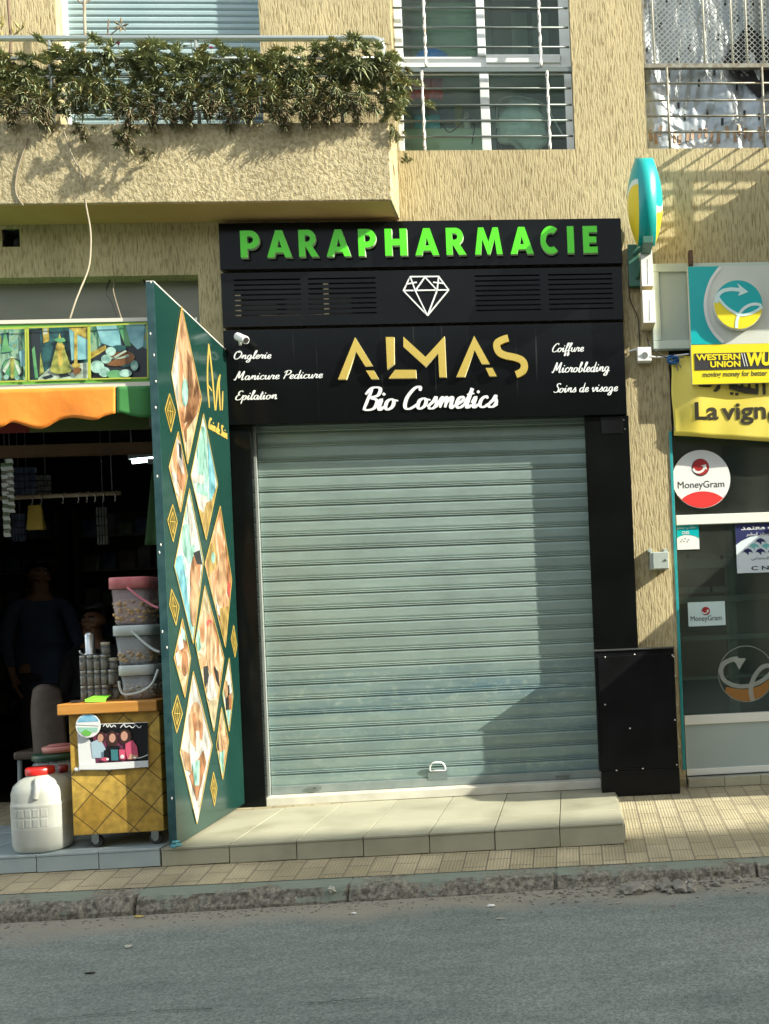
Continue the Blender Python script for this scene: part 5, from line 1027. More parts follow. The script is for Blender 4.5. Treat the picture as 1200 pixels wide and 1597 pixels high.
LBMIX = mixmat('lb_green_mix', [(.01, .05, .05), (.06, .20, .12), (.30, .46, .30), (.10, .30, .26), (.30, .28, .05)], 16); LBC = [LBMIX, mat('lb_dark_teal', (.008, .03, .035), .3, col2=(.03, .13, .13), vs=22, detail=9), mat('lb_pale_aqua', (.10, .26, .20), .3, col2=(.45, .70, .60), vs=26, detail=9), mat('lb_gold', (.22, .15, .02), .3, col2=(.60, .48, .10), vs=34, detail=9), mat('lb_green', (.07, .28, .12), .3, col2=(.16, .40, .16), vs=14), mat('lb_pale_blue', (.10, .30, .34), .3, col2=(.30, .60, .62), vs=12, detail=9), mat('lb_brown', (.14, .06, .02), .3, col2=(.26, .12, .04), vs=14), mat('lb_white', (.25, .34, .24), .3, col2=(.60, .70, .58), vs=24, detail=9), mat('lb_dark', (.02, .03, .035), .3), mat('lb_olive', (.12, .15, .03), .3, col2=(.42, .44, .10), vs=34, detail=9)]
def framed(outline, base, shapes):
    m = MB(); lpoly(m, outline, 3, 0 if base in (1, 3) else base + 1)
    for k, (mi, pts) in enumerate(shapes):
        c = clip(list(pts), outline)
        if len(c) > 2: lpoly(m, c, 4.5 + k, mi + 1)
    f = MB()
    for i in range(4): lines_px(f, [(outline[i], outline[(i+1) % 4])], 1.8, YL_ - .0125, .0012)
    o = m.build('picture', LBC, RT); f.build('picture_frame', mat('yellow_green_frame', (.45, .50, .06), .4), o)
framed([(-60,514),(40,511.5),(41,594),(-60,597)], 1, [(0, [(3,520),(14,518),(15,550),(2,552)]), (3, [(8,512),(14,540),(20,548),(2,550)]), (7, ell(20,576,17,18)), (3, ell(19,574,15,14)), (6, [(18,556),(21,556),(34,580),(30,585)]), (6, [(18,556),(21,556),(8,582),(4,578)]), (8, [(16,558),(23,558),(22,590),(17,590)]), (1, ell(10,588,4,4)), (1, ell(27,589,4,4)), (4, [(30,548),(40,545),(40,570),(33,572)])])
framed([(43.5,511),(138,508),(138.5,591),(45,594)], 0, [(7, [(44,514),(62,513),(64,545),(70,588),(45,592)]), (3, [(50,545),(54,540),(60,590),(55,590)]), (8, [(63,550),(69,580),(62,585)]), (2, [(66,508),(76,508),(77,532),(68,535)]), (6, [(68,510),(74,510),(74,520),(68,522)]), (6, [(60,590),(78,573),(138,565),(138,593),(60,594)]), (7, [(66,588),(80,584),(84,588),(70,592)]), (7, [(92,584),(106,582),(110,586),(95,589)]), (7, [(84,576),(98,574),(100,578),(86,580)]), (7, [(112,577),(126,574),(128,578),(114,581)]), (8, [(93,520),(78,578),(112,576)]), (2, [(93,520),(89,540),(92,578),(97,577),(98,540)]), (2, ell(94,541,7,5)), (3, [(84,530),(90,527),(100,527),(103,532),(94,535)]), (8, ell(95,577,17,6)), (4, [(108,512),(138,510),(138,560),(112,562)]), (2, [(102,508),(138,508),(138,530),(122,522)]), (2, [(116,515),(121,515),(121,580),(116,580)]), (5, ell(120,578,6,6)), (2, ell(119,570,7,4))])
framed([(139.5,508),(230,504),(231,589),(141,591)], 3, [(7, [(141,555),(175,520),(231,545),(231,590),(141,592)]), (4, [(150,508),(185,507),(190,545),(158,535)]), (4, [(196,506),(226,504),(224,540),(215,545),(195,525)]), (2, [(141,550),(165,538),(166,545),(142,560)]), (3, [(183,506),(195,505),(205,540),(196,540)]), (0, ell(195,563,12,10)), (5, ell(185,559,26,12,-6)), (6, ell(184,556,18,4,-6)), (5, ell(184,553,14,4,-6)), (0, ell(186,543,12,5)), (1, ell(173,548,8,7)), (1, ell(166,560,8,7)), (1, ell(152,572,11,10)), (1, ell(163,580,9,8)), (3, ell(180,584,13,7)), (1, ell(196,582,10,6)), (1, ell(210,570,6,8)), (6, [(178,556),(196,546),(198,548),(180,559)])])
# valance
RT = thing('awning', 'orange and green awning with a wavy valance hanging under the picture light box', 'awning', (-3.3, YL_, z0))
sc = catmull([(-60,668),(0,668),(22,659.5),(52,668),(69,667.5),(91,655.5),(115,651.5),(149,656),(165,650),(188,643.5)], 6); yv = YL_ - .004
def cloth(pts_low, ytop, mt, name, y):
    m = MB(); zt = z0 - .002; n = len(pts_low) - 1
    def fn(u, v):
        i = min(n - 1, int(u * n)); f = u * n - i; A = at(*pts_low[i], y); B = at(*pts_low[i+1], y); p = A + (B - A) * f
        return Vector((p.x, y - .010 * (1 - v) * math.sin(p.x * 13) - .004 * (1 - v), p.z + (zt - p.z) * v))
    m.grid(fn, n, 8)
    return m.build(name, mt, RT, solid=.0018)
M_ORA = mat('orange_canvas', (.78, .225, .018), .75, col2=(.83, .27, .03), vs=5, bump=.25, bs=7, bdist=.03); M_GCAN = mat('green_canvas', (.04, .20, .045), .75, col2=(.05, .24, .06), vs=3)
cloth([p for p in sc if p[0] < 184], 604, M_ORA, 'valance', yv)
cloth([(184,645),(190,643.5),(200,647),(216,650.5),(240,651.5)], 604, M_GCAN, 'valance', yv)
m = MB(); zb_ = at(120, 683, -.55).z; m.add([(-5.2, -.96, z0 + .01), (x1, -.96, z0 + .01), (x1, -.10, z0 + .42), (-5.2, -.10, z0 + .42)], [(0, 1, 2, 3)]); m.build('canopy', M_GCAN, RT, solid=.003)
m = MB(); q = rect(46, 640, 232, 672, -.55); m.box(q[0], q[1], -.55, -.545, q[2], z0 + .2); m.build('inner_flap', mat('olive_canvas', (.10, .13, .03), .8), RT)
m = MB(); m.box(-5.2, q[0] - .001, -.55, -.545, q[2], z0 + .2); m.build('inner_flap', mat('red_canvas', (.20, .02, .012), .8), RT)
# shop head: grey transom, brown beam
za = at(150, 690, 0).z; zc = at(150, 706, 0).z
m = MB(); m.box(-5.38, XA - .004, .10, .13, za + .10, ZA - .002); m.build('transom', mat('grey_transom', (.17, .165, .13), .5, col2=(.21, .20, .16), vs=2, vst=(1, 1, 3)), BLD)
m = MB(); m.box(-5.38, XA - .003, .02, .098, zc, za); m.build('lintel', mat('brown_beam', (.10, .055, .022), .7, col2=(.14, .075, .03), vs=6), BLD)
M_CAB1 = M_CABP
cable([at(100, 205, -.285), at(112, 240, -.283), at(128, 275, -.281), at(135, 322, -.282), (at(141, 355, -.5)), at(142, 385, -.6), at(138, 420, -.7), at(120, 465, -.8), at(109, 498, -.83)], .0045, 'long pale cable hanging from the balcony planter to the light box', M_CAB1)
cable([at(44, 215, -.278), at(28, 265, -.276), at(25, 300, -.276), at(37, 321, -.275)], .004, 'short dark cable looping down the balcony face', M_CABG)
cable([at(186, 498, -.82), at(174, 470, -.3), at(166, 455, -.05), at(172, 437, .06), at(182, 431, .085)], .004, 'dark cable arching from the lintel into the light box', M_CABB)
cable([at(190, 498, -.82), at(180, 465, -.3), at(177, 450, -.05), at(180, 436, .06)], .003, 'thin second cable curving beside the dark arch over the light box', M_CABG)
cable([at(222, 432, .08), at(232, 455, .0), at(240, 480, -.2), at(246, 500, -.4)], .005, 'dark cable slanting from the lintel towards the green board', M_CABB)
# ---- counter on castors
YK = -.955; x0, x1 = -2.572, -2.098; z0, z1 = .193, at(170, 1112, YK).z; zt = at(170, 1094.5, YK).z
def tiles_diag():
    m = bpy.data.materials.new('diamond_wood_tiles'); m.use_nodes = True; t = m.node_tree; N = t.nodes; L = t.links; b = N['Principled BSDF']; b.inputs['Roughness'].default_value = .4
    tc = N.new('ShaderNodeTexCoord'); mp = N.new('ShaderNodeMapping'); mp.vector_type = 'POINT'; mp.inputs['Rotation'].default_value = (math.radians(-90), 0, 0); L.new(tc.outputs['Object'], mp.inputs[0])
    m2 = N.new('ShaderNodeMapping'); m2.inputs['Rotation'].default_value = (0, 0, math.radians(42)); L.new(mp.outputs[0], m2.inputs[0])
    br = N.new('ShaderNodeTexBrick'); br.offset = 0; L.new(m2.outputs[0], br.inputs[0]); br.inputs['Scale'].default_value = 1; br.inputs['Brick Width'].default_value = .135; br.inputs['Row Height'].default_value = .135; br.inputs['Mortar Size'].default_value = .003; br.inputs['Mortar Smooth'].default_value = .2
    br.inputs['Color1'].default_value = (.50, .30, .045, 1); br.inputs['Color2'].default_value = (.62, .41, .085, 1); br.inputs['Mortar'].default_value = (.14, .08, .02, 1)
    n = N.new('ShaderNodeTexNoise'); n.inputs['Scale'].default_value = 24; n.inputs['Detail'].default_value = 5; L.new(tc.outputs['Object'], n.inputs[0]); mr = N.new('ShaderNodeMapRange'); mr.inputs['From Min'].default_value = .3; mr.inputs['From Max'].default_value = .7; mr.inputs['To Min'].default_value = .62; mr.inputs['To Max'].default_value = 1.15; L.new(n.outputs['Fac'], mr.inputs[0])
    x = N.new('ShaderNodeMix'); x.data_type = 'RGBA'; x.blend_type = 'MULTIPLY'; x.inputs[0].default_value = 1; L.new(br.outputs[0], x.inputs[6]); L.new(mr.outputs[0], x.inputs[7]); L.new(x.outputs[2], b.inputs['Base Color'])
    bp = N.new('ShaderNodeBump'); bp.inputs['Strength'].default_value = .4; bp.inputs['Distance'].default_value = .004; bp.invert = True; L.new(br.outputs['Fac'], bp.inputs['Height']); L.new(bp.outputs[0], b.inputs['Normal']); return m
RT = thing('shop_counter', 'yellow wooden counter on castors with a diamond tiled front beside the green board', 'counter', ((x0+x1)/2, YK, .119))
m = MB(); m.box(x0 + .03, x1, YK, -.48, z0, z1); m.build('cabinet', tiles_diag(), RT, bevel=.004)
m = MB(); m.box(x0 - .010, x1 + .002, YK - .03, -.46, z1 + .001, zt); m.build('worktop', mat('orange_wood', (.46, .20, .035), .4, col2=(.56, .27, .06), vs=8, vst=(.4, 1, 4)), RT, bevel=.005)
M_CAST = mat('castor_rubber', (.03, .03, .03), .6)
for cx_ in (x0 + .12, x1 - .06):
    for cy_ in (YK + .05, -.53):
        m = MB(); c = Vector((cx_, cy_, .119 + .031)); m.tube([c + Vector((0, -.012, 0)), c + Vector((0, .012, 0))], .030, 18); k = m.build('castor', M_CAST, RT)
        m = MB(); m.tube([c + Vector((0, -.0125, 0)), c + Vector((0, -.016, 0))], .014, 12); m.box(cx_ - .018, cx_ + .018, cy_ - .02, cy_ - .0165, c.z, z0 - .001); m.build('fork', M_STEEL, k)
# poster on the counter
yp = YK - .006
RT = thing('poster', 'curling printed poster of three smiling women taped to the counter front', 'poster', tuple(at(175, 1200, yp)))
po = [(120,1130),(231,1126),(232,1196),(170,1201),(124,1201)]
PPOST = [mat('poster_black', (.012, .012, .015), .25), mat('poster_white', (.72, .74, .74), .3), mat('poster_skin', (.55, .30, .22), .35), mat('poster_hair', (.05, .025, .02), .35), mat('poster_pink', (.62, .10, .18), .35), mat('poster_blue', (.38, .52, .60), .35), mat('poster_plum', (.16, .04, .08), .35), mat('poster_teal', (.05, .20, .22), .35)]
m = MB()
def ppoly(pts, k, mi):
    c = clip(list(pts), po) if k else pts
    if len(c) > 2: m.prism([at(x, y, yp - .0006 * k) for x, y in c], (0, .0006, 0), mi)
ppoly(po, 0, 1)
for k, (mi, pts) in enumerate([(0, [(121,1131),(231,1127),(231.5,1186),(128,1190)]), (1, [(120,1131),(130,1131),(160,1201),(122,1201)]), (6, [(145,1146),(205,1142),(206,1190),(150,1192)]), (3, ell(158,1150,7,9)), (5, [(142,1158),(156,1152),(165,1168),(163,1182),(145,1182)]), (2, ell(157,1151,4.6,6.5)), (3, ell(175.5,1153,9,13)), (2, ell(175.5,1151,5,7)), (0, [(167,1163),(186,1163),(190,1172),(190,1176),(166,1176)]), (3, ell(196,1149,10,12)), (2, ell(194,1148,5.4,7.5)), (4, [(196,1160),(207,1154),(214,1164),(216,1180),(199,1184),(196,1172)]), (2, [(203,1176),(216,1178),(212,1184),(200,1184)]), (0, [(162,1170),(171,1170),(171,1184),(163,1184)]), (7, [(173,1169),(184,1169),(185,1186),(174,1186)]), (4, [(186,1169),(195,1169),(196,1184),(187,1184)]), (1, ell(191,1180,3,3)), (4, ell(164,1184,6,3)), (1, ell(168,1184,2,2)), (1, [(122,1192),(231,1186),(231.5,1196),(170,1200),(124,1200)])]): ppoly(pts, k + 1, mi)
m.build('sheet', PPOST, RT)
m = MB()
for k, pts in enumerate(([(161,1133),(165,1129),(168,1134),(171,1130),(174,1134),(178,1131),(181,1134)], [(188,1135),(193,1130),(197,1134),(202,1132),(207,1135),(212,1131),(217,1135),(221,1132)], [(193,1129),(205,1128),(212,1129)], [(208,1181),(216,1182),(224,1180),(231,1177)])):
    ribbon(m, catmull(pts, 6), 1.6, lambda u, v: at(u, v, yp - .0140 - .0003 * k), (0, .0006, 0), 0, swell=.3)
m.build('script_lettering', M_WPAPER, RT)
RT = thing('round_sticker', 'round blue and green sticker overlapping the poster on the counter', 'sticker', tuple(at(140.5, 1131, yp - .016)))
m = MB(); c = at(140.5, 1131, yp); r = .0605; yy = yp - .017; disc(m, c, r, yy, .0012, 0)
for k, (mi, pts) in enumerate([(1, arc(0, 0, .92, .92, 20, 160, 14)), (2, [(-.85, -.1), (.8, -.2), (.7, -.55), (-.7, -.55)]), (3, [(-.6, -.55), (-.2, -.3), (.3, -.6), (.1, -.85), (-.3, -.85)]), (0, [(-.9, .12), (.9, -.05), (.9, .06), (-.9, .24)])]): m.prism([Vector((c.x + r*u, yy - .0008 - .0004*k, c.z + r*v)) for u, v in pts], (0, .0003, 0), mi)
m.build('disc', [M_WPAPER, mat('sticker_blue', (.12, .38, .60), .4, col2=(.3, .55, .68), vs=30), mat('sticker_teal', (.30, .55, .45), .4), mat('sticker_green', (.14, .45, .08), .4)], RT)
c = at(121, 1200, yp - .004); m = MB(); m.blob(tuple(c), .013, 3, .5, 2, sc=(1.2, .5, .8)); m.build('tape_tab', M_WPAPER, bpy.data.objects['poster'])
# ------------------------------------------------------------------ wares on and around the counter
def clear_plastic(name, tint, a=.45):
    m = bpy.data.materials.new(name); m.use_nodes = True; N = m.node_tree.nodes; L = m.node_tree.links; b = N['Principled BSDF']; out = N['Material Output']
    b.inputs['Base Color'].default_value = lin(tint); b.inputs['Roughness'].default_value = .25; tr = N.new('ShaderNodeBsdfTransparent'); mx = N.new('ShaderNodeMixShader'); mx.inputs[0].default_value = a
    L.new(tr.outputs[0], mx.inputs[1]); L.new(b.outputs[0], mx.inputs[2]); L.new(mx.outputs[0], out.inputs[0]); return m
ZT = at(170, 1094.5, -.955).z + .0005
M_CLEAR = clear_plastic('milky_plastic', (.55, .58, .58), .38); M_PINKC = clear_plastic('pinkish_plastic', (.60, .50, .50), .36)
M_PLID = mat('pink_lid', (.66, .16, .18), .4, col2=(.72, .26, .26), vs=20); M_WLID = mat('pale_lid', (.62, .68, .66), .4); M_PINKH = mat('pink_handle', (.72, .22, .28), .4)
YBK = -.80
def bucket(name, label, l, t, r, b, lid_b, lidm, bodym, hm, hpts, z_base=None, fill=.45, chips=((.50,.30,.12),(.36,.20,.08)), seed=1):
    c = at((l + r) / 2, b, YBK); zb = c.z if z_base is None else z_base; zt = at((l + r) / 2, t, YBK).z; zl = at((l + r) / 2, lid_b, YBK).z
    R_ = (at(r, (t+b)/2, YBK).x - at(l, (t+b)/2, YBK).x) / 2; c = Vector((at((l + r) / 2, (t+b)/2, YBK).x, YBK, zb))
    rt = thing(name, label, 'bucket', tuple(c), 'stacked snack buckets on the counter'); H = zl - zb; k = .86
    R0 = R_ * .84
    m = MB(); m.lathe(c, [(R0*k, .002), (R0*k*1.02, .012), (R0*1.0, H), (R0*.985, H), (R0*k*1.0, .014), (R0*k*.5, .012)], 40, sq=5); m.build('body', bodym, rt)
    m = MB(); m.lathe(c, [(R0*.9, H + .001), (R0*1.05, H + .001), (R0*1.06, H - .012), (R0*1.09, H - .012), (R0*1.09, zt - zb - .006), (R0*1.07, zt - zb), (R0*.98, zt - zb), (R0*.96, zt - zb - .006)], 40, sq=5); m.build('lid', lidm, rt)
    q = [at(x, y, YBK - R_ * 1.02) for x, y in hpts]; m = MB(); m.tube(catmull([tuple(p) for p in q], 5), .0062, 8); m.build('handle', hm, rt)
    # contents: loose snacks
    m = MB(); rg = random.Random(seed); Hf = H * fill
    m.lathe(c, [(R0*k*.93, .016), (R0*(k + (1-k)*fill)*.92, Hf), (R0*.55, Hf + .012), (R0*.1, Hf + .018)], 24, sq=5)
    for i in range(190):
        a = rg.uniform(0, 6.283); qn = (abs(math.cos(a))**5 + abs(math.sin(a))**5) ** (-.2)
        z = rg.uniform(.02, Hf + .012); rr = R0 * (k + (1-k)*z/H) * .93 * qn
        if i % 3 == 0: rr *= rg.uniform(.1, .95); z = Hf + rg.uniform(.004, .022)
        m.blob(c + Vector((rr*math.cos(a), rr*math.sin(a), z)), rg.uniform(.011, .017), seed*100 + i, .5, 1, 0, (rg.uniform(.5, 1.3), rg.uniform(.5, 1.3), rg.uniform(.4, .9)))
    s = m.build('dried_snacks', mat('snacks_%s' % 'abcdefg'[seed], chips[0], .6, col2=chips[1], vs=70, lo=.4, hi=.6), base=tuple(c), kind='stuff', label='dried snacks filling the ' + label.split(',')[0].replace('clear ', ''), cat='snacks')
    return zt
z_ = bucket('snack_bucket', 'clear bucket with a white lid, bottom of the stack on the counter', 192, 1036, 254, 1092, 1048, M_WLID, M_CLEAR, M_WLID, [(186,1062),(187,1072),(192,1082),(203,1083),(222,1078),(238,1066),(247,1044)], ZT, .42, ((.34,.32,.26),(.46,.44,.38)), 1)
z_ = bucket('snack_bucket', 'clear bucket with a white lid, middle of the stack on the counter', 184, 975, 251, 1037, 987, M_WLID, M_CLEAR, M_WLID, [(206,984),(212,990),(225,1002),(240,1013),(250,1017)], z_ + .001, .34, ((.42,.28,.14),(.55,.40,.24)), 2)
z_ = bucket('snack_bucket', 'clear bucket with a pink lid and pink handle, top of the stack on the counter', 178, 901, 248, 975, 915, M_PLID, M_PINKC, M_PINKH, [(199,916),(206,922),(222,934),(238,944),(248,948)], z_ + .001, .55, ((.46,.28,.11),(.62,.42,.20)), 3)
# jars
M_JGL = clear_plastic('jar_glass', (.35, .38, .36), .35); M_SPICE = [mat('spice_a', (.24, .19, .13), .8, col2=(.36, .30, .22), vs=60), mat('spice_b', (.30, .27, .22), .8, col2=(.18, .15, .11), vs=60)]
M_JLID = mat('grey_lid', (.40, .41, .38), .35, metal=.4)
def make_jar(c, k):
    r = thing('spice_jar', 'small clear spice jar with a grey lid in the crowded stack on the counter', 'jar', tuple(c), 'spice jars stacked on the counter')
    R0 = .0165; m = MB(); m.lathe(c, [(R0*.9, .001), (R0, .004), (R0, .056), (R0*.8, .062)], 18); m.build('glass', M_JGL, r)
    m = MB(); m.lathe(c, [(R0*.85, .003), (R0*.86, .04 + .01*(k % 2)), (R0*.4, .046)], 14); m.build('filling', M_SPICE[k], r)
    m = MB(); m.lathe(c, [(R0*.92, .0625), (R0*.94, .076), (R0*.8, .078)], 18); m.build('lid', M_JLID, r); return r
YJ = -.80; j0 = at(132, 1090, YJ); jar = [make_jar(Vector((j0.x, YJ, ZT)), 0), make_jar(Vector((j0.x + .0355, YJ, ZT)), 1)]
for row in range(3):
    for col_ in range(5):
        for dep in range(2):
            if row == 0 and dep == 0 and col_ < 2: continue
            if row == 2 and col_ == 4: continue
            if col_ == 4 and dep == 0 and row == 0: continue
            copy_tree(jar[(row + col_ + dep) % 2], loc=Vector((j0.x + .0355 * col_ + rnd.uniform(-.001, .001), YJ + .038 * dep, ZT + .0792 * row)), rz=rnd.uniform(0, 6))
zr_ = ZT + .0792 * 3
t0 = at(140, 1000, YJ); rt = thing('steel_flask', 'tall shiny steel flask standing on top of the spice jars', 'flask', (j0.x + .030, YJ + .019, zr_))
c = Vector((j0.x + .030, YJ + .019, zr_)); m = MB(); m.lathe(c, [(.030, 0), (.030, .006), (.0235, .012), (.0235, .105), (.018, .118), (.006, .121)], 24); m.build('body', M_STEEL, rt)
m = MB(); m.tube([c + Vector((-.03, -.012, .004)), c + Vector((-.045, -.012, .014)), c + Vector((-.047, -.012, .026))], .005, 8); m.build('handle', M_STEEL, rt)
for dx, hh in ((.105, .062), (.137, .058)):
    c = Vector((j0.x + dx, YJ + .024, zr_)) if dx < .12 else Vector((j0.x + dx, YJ + .024, zr_ - .0792 + .0))
    if dx > .12: c.x = j0.x + .142; 
    rt = thing('glass_jar', ('upper' if dx < .12 else 'lower') + ' of two wider clear jars with pale lids at the right end of the jars', 'jar', tuple(c))
    m = MB(); m.lathe(c, [(.02, .001), (.0215, .004), (.0215, hh - .02), (.019, hh - .016)], 18); m.build('glass', M_JGL, rt); m = MB(); m.lathe(c, [(.018, .003), (.0185, hh*.5), (.006, hh*.55)], 12); m.build('filling', M_SPICE[1], rt)
    m = MB(); m.lathe(c, [(.0215, hh - .0155), (.022, hh), (.018, hh + .002)], 18); m.build('lid', mat('beige_lid', (.5, .46, .36), .5), rt)
# bright green paper and a dark tray on the worktop
q = [at(x, y, -.94) for x, y in ((134,1086.5),(168,1085.5),(168,1092.5),(146,1092.5),(140,1090))]
m = MB(); m.add([(q[0].x, -.95, ZT + .016), (q[1].x, -.95, ZT + .020), (q[1].x, -.965, ZT + .001), (q[0].x + .01, -.965, ZT + .004), (q[0].x + .02, -.90, ZT + .030), (q[1].x, -.90, ZT + .030)], [(3, 2, 1, 0), (0, 1, 5, 4)]); m.build('green_paper', mat('lime_paper', (.22, .72, .04), .5), base=tuple(q[3]), label='bright lime green folded paper lying on the counter worktop', cat='paper', solid=.001)
m = MB(); x_ = at(124, 1090, -.9).x; m.box(x_ - .03, x_ + .012, -.93, -.90, ZT, ZT + .012); m.build('black_pen_box', mat('black_card', (.02, .018, .018), .5), base=(x_, -.915, ZT), label='flat black box at the left edge of the worktop', cat='box', bevel=.002)
# white jug
M_JUG = mat('milky_white_polythene', (.36, .38, .33), .42, col2=(.54, .56, .51), vs=6, vst=(1, 1, .6), lo=.3, hi=.6, detail=7); M_RCAP = mat('red_cap', (.62, .02, .015), .35)
c = Vector((at(68, 1260, -.87).x, -.87, .1195)); rt = thing('water_jug', 'big white plastic jug with a red screw cap standing on the blue step', 'jug', tuple(c))
m = MB(); m.lathe(c, [(.105, 0), (.122, .012), (.130, .04), (.131, .12), (.132, .125), (.131, .13), (.132, .235), (.133, .24), (.131, .245), (.128, .262), (.128, .30), (.118, .335), (.092, .362), (.066, .376), (.060, .382)], 44, sq=2.6)
o = m.build('body', M_JUG, rt)
m = MB(); m.lathe(c + Vector((-.008, 0, 0)), [(.064, .3825), (.066, .386), (.066, .414), (.060, .419), (.02, .4195)], 40); m.build('cap', M_RCAP, rt)
m = MB(); m.tube(catmull([tuple(c + Vector(p)) for p in ((.02, -.088, .366), (.036, -.112, .350), (.040, -.126, .31), (.034, -.128, .275))], 5), [.012]*16, 10); m.build('handle', M_JUG, rt)
for side in range(5):
    m = MB(); xx = -.088 + side * .036
    yy = lambda x: c.y - .1335 * max(.05, 1 - (abs(x) / .1335) ** 2.6) ** (1 / 2.6)
    for zz in (.135, .185): m.prism([Vector((c.x + xx, yy(xx), c.z + zz)), Vector((c.x + xx + .026, yy(xx + .026), c.z + zz)), Vector((c.x + xx + .026, yy(xx + .026), c.z + zz + .04)), Vector((c.x + xx, yy(xx), c.z + zz + .04))], (0, .006, 0))
    m.build('embossed_panel', M_JUG, rt, bevel=.0015)
c = Vector((at(90, 1180, -.62).x, -.62, .1195)); rt = thing('storage_drum', 'pale plastic drum with a dark green lid behind the white jug', 'drum', tuple(c))
zt_ = at(90, 1180, -.62).z - .12; m = MB(); m.lathe(c, [(.10, 0), (.115, .02), (.115, zt_ - .03), (.10, zt_ - .012)], 32); m.build('body', M_CLEAR, rt)
m = MB(); m.lathe(c, [(.112, zt_ - .011), (.118, zt_ - .009), (.118, zt_ + .02), (.11, zt_ + .024), (.02, zt_ + .025)], 32); m.build('lid', mat('bottle_green_lid', (.015, .06, .03), .4), rt)
cz = zt_ + .0255; rt = thing('pink_tub', 'flat pink tub resting on the green drum lid beside the counter', 'tub', (c.x, c.y, c.z + cz)); m = MB(); m.lathe(c + Vector((.02, 0, cz)), [(.07, 0), (.085, .004), (.09, .03), (.084, .034), (.02, .036)], 28); m.build('shell', mat('dull_pink', (.60, .26, .22), .4), rt)
m = MB(); m.lathe(c + Vector((.02, 0, cz)), [(.06, .0365), (.06, .042), (.02, .043)], 24); m.build('lid', mat('dull_pink_lid', (.52, .20, .18), .4), rt)
c = Vector((at(99, 1197, -.735).x, -.735, .1195)); rt = thing('small_bottle', 'small clear bottle with a dark red cap between the jug and the drum', 'bottle', tuple(c)); zt_ = at(99, 1197, -.735).z - .12
m = MB(); m.lathe(c, [(.03, 0), (.034, .01), (.034, zt_ - .05), (.018, zt_ - .025)], 20); m.build('body', M_CLEAR, rt); m = MB(); m.lathe(c, [(.022, zt_ - .0245), (.023, zt_ + .012), (.018, zt_ + .014)], 20); m.build('cap', mat('maroon_cap', (.20, .01, .01), .4), rt)
# brown chair behind the jug
cx = at(72, 1120, -.25).x; YCH = -.22
rt = thing('chair', 'old brown padded chair with a rounded back beside the counter', 'chair', (cx, YCH, .119)); M_BRN = mat('brown_leatherette', (.04, .024, .014), .6, col2=(.06, .038, .024), vs=20)
zb_, zt_ = at(72, 1180, YCH).z, at(72, 1077, YCH).z
def back(u, v):
    a = -1 + 2*u; w_ = .085 * (1 - .35 * max(0, v - .55) ** 2 * 4); return Vector((cx + a * w_ + .03 * (v - .5) * -1, YCH + .03 * v - .022 * (1 - a*a), zb_ + (zt_ - zb_) * (v + .10 * (1 - a*a) * v)))
m = MB(); m.grid(back, 12, 12); m.build('backrest', M_BRN, rt, solid=.05, bevel=0)
m = MB(); m.box(cx - .20, cx + .20, YCH - .02, YCH + .36, .50, .55); m.build('seat', M_BRN, rt, bevel=.015)
for sx in (-.18, .18):
    for sy in (.0, .33):
        m = MB(); m.tube([(cx + sx, YCH + sy, .119), (cx + sx*.95, YCH + sy, .50)], .013, 8); m.build('leg', M_GREYBAR, rt)
m = MB()
for sx in (-.05, .05): m.tube([(cx + sx, YCH + .01, .50), (cx + sx, YCH + .0, zb_ + .1)], .010, 8)
m.build('back_frame', M_GREYBAR, rt)
# shop interior: shelves, wares, pole, tube lamp, pots, curtain
zf = .1155
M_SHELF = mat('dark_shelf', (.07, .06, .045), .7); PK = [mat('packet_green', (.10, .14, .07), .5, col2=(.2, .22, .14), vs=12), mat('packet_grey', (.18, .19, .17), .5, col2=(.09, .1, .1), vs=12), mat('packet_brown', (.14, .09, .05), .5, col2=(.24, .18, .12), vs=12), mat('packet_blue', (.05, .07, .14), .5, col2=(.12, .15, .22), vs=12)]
protos = []
for k, (nm, lb) in enumerate((('food_packet', 'greenish food packet standing on the dim grocery shelves'), ('food_packet', 'grey food packet standing on the dim grocery shelves'), ('food_packet', 'brown food packet standing on the dim grocery shelves'), ('food_packet', 'bluish food packet standing on the dim grocery shelves'))): protos.append((nm, lb, PK[k]))
pm = {}
def packet(k, loc, sc):
    nm, lb, mt = protos[k]
    if k not in pm:
        m = MB(); w_, d_, h_ = .07, .045, .13
        m.add([(-w_, -d_, 0), (w_, -d_, 0), (w_, d_, 0), (-w_, d_, 0), (-w_, -d_*.9, h_*.85), (w_, -d_*.9, h_*.85), (w_, d_*.9, h_*.85), (-w_, d_*.9, h_*.85), (-w_*.95, -.004, h_), (w_*.95, -.004, h_), (w_*.95, .004, h_), (-w_*.95, .004, h_)], [(0,3,2,1),(0,1,5,4),(1,2,6,5),(2,3,7,6),(3,0,4,7),(4,5,9,8),(6,7,11,10),(5,6,10,9),(7,4,8,11),(8,9,10,11)])
        pm[k] = m.build(nm, mt, base=(0, 0, 0), label=lb, cat='packet', group='food packets on the grocery shelves', bevel=.006); o = pm[k]; o.location = loc; o.scale = sc
    else: copy_tree(pm[k], loc=loc, scale=sc)
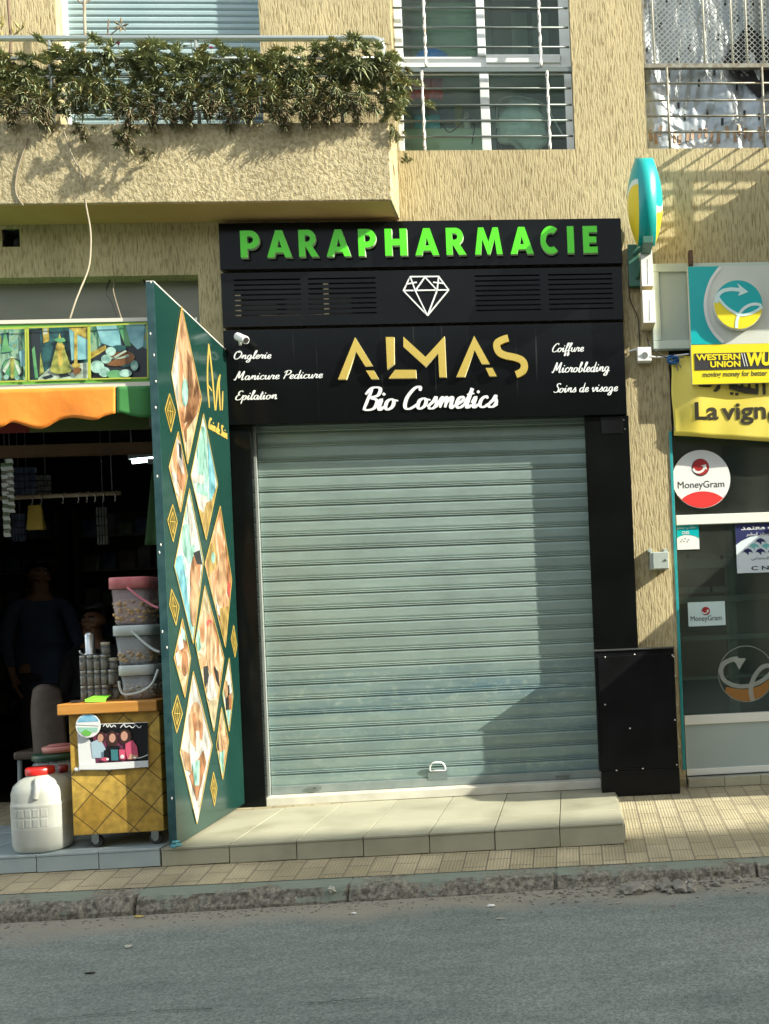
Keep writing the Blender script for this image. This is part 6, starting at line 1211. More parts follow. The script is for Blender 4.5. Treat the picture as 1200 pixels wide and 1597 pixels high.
for ux, uy, n, lb in ((-3.95, 2.75, 4, 'tall dark shelf unit in the middle of the dim grocery'), (-4.95, 2.75, 4, 'tall dark shelf unit on the left of the dim grocery'), (-3.1, 2.9, 4, 'narrow dark shelf unit at the back right of the dim grocery')):
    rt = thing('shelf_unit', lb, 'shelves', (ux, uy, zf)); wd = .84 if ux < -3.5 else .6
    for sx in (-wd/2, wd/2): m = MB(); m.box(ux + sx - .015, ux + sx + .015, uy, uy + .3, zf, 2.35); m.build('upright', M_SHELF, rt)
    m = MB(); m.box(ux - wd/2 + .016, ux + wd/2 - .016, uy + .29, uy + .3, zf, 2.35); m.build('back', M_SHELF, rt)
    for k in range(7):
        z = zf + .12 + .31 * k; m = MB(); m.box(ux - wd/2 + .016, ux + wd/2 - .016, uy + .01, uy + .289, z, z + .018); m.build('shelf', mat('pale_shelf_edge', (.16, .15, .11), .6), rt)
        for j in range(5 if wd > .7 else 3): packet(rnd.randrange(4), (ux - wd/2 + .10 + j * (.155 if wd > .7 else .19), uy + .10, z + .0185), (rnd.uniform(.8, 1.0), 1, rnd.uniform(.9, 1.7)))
# hanging rail
YP_ = .35; a, b = at(-40, 779, YP_), at(188, 769, YP_)
rt = thing('hanging_rail', 'pale wooden rail with metal hooks hanging across the grocery entrance', 'rail', tuple(b)); m = MB(); m.tube([a, b], .014, 10); m.build('pole', mat('pale_wood', (.50, .40, .27), .6, col2=(.38, .29, .18), vs=20), rt)
for px in (53, 67, 101, 125, 138, 151, 164, 182):
    p = at(px, 779 - (px + 40) * 10 / 228, YP_); m = MB(); m.tube(catmull([tuple(p + Vector(v)) for v in ((0, .018, .0), (0, 0, .018), (0, -.018, 0), (0, -.016, -.02), (0, -.016, -.045), (0, -.024, -.055), (0, -.03, -.045))], 3), .0035, 6); m.build('hook', M_STEEL, rt)
for x in (a.x + .1, b.x - .05): m = MB(); m.tube([(x, YP_, (a.z+b.z)/2 + .015), (x, YP_, 2.89)], .003, 6); m.build('hanger_wire', M_GREYBAR, rt)
q = rect(40, 787, 67, 826, YP_ - .02); m = MB(); m.add([(q[0], YP_ - .02, q[2]), (q[1], YP_ - .02, q[2]), (q[1], YP_ + .02, q[2]), (q[0], YP_ + .02, q[2]), (q[0] + .012, YP_ - .012, q[3]), (q[1] - .012, YP_ - .012, q[3]), (q[1] - .012, YP_ + .0, q[3]), (q[0] + .012, YP_ + .0, q[3])], [(0,3,2,1),(0,1,5,4),(1,2,6,5),(2,3,7,6),(3,0,4,7),(4,5,6,7)]); m.build('yellow_bag', mat('mustard_bag', (.42, .28, .03), .6, col2=(.5, .36, .06), vs=10), base=(q[0], YP_, q[2]), label='mustard yellow bag hanging from the wooden rail in the grocery', cat='bag', bevel=.006)
for px, top, bot, lb in ((8, 722, 838, 'strip of shiny sachets hanging at the far left of the grocery entrance'), (15, 700, 800, 'second strip of shiny sachets hanging beside the far left strip')):
    p0 = at(px, top, .2); n = 9; rt = thing('sachet_strip', lb, 'sachets', tuple(p0)); hh = (p0.z - at(px, bot, .2).z) / n
    for k in range(n): m = MB(); z = p0.z - k*hh; m.add([(p0.x - .022, .2, z), (p0.x + .022, .2, z), (p0.x + .02, .19, z - hh*.5), (p0.x - .02, .19, z - hh*.5), (p0.x - .022, .2, z - hh*.94), (p0.x + .022, .2, z - hh*.94)], [(3, 2, 1, 0), (4, 5, 2, 3)]); m.build('sachet', mat('foil_sachet', (.6, .6, .55), .25, metal=.7), rt, solid=.004)
    m = MB(); m.tube([p0, p0 + Vector((0, 0, 2.89 - p0.z))], .003, 6); m.build('string', M_GREYBAR, rt)
for q, lb, mt in (((20, 728, 56, 772), 'dark blue bundle of small packs hanging above the wooden rail', PK[3]), ((58, 740, 78, 775), 'dim grey bundle of packs hanging above the wooden rail', PK[1]), ((150, 790, 168, 850), 'dim strip of grey packs hanging below the wooden rail', PK[1]), ((18, 800, 38, 845), 'bluish bundle of packs hanging left of the yellow bag', PK[3])):
    q = rect(*q, .6); rt = thing('hanging_packs', lb, 'packets', (q[0], .6, q[2])); nx, nz = 4, 4
    for i in range(nx):
        for j in range(nz): m = MB(); a = q[0] + (q[1]-q[0])*i/nx; z = q[2] + (q[3]-q[2])*j/nz; m.box(a + .002, a + (q[1]-q[0])/nx - .002, .6, .625, z + .004, z + (q[3]-q[2])/nz - .003); m.build('pack', mt, rt, bevel=.004)
    m = MB(); m.tube([((q[0]+q[1])/2, .628, q[2]), ((q[0]+q[1])/2, .628, 2.89)], .003, 6); m.build('string', M_GREYBAR, rt)
# tube lamp
YT_ = 1.5; a, b = at(206, 720, YT_), at(236, 714.5, YT_)
rt = thing('tube_lamp', 'short lit white tube lamp under the grocery ceiling', 'lamp', tuple(a)); m = MB(); m.tube([a, b + Vector((0, .05, 0))], .016, 12); m.build('tube', mat('lit_tube', (.85, 1.0, .98), .4, emit=3), rt)
m = MB(); d = b - a; m.prism([a + Vector((-.02, -.02, .018)), b + Vector((.02, .03, .018)), b + Vector((.02, .07, .018)), a + Vector((-.02, .02, .018))], (0, 0, .03)); m.tube([a + Vector((0, 0, .04)), (a.x, a.y, 2.89)], .004, 6); m.tube([b + Vector((0, .05, .04)), (b.x, b.y + .05, 2.89)], .004, 6); m.build('fitting', M_WHITE, rt)
# green drape
m = MB(); A, B = at(238, 724, -.35), at(226, 850, -.35)
def drape(u, v): x = A.x + (B.x - A.x) * v; xr = XP - .06; return Vector((x + (xr - x) * u, -.35 + .02 * math.sin(u * 12), A.z + .3 * 0 + (B.z - A.z) * v))
m.grid(drape, 14, 10); m.build('green_drape', mat('dark_green_cloth', (.035, .10, .03), .8), base=tuple(A), label='dark green cloth drop hanging behind the green board', cat='cloth', solid=.003)
m = MB(); m.box(A.x - .02, XP - .045, -.365, -.335, A.z + .001, A.z + .03); m.tube([(XP - .06, -.35, A.z + .03), (XP - .06, -.35, 3.0)], .006, 8); m.build('drape_rod', M_GREYBAR, base=tuple(A), label='grey rod carrying the green cloth drop', cat='rod')
# display stand with terracotta pots
YPT = -.28; cx_ = -2.17; zs_ = at(240, 950, YPT).z
rt = thing('plant_stand', 'narrow dark stand behind the counter carrying terracotta pots', 'stand', (cx_, YPT, .119)); m = MB(); m.box(cx_ - .09, cx_ + .09, YPT - .09, YPT + .09, zs_ - .03, zs_); m.build('top', M_SHELF, rt, bevel=.003)
for sx in (-.075, .075):
    for sy in (-.075, .075): m = MB(); m.box(cx_ + sx - .012, cx_ + sx + .012, YPT + sy - .012, YPT + sy + .012, .1195, zs_ - .0305); m.build('leg', M_SHELF, rt)
M_TERR = mat('terracotta', (.42, .19, .08), .7, col2=(.52, .26, .12), vs=14)
c = Vector((cx_, YPT, zs_ + .001)); rt = thing('clay_pot', 'round terracotta pot with dark painted marks standing behind the pink bucket', 'pot', tuple(c)); m = MB(); m.lathe(c, [(.05, 0), (.075, .02), (.094, .09), (.09, .15), (.062, .19), (.066, .205), (.06, .206)], 30); m.build('body', M_TERR, rt)
m = MB()
for k in range(6): a = -1.57 + (k - 2.5) * .45; m.blob(c + Vector((.0945*math.cos(a), .0945*math.sin(a), .10)), .012, k, .6, 1, sc=(.6, .6, 1.2))
m.build('painted_mark', mat('black_glaze', (.02, .015, .012), .4), rt)
c = Vector((cx_, YPT, zs_ + .208)); rt = thing('clay_pot', 'small terracotta pot stacked on the round painted pot', 'pot', tuple(c)); m = MB(); m.lathe(c, [(.045, 0), (.052, .01), (.066, .13), (.072, .132), (.072, .15), (.062, .151)], 28); m.build('body', M_TERR, rt); m = MB(); m.lathe(c, [(.060, .1515), (.062, .16), (.03, .175), (.012, .18), (.012, .195), (.006, .2)], 28); m.build('lid', M_TERR, rt)

# ------------------------------------------------------------------ people inside the dim grocery
def skin_obj(name, verts, edges, radii, mt, parent, rt_loc, sub=2):
    me = bpy.data.meshes.new(name); o = bpy.data.objects.new(name, me); COL.objects.link(o); o.parent = parent
    me.from_pydata([tuple(Vector(v) - rt_loc) for v in verts], edges, []); me.materials.append(mt)
    md = o.modifiers.new('skin', 'SKIN'); md.use_smooth_shade = True
    if not me.skin_vertices: me.attributes
    lay = me.skin_vertices[0].data
    for i, r in enumerate(radii): lay[i].radius = (r, r) if not isinstance(r, tuple) else r
    lay[0].use_root = True
    s2 = o.modifiers.new('sub', 'SUBSURF'); s2.levels = sub; s2.render_levels = sub; return o
def person(label, base, H, seated, yaw, shirt, trousers, hairc, arm_r, arm_l):
    base = Vector(base); rt = thing('person', label, 'person', tuple(base)); k = H / 1.7
    cy, sy = math.cos(yaw), math.sin(yaw)
    def W(p): return base + Vector((p[0]*cy - p[1]*sy, p[0]*sy + p[1]*cy, p[2])) * k
    hip = .92 if not seated else .50
    V, E, R_ = [], [], []
    def n(p, r, par=None):
        V.append(W(p)); R_.append(r * k if not isinstance(r, tuple) else (r[0]*k, r[1]*k)); i = len(V) - 1
        if par is not None: E.append((par, i))
        return i
    pel = n((0, 0, hip), (.15, .10)); wa = n((0, 0, hip + .16), (.13, .09), pel); ch = n((0, .01, hip + .36), (.155, .10), wa); sh = n((0, .01, hip + .50), (.10, .08), ch); nk = n((0, -.005, hip + .58), .052, sh); jw = n((0, -.02, hip + .65), (.062, .066), nk); hd = n((0, -.01, hip + .74), (.074, .088), jw); tp = n((0, .0, hip + .80), (.055, .066), hd)
    ns = n((0, -.098, hip + .695), .011, jw)
    for s in (-1, 1): n((s * .079, .0, hip + .70), .014, hd)
    for s, arm in ((-1, arm_l), (1, arm_r)):
        so = n((s * .19, .01, hip + .47), .055, sh); el = n((s * arm[0][0], arm[0][1], hip + arm[0][2]), .040, so); wr = n((s * arm[1][0], arm[1][1], hip + arm[1][2]), .027, el)
        d = (Vector(arm[1]) - Vector(arm[0])).normalized(); p0 = Vector(arm[1]) + d * .05; pm = n((s * p0.x, p0.y, hip + p0.z), (.036, .018), wr)
        for f, (off, ln) in enumerate(((-.028, .07), (-.010, .08), (.010, .076), (.027, .06))):
            q = p0 + d * .045 + Vector((0, off, 0)); i1 = n((s * q.x, q.y, hip + q.z), .009, pm); q2 = q + d * ln * .5 + Vector((-.012, 0, -.004)); i2 = n((s * q2.x, q2.y, hip + q2.z), .008, i1); q3 = q2 + d * ln * .4 + Vector((-.02, 0, -.012)); n((s * q3.x, q3.y, hip + q3.z), .007, i2)
        q = Vector(arm[1]) + d * .03 + Vector((-.02, -.032, 0)); i1 = n((s * q.x, q.y, hip + q.z), .010, pm); q = q + d * .045 + Vector((-.01, -.012, 0)); n((s * q.x, q.y, hip + q.z), .008, i1)
    legs = []
    for s in (-1, 1):
        if not seated: th = n((s * .10, 0, hip - .10), .088, pel); kn = n((s * .11, -.01, .48), .056, th); an = n((s * .11, .01, .09), .036, kn); to = n((s * .12, -.14, .03), .030, an)
        else: th = n((s * .11, -.10, hip - .0), .085, pel); kn = n((s * .13, -.42, hip - .01), .060, th); an = n((s * .13, -.42, .09), .038, kn); to = n((s * .14, -.57, .03), .030, an)
        legs.append((th, kn, an, to))
    body = skin_obj('body', V, E, R_, mat('person_skin', (.22, .11, .06), .55, col2=(.27, .14, .08), vs=9), rt, base)
    # clothing: shirt with sleeves, trousers, shoes
    idx = [pel, wa, ch, sh]; sv = [V[i] for i in idx]; sr = [(R_[i][0] * f, R_[i][1] * f) for i, f in zip(idx, (1.42, 1.36, 1.14, 1.12))]; sv.append(V[pel] + Vector((0, 0, -.13 * k))); sr.append((R_[pel][0] * 1.4, R_[pel][1] * 1.5)); se = [(0, 1), (1, 2), (2, 3), (0, 4)]
    for s, arm in ((-1, arm_l), (1, arm_r)):
        b0 = len(sv); sv += [W((s * .19, .01, hip + .47)), W((s * arm[0][0], arm[0][1], hip + arm[0][2])), W((s * (arm[0][0]*.2 + arm[1][0]*.8), arm[0][1]*.2 + arm[1][1]*.8, hip + arm[0][2]*.2 + arm[1][2]*.8))]; sr += [.066*k, .052*k, .041*k]; se += [(3, b0), (b0, b0+1), (b0+1, b0+2)]
    skin_obj('shirt', sv, se, sr, shirt, rt, base)
    tv = [V[pel] + Vector((0, 0, .0))]; tr = [(.165*k, .112*k)]; te = []
    for th, kn, an, to in legs: b0 = len(tv); tv += [V[th], V[kn], V[an] + Vector((0, 0, .03))]; tr += [.099*k, .068*k, .055*k]; te += [(0, b0), (b0, b0+1), (b0+1, b0+2)]
    skin_obj('trousers', tv, te, tr, trousers, rt, base)
    for th, kn, an, to in legs: skin_obj('shoe', [V[an] + Vector((0, 0, -.03)), (V[an] + V[to]) / 2, V[to]], [(0, 1), (1, 2)], [.044*k, .045*k, .038*k], mat('dark_shoe', (.02, .018, .016), .5), rt, base)
    m = MB(); c = W((0, .018, hip + .765)); bm = bmesh.new(); bmesh.ops.create_icosphere(bm, subdivisions=3, radius=1); fs = []
    vs = [Vector((v.co.x*.092, v.co.y*.108, v.co.z*.098)) * (1 + .10 * noise.noise(v.co * 4)) for v in bm.verts]
    keep = [[v.index for v in f.verts] for f in bm.faces if f.calc_center_median().z > .02 - .55 * max(0, f.calc_center_median().y) and not (f.calc_center_median().y < -.45 and f.calc_center_median().z < .55)]
    m.add([c + Vector((v.x*cy - v.y*sy, v.x*sy + v.y*cy, v.z)) * k for v in vs], keep, 0, True); bm.free(); m.build('hair', hairc, rt, solid=.006)
    for s in (-1, 1): m = MB(); m.blob(W((s * .030, -.088, hip + .735)), .011 * k, 2, 0, 1); e = m.build('eye', mat('eye_white', (.5, .48, .44), .3), rt); m = MB(); m.blob(W((s * .030, -.097, hip + .735)), .0055 * k, 2, 0, 1); m.build('iris', M_INKB, e); 
    for s in (-1, 1): m = MB(); m.tube([W((s * .014, -.092, hip + .756)), W((s * .032, -.098, hip + .760)), W((s * .050, -.084, hip + .754))], .005 * k, 6); m.build('eyebrow', hairc, rt)
    m = MB(); m.tube([W((-.026, -.080, hip + .660)), W((0, -.092, hip + .662)), W((.026, -.080, hip + .660))], .0065 * k, 6); m.build('mouth', mat('lips', (.24, .08, .06), .5), rt); return rt
p = at(62, 925, 1.5)
man = person('dim figure of a dark haired man in a blue pullover standing inside the grocery', (p.x, 1.5, zf), 1.62, False, .75, mat('dark_blue_pullover', (.035, .06, .11), .8, col2=(.05, .075, .13), vs=8), mat('dark_trousers', (.02, .02, .025), .8), mat('black_hair', (.012, .010, .009), .5), ((.25, -.03, .18), (.20, -.20, .02)), ((.25, -.02, .19), (.22, -.06, -.06)))
p = at(148, 975, 1.1)
boy = person('dim figure with dark hair sitting inside behind the counter jars', (p.x, 1.1, zf), 1.66, True, -.1, mat('black_jacket', (.016, .016, .018), .8), mat('dark_trousers', (.02, .02, .025), .8), mat('black_hair', (.012, .010, .009), .5), ((.25, -.02, .18), (.16, -.26, .06)), ((.25, -.02, .18), (.16, -.26, .06)))
m = MB(); c = (p.x, 1.12, zf); rt = thing('stool', 'dark round stool under the seated figure in the grocery', 'stool', c); m.lathe(c, [(.17, .36), (.18, .37), (.18, .395), (.17, .40)], 24); m.build('seat', M_SHELF, rt)
for k in range(4): a = k * 1.571 + .78; m = MB(); m.tube([(c[0] + .15*math.cos(a), c[1] + .15*math.sin(a), zf), (c[0] + .12*math.cos(a), c[1] + .12*math.sin(a), zf + .359)], .015, 8); m.build('leg', M_SHELF, rt)
# ------------------------------------------------------------------ balcony planting
M_LEAF = [mat('succulent_leaf', (.21, .245, .115), .6, col2=(.37, .40, .21), vs=16, lo=.3, hi=.7), mat('succulent_leaf_deep', (.12, .15, .075), .6, col2=(.20, .235, .12), vs=16), mat('dry_leaf', (.22, .175, .095), .8, col2=(.13, .11, .065), vs=16), mat('yellowed_leaf', (.34, .29, .10), .6)]
M_STEM = mat('plant_stem', (.10, .08, .05), .8)
def rosette(m, c, ax, L, n, rg, mis, wd=.0052, droop=.25):
    c = Vector(c); ax = Vector(ax).normalized(); u = ax.cross(Vector((.3, .9, .2))).normalized(); v = ax.cross(u)
    for i in range(n):
        a = i * 2.4 + rg.uniform(-.3, .3); t = (i + .5) / n; el = .15 + 1.25 * t
        d = (ax * math.cos(el) + (u * math.cos(a) + v * math.sin(a)) * math.sin(el)).normalized(); l = L * rg.uniform(.75, 1.15) * (.6 + .4 * t)
        side = d.cross(Vector((rg.uniform(-.2, .2), rg.uniform(-.2, .2), 1))).normalized() * wd * rg.uniform(.8, 1.2); mi = rg.choice(mis)
        p1 = c + d * l * .5 + Vector((0, 0, .006)); p2 = c + d * l + Vector((0, 0, -droop * l * t)); up = d.cross(side).normalized() * wd * .35
        m.add([c - side * .5, c + side * .5, p1 + side, p1 - up, p1 - side, p2], [(0, 1, 3), (1, 2, 3), (0, 3, 4), (2, 5, 3), (4, 3, 5)], mi)
def clump(seed, w_, h_, nr, mis, L, down=0.0, stems=True):
    rg = random.Random(seed); m = MB()
    for i in range(nr):
        x = rg.gauss(0, w_ * .42); z = rg.uniform(-h_ * .5, h_ * .5); y = rg.uniform(-.10, .04)
        if abs(x) > w_: x *= .5
        ax = Vector((rg.uniform(-.5, .5), rg.uniform(-1.0, -.2), rg.uniform(.25, 1.0) - down))
        rosette(m, (x, y, z), ax, L * rg.uniform(.8, 1.2), rg.randint(26, 36), rg, mis)
        if stems and i % 2 == 0: m.tube(catmull([(x, y, z), (x * .8, .02, z - .06), (x * .6, .06, -h_ * .5 - .05)], 3), .005, 5, 4, False)
    return m
PM = M_LEAF + [M_STEM]
pr = []
for k, (seed, mis, lb) in enumerate(((1, (0, 0, 0, 1, 0, 3), ''), (2, (0, 1, 0, 0, 3), ''), (3, (0, 0, 1, 1), ''))): pr.append(clump(seed, .15, .18, 19, mis, .072, 0, False))
pl = clump(4, .13, .14, 14, (0, 0, 1, 2, 3), .075, .4, False); ph = clump(5, .13, .14, 17, (2, 2, 1, 2, 0), .062, .6, False)
LBU = 'green spiky succulent clump growing between the upper railing bars'; LBM = 'darker straggling succulent clump spilling low over the planter edge'; LBD = 'dry brown straggle of succulent hanging at the planter rim'
po_ = {}
def plant(k, mb, px, py, y, sc, lb, grp):
    c = at(px, py, y)
    if k not in po_: po_[k] = o = mb.build('succulent_plant', PM, base=(0, 0, 0), label=lb, cat='plant', group=grp); o.location = c; o.scale = (sc,)*3; o.rotation_euler = (0, 0, rnd.uniform(-.3, .3))
    else: o = copy_tree(po_[k], loc=c, rz=(rnd.uniform(-.25, .25), rnd.uniform(-.3, .3), rnd.uniform(-.5, .5)), scale=sc * rnd.uniform(.9, 1.1), label=lb, group=grp)
    return o
G1, G2, G3 = 'succulents in the upper railing', 'succulents over the planter edge', 'dry succulents at the planter rim'
rnd.seed(11)
for i, px in enumerate((-20, 20, 58, 96, 128, 170, 205, 236, 268, 300, 335, 372, 405, 440, 476, 505, 540, 575, 600)):
    y_ = 108 if px < 140 else (98 if i % 2 else 104)
    if px in (128, 170): y_ = 96
    plant(i % 3, pr[i % 3], px, y_ + rnd.uniform(-7, 10), -.20 + rnd.uniform(-.03, .03), rnd.uniform(.8, 1.15), LBU, G1)
for i, px in enumerate((0, 35, 70, 110, 150, 190, 225, 260, 300, 345, 390, 425, 455, 490, 525, 560, 590)): plant(i % 3, pr[i % 3], px, 134 + rnd.uniform(-6, 6), -.17, .9, LBU, G1)
for i, px in enumerate((-10, 15, 48, 80, 112, 140, 170, 200, 235, 270, 310, 350, 390, 430, 470, 505, 535, 570)): plant('m', pl, px, 158 + rnd.uniform(-8, 10), -.24, .9, LBM, G2)
for i, px in enumerate((30, 75, 215, 248, 275, 300, 335, 372, 400, 452, 485, 520, 565)): plant('d', ph, px, 180 + rnd.uniform(-8, 10), -.26, .85, LBD, G3)
plant('m', pl, 614, 120, -.22, .9, 'bright succulent clump bulging round the right end of the railing, topmost', 'succulents round the railing end'); plant(1, pr[1], 622, 150, -.20, .95, 'succulent clump bulging past the right end of the railing beside the window', 'succulents round the railing end'); plant(0, pr[0], 618, 182, -.22, .8, 'succulent clump sagging below the right end of the railing', 'succulents round the railing end')
plant('m', pl, 616, 212, -.24, .55, 'dark spiky tuft hanging off the right corner of the planter', None); plant('m', pl, 633, 250, -.16, .32, 'smallest green tuft dangling lowest beside the window sill corner', None)
plant('d', ph, 210, 222, -.32, .85, 'dry brown tangle hanging lowest in the middle of the balcony face', None); plant('d', ph, 138, 208, -.31, .6, 'small dry tuft hanging on the balcony face left of the big tangle', None); plant('d', ph, 236, 245, -.32, .42, 'dry tip dangling under the big brown tangle on the balcony face', None)
# flowers
M_PINKF = mat('pink_petal', (.62, .06, .28), .5)
for px, py in ((298, 66), (477, 62), (515, 66), (330, 76), (185, 70), (600, 78), (540, 65)):
    c = at(px, py, -.2); rt = thing('flower', 'small pink flower sticking up from the balcony succulents', 'flower', tuple(c), 'pink flowers on the balcony succulents'); m = MB(); rosette(m, (c.x, c.y, c.z), (.1, -.6, .6), .022, 12, rnd, [0], .004, 0); m.build('petals', M_PINKF, rt); m = MB(); m.tube([c, c + Vector((.004, .01, -.06))], .0025, 5); m.build('stalk', M_LEAF[0], rt)
# bare twiggy plants in the planter
M_BARK = mat('pale_bark', (.36, .32, .24), .8, col2=(.25, .2, .14), vs=30); M_BARKD = mat('dark_bark', (.14, .09, .06), .8)
def twig(name, label, pts, rad, mt, leaves=()):
    p0 = at(*pts[0], -.14); rt = thing(name, label, 'plant', tuple(p0)); m = MB(); m.tube(catmull([tuple(at(x, y, -.14)) for x, y in pts], 4), rad, 7); m.build('stem', mt, rt)
    return rt
def leaf(rt, px, py, L, mt, ang):
    m = MB(); c = at(px, py, -.15)
    for a in ang: d = Vector((math.cos(a), -.3, math.sin(a))); s = d.cross(Vector((0, 1, 0))).normalized() * L * .16; m.add([c, c + d*L*.5 + s, c + d*L, c + d*L*.5 - s, c + d*L*.5 + Vector((0, -.006, .0))], [(0, 4, 1), (1, 4, 2), (2, 4, 3), (3, 4, 0)])
    m.build('leaf', mt, rt, solid=.001)
rt = twig('sapling', 'bare pale stemmed sapling standing in front of the lowered blind', [(131, 90), (133, 55), (132, 20), (133, -30)], .0085, M_BARK)
for pts in (((132, 8), (124, 2), (116, -6)), ((133, 6), (140, -1), (146, -6))): m = MB(); m.tube(catmull([tuple(at(x, y, -.14)) for x, y in pts], 4), .005, 6); m.build('branch', M_BARK, rt)
rt = twig('dry_stalk', 'thin dry stalk with a brown starlike leaf before the blind', [(167, 84), (168, 55), (170, 30)], .004, M_BARKD); leaf(rt, 190, 41, .05, M_LEAF[2], (0.1, 1.5, 2.6, 3.6, 4.6, 5.4)); m = MB(); m.tube(catmull([tuple(at(x, y, -.145)) for x, y in ((168, 58), (178, 50), (190, 41))], 4), .0025, 5); m.build('branch', M_BARKD, rt)
rt = twig('leafy_shoot', 'dark stemmed shoot with yellowing leaves at the far left of the balcony', [(16, 95), (17, 60), (14, 20), (12, -25)], .007, M_BARKD)
for a in ((4, 30, .09, (2.2, 3.6, 4.4)), (22, 55, .06, (.5, 1.6)), (6, 60, .07, (3.2, 4.2)), (33, 48, .06, (.9, 2.1)), (2, 48, .08, (1.2, 5.0))): leaf(rt, *a[:2], a[2], M_LEAF[3], a[3])
# ------------------------------------------------------------------ things behind the upstairs windows
zt_ = at(750, 108, .2).z; x0, x1, z0, _ = winD
rt = thing('window_table', 'pale table behind the middle window carrying a blue basin', 'table', ((x0+x1)/2, .3, z0)); m = MB(); m.box(x0 - .1, x1 + .1, .19, .60, zt_ - .012, zt_ + .006); m.build('top', mat('pale_green_laminate', (.60, .70, .54), .5), rt, bevel=.002)
for sx in (x0 - .05, x1 + .05): m = MB(); m.box(sx - .02, sx + .02, .57, .61, z0 - .095, zt_ - .0125); m.build('leg', M_FURN, rt)
c = at(676, 100, .36); c.z = zt_ + .0065; rt = thing('blue_basin', 'bright blue basin turned upside down behind the barred window', 'basin', tuple(c)); m = MB(); m.lathe(c, [(.16, 0), (.162, .012), (.15, .02), (.13, .13), (.10, .17), (.03, .185)], 32); m.build('bowl', mat('bright_blue_plastic', (.03, .24, .75), .35), rt)
q = rect(640, 117, 690, 153, .24); m = MB(); m.grid(lambda u, v: (q[0] - .1 + (q[1] - q[0] + .1) * u, .25 + .012 * math.sin(u * 22), q[2] + (zt_ - .014 - q[2]) * v), 24, 6); m.build('red_cloth', mat('red_cloth', (.62, .05, .05), .8, col2=(.70, .10, .08), vs=12), base=(q[0], .25, q[2]), label='red cloth hanging in the lower left of the middle window', cat='cloth', solid=.003)
M_PGRNL = mat('pale_green_cupboard', (.45, .62, .45), .6, col2=(.52, .68, .50), vs=3)
zc_ = at(690, 200, .36).z; rt = thing('low_cupboard', 'pale green low cupboard behind the lower window pane', 'cupboard', (x0, .36, z0 - .09)); m = MB(); m.box(x0 - .1, at(752, 200, .36).x, .36, .66, z0 - .095, zc_); m.build('carcass', M_PGRNL, rt, bevel=.004)
q = rect(646, 178, 686, 199, .37); m = MB(); m.box(q[0], q[1], .37, .47, zc_ + .001, q[3]); m.build('teal_box', mat('teal_box', (.02, .35, .42), .5), base=(q[0], .37, zc_), label='bright teal box on the green cupboard inside the window', cat='box', bevel=.004)
q = rect(683, 165, 722, 199, .50); m = MB(); m.box(q[0], q[1] - .07, .50, .56, zc_ + .001, q[3]); m.box(q[1] - .069, q[1], .50, .56, zc_ + .001, q[3] + .005); m.build('books', [mat('pale_blue_book', (.22, .38, .48), .5, col2=(.50, .52, .22), vs=6, vst=(1, 1, .1), lo=.49, hi=.51)], base=(q[0], .5, zc_), label='block of pale blue and yellow books beside the teal box', cat='books', bevel=.003)
c = at(729, 196, .42); c.z = zc_ + .001; m = MB(); m.lathe(c, [(.022, 0), (.024, .006), (.024, .10), (.016, .125), (.010, .13)], 18); m.build('spray_bottle', mat('white_bottle', (.60, .66, .58), .4), base=tuple(c), label='small white bottle on the cupboard near the window mullion', cat='bottle')
c = at(815, 195, .34); m = MB(); m.blob(tuple(c), .15, 9, .35, 4, sc=(1.05, .4, 1.15)); m.build('plastic_bag', mat('clear_bag', (.45, .62, .58), .22, col2=(.65, .78, .74), vs=14, bump=.6, bs=16, bdist=.02), base=tuple(c), label='bulging clear plastic bag pressed behind the right lower pane', cat='bag')
q = catmull([tuple(at(x, y, .30)) for x, y in ((775, 200), (778, 160), (800, 150), (828, 154), (850, 165), (866, 190), (880, 215))], 6); m = MB(); m.tube(q, .006, 6); m.build('hose', mat('pale_hose', (.45, .55, .50), .4), base=q[0], label='pale hose looping over the plastic bag behind the window', cat='hose')
q = catmull([tuple(at(x, y, .31)) for x, y in ((686, 190), (700, 206), (712, 200), (730, 185), (740, 195), (736, 225))], 6); m = MB(); m.tube(q, .004, 6); m.build('wire', M_CABB, base=q[0], label='thin dark wire lying across the green cupboard inside the window', cat='wire')
q = rect(790, -10, 865, 88, .9); rt = thing('wardrobe', 'dim green wardrobe deep behind the upper right pane', 'wardrobe', (q[0], .95, 4.1)); m = MB(); m.box(q[0] - .1, q[1] + .1, .80, .99, z0 - .095, 5.6); m.build('carcass', mat('dim_green_wood', (.10, .14, .11), .6), rt); 
m = MB()
for px in (800, 832): a = at(px, 60, .95).x; m.box(a, a + .11, .785, .799, 4.3, 5.5)
m.build('door_panel', mat('dim_green_panel', (.17, .23, .19), .6), rt)
# blind behind left sash
q = (x0 + .03, at(735, 50, .24).x, zr_, 5.6); m = MB(); m.grid(lambda u, v: (q[0] + (q[1]-q[0])*u, .62 + .006 * math.sin(v * 60), zt_ + .02 + (5.6 - zt_ - .16) * v), 6, 50); m.build('blind', mat('green_blind', (.28, .44, .32), .7), base=(q[0], .235, zt_), label='green slatted blind behind the left upper pane of the middle window', cat='blind', solid=.003)
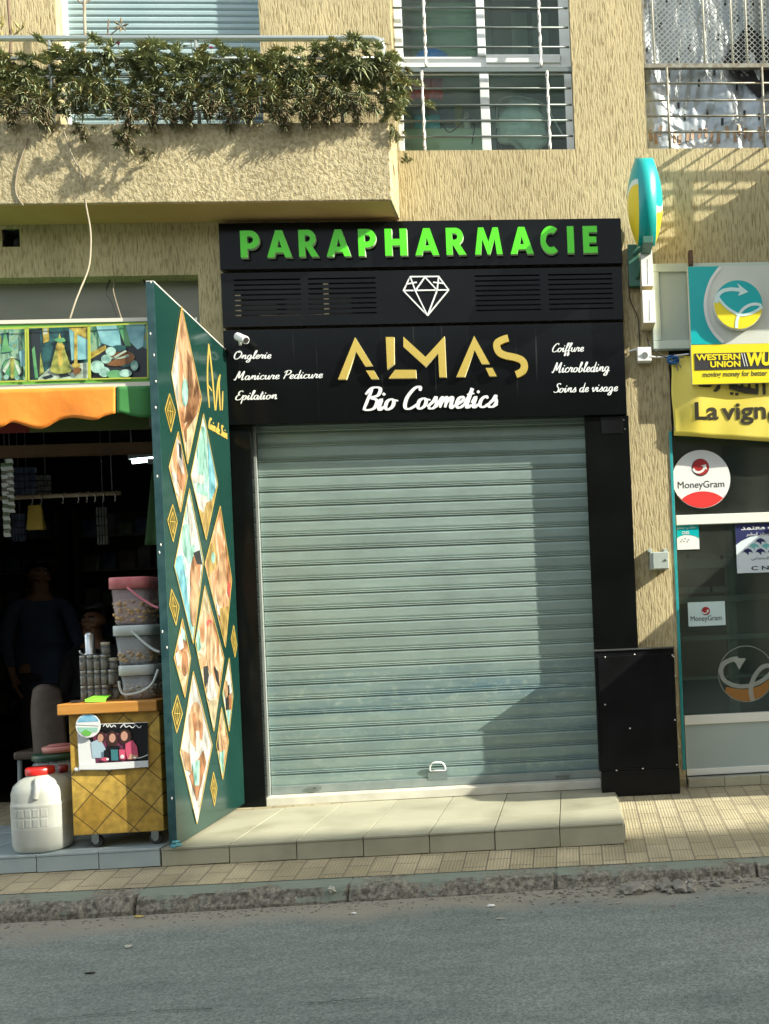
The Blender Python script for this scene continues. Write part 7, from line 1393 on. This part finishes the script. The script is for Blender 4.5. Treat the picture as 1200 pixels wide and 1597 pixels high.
# tarpaulin
def tarp_h(u, v):
    p = Vector((u * 5, v * 5, 0)); f = 0
    w1 = noise.noise(p * .5); f += .022 * math.sin((u * 6.0 + v * 2.6 + 1.1 * w1) * 3.0) + .030 * abs(noise.noise(Vector((u * 5 + v * 2.5, v * 3, 2)))) + .018 * abs(noise.noise(Vector((u * 13 - v * 4, v * 8, 5)))) + .007 * noise.noise(Vector((u * 34, v * 26, 8))); return f
x0, x1, z0 = winE[0] - .02, 1.52, winE[2] - .03
def tarp(u, v): return Vector((x0 + (x1 - x0) * u, .075 + tarp_h(u, v), z0 + (5.74 - z0) * v))
M_TARP = mat('silver_tarpaulin', (.34, .39, .42), .42, metal=.3, col2=(.46, .50, .52), vs=5, bump=.4, bs=26, bdist=.008)
rt = thing('tarpaulin', 'crumpled silver tarpaulin with dark dashes lining the right upstairs window', 'tarpaulin', (x0, .08, z0)); m = MB(); m.grid(tarp, 150, 200); m.build('sheet', M_TARP, rt)
def on_tarp(px, py): 
    p = at(px, py, .09); u = (p.x - x0) / (x1 - x0); v = (p.z - z0) / (5.74 - z0); t = tarp(u, v); return Vector((p.x, t.y - .006, p.z))
def dash(m, px, py, w_, h_, lean=0): m.prism([on_tarp(px - w_, py - h_), on_tarp(px - w_ + lean, py + h_), on_tarp(px + w_ + lean, py + h_), on_tarp(px + w_, py - h_)], (0, .001, 0))
m = MB()
for px, py in ((1009, 82), (1040, 6), (1060, 5), (1131, 3), (1151, 30), (1174, 7), (1074, 79), (1056, 95), (1044, 112), (1114, 115), (1090, 130), (1150, 135), (1104, 175), (1126, 191), (1162, 175), (1183, 185), (1069, 180), (1059, 162), (1096, 40), (1120, 60), (1030, 40), (1142, 80)): dash(m, px, py, 1.6, 5)
m.build('black_dashes', M_INKB, rt); m = MB()
for px in range(1012, 1200, 10): dash(m, px + rnd.uniform(-2, 2), 211 + rnd.uniform(-7, 10), 2.4, 8, rnd.uniform(-3, 3))
m.build('brown_dashes', mat('brown_print', (.30, .19, .11), .6, col2=(.38, .26, .17), vs=20), rt)
m = MB(); P4 = [(1166, 36), (1126, 96), (1184, 153), (1243, 97)]
m.prism([Vector((at(x, y, .062).x, .062, at(x, y, .062).z)) for x, y in P4], (0, .003, 0)); m.build('black_patch', mat('black_cloth_patch', (.012, .012, .013), .8), rt)
# ------------------------------------------------------------------ kerbside debris
M_STONE = mat('rubble', (.31, .30, .255), .9, col2=(.15, .145, .125), vs=24)
st = {}
for i in range(26):
    px = 960 + rnd.uniform(0, 130) if i < 16 else rnd.uniform(1090, 1205); py = 1387 - (px - 960) * .035 + rnd.uniform(-7, 5); py = py if i < 16 else py - 8
    p = at(px, py, -1.40); d = (p - CAM); t = (ROAD_Z + .008 - CAM.z) / d.z; p = CAM + d * t; r = rnd.uniform(.016, .036) if i < 14 else rnd.uniform(.009, .018); k = i % 5
    p.y = min(p.y, -1.375 - r) - rnd.uniform(0, .03)
    if k not in st: m = MB(); m.blob((0, 0, 0), 1.0, k * 7 + 2, .8, 2, sc=(1.15, .9, .8), smooth=False); o = st[k] = m.build('stone', M_STONE, base=(0, 0, 0), label='loose grey stone in the rubble lying along the kerb', cat='stone', group='rubble stones along the kerb'); o.location = (p.x, p.y, ROAD_Z + r * .55); o.scale = (r,)*3
    else: copy_tree(st[k], loc=(p.x, p.y, ROAD_Z + r * .55), rz=(rnd.uniform(-.3, .3), rnd.uniform(-.3, .3), rnd.uniform(0, 6)), scale=r)
m = MB()
for i in range(900):
    x = rnd.uniform(-3.2, 1.6); y = -1.37 - abs(rnd.gauss(0, .07 if x < -.4 else .12)); r = rnd.uniform(.002, .008) * (1.25 if x > -.3 else .75); m.blob((x, y, ROAD_Z + r * .6), r, i, .7, 1, sc=(1.3, 1, .6), smooth=False)
m.build('gravel', M_STONE, kind='stuff', label='fine gravel and grit gathered along the gutter', cat='gravel')
def ground_pt(px, py):
    d = at(px, py, 0) - CAM; t = (ROAD_Z + .008 - CAM.z) / d.z; return CAM + d * t
for px, py, nm, lb, mt, sc in ((518, 1388, 'crumpled_paper', 'crumpled white paper scrap on the worn kerb face', mat('dirty_paper', (.4, .4, .34), .8), (.018, .014, .016)), (200, 1476, 'litter_scrap', 'pale litter scrap on the asphalt at the lower left', mat('dirty_paper', (.4, .4, .34), .8), (.014, .010, .005)), (220, 1426, 'litter_scrap', 'yellowish leaf scrap in the gutter left of the middle', mat('dry_leaf_scrap', (.42, .34, .12), .8), (.022, .012, .004)), (140, 1517, 'twig', 'short dark twig lying on the asphalt at the lower left', mat('dark_twig', (.03, .025, .02), .8), (.022, .004, .004)), (780, 1432, 'litter_scrap', 'pale flat litter scrap on the asphalt below the step', mat('dirty_paper', (.4, .4, .34), .8), (.02, .006, .003)), (1079, 1378, 'carton', 'crushed pale carton lying among the kerb rubble', mat('pale_carton', (.55, .52, .40), .7), (.026, .012, .012)), (767, 1412, 'litter_scrap', 'white litter flake in the gutter left of the rubble', M_WPAPER, (.018, .008, .005)), (552, 1424, 'litter_scrap', 'small white flake on the asphalt near the middle', M_WPAPER, (.012, .006, .004))):
    p = ground_pt(px, py)
    if nm == 'crumpled_paper': p = at(518, 1388, -1.345)
    elif p.y > -1.38: p.y = -1.39
    z = ROAD_Z + sc[2] * .8 + .004 if nm != 'crumpled_paper' else p.z
    m = MB(); m.blob((p.x, p.y, z), 1, int(px), .9 if nm != 'twig' else .2, 2, sc=sc, smooth=False); m.build(nm, mt, base=(p.x, p.y, z), label=lb, cat='litter' if nm != 'twig' else 'twig')
# cracks in the asphalt (patched seams)
m = MB()
for a, b in (((40, 1592), (215, 1578)), ((235, 1577), (330, 1573)), ((480, 1565), (590, 1556))):
    pts = [ground_pt(a[0] + (b[0]-a[0])*t/14 + rnd.uniform(-2, 2), a[1] + (b[1]-a[1])*t/14 + rnd.uniform(-1.2, 1.2)) for t in range(15)]; w_ = .003
    for i in range(14):
        A, B = pts[i], pts[i+1]; wa = w_ * rnd.uniform(.3, 1.1); m.face([(A.x, A.y - wa, ROAD_Z + .0095), (B.x, B.y - wa, ROAD_Z + .0095), (B.x, B.y + wa, ROAD_Z + .0095), (A.x, A.y + wa, ROAD_Z + .0095)])
m.build('road_crack', mat('crack_tar', (.02, .02, .02), .9), kind='structure')
# ------------------------------------------------------------------ street around the camera (seen only as shade and reflections)
def house(label, x0, x1, y0, y1, h, mt, floors):
    r = thing('street_house', label, 'building', ((x0+x1)/2, (y0+y1)/2, ROAD_Z)); m = MB(); m.box(x0, x1, y0, y1, ROAD_Z - .1, h); m.build('wall', mt, r)
    m = MB(); m.box(x0 - .1, x1 + .1, y0 - .1, y1 + .1, h + .001, h + .25); m.build('parapet', mt, r)
    n = int((x1 - x0) / 3.2); fh = h / floors
    for f in range(floors):
        for i in range(n):
            xa = x0 + (i + .5) * (x1 - x0) / n; m = MB(); m.box(xa - .6, xa + .6, y1 + .004, y1 + .05, f*fh + 1.0, f*fh + 2.3); w_ = m.build('window', M_WHITE, r); m = MB(); m.box(xa - .5, xa + .5, y1 + .051, y1 + .056, f*fh + 1.1, f*fh + 2.2); m.build('pane', mat('dark_pane', (.03, .035, .04), .1), w_)
house('tall ochre house across the street to the right, out of the picture', 3.8, 30, -22, -8.2, 13.75, mat('ochre_render', (.36, .27, .16), .9), 4)
house('low ochre house directly across the street, out of the picture', -16, 3.2, -22, -12.5, 6.2, mat('umber_render', (.22, .17, .11), .9), 2)
rt = thing('shade_awning', 'unseen sloping awning added beyond the right edge for its diagonal shade', 'awning', (3.4, 0, 2.0))  # awning added out of view, shaped to throw the diagonal shade
m = MB(); m.add([(2.2, -.003, 2.40), (5.2, -.003, 2.40), (5.2, -1.14, 1.90), (2.2, -1.14, 1.90)], [(0, 3, 2, 1)]); m.add([(2.2, -1.14, 1.90), (5.2, -1.14, 1.90), (5.2, -1.14, 1.74), (2.2, -1.14, 1.74)], [(0, 3, 2, 1)]); m.build('canopy', M_GCAN, rt, solid=.004)
for x in (2.22, 5.18): m = MB(); m.tube([(x, -1.12, 1.895), (x, -.01, 2.0)], .012, 8); m.build('arm', M_GREYBAR, rt)
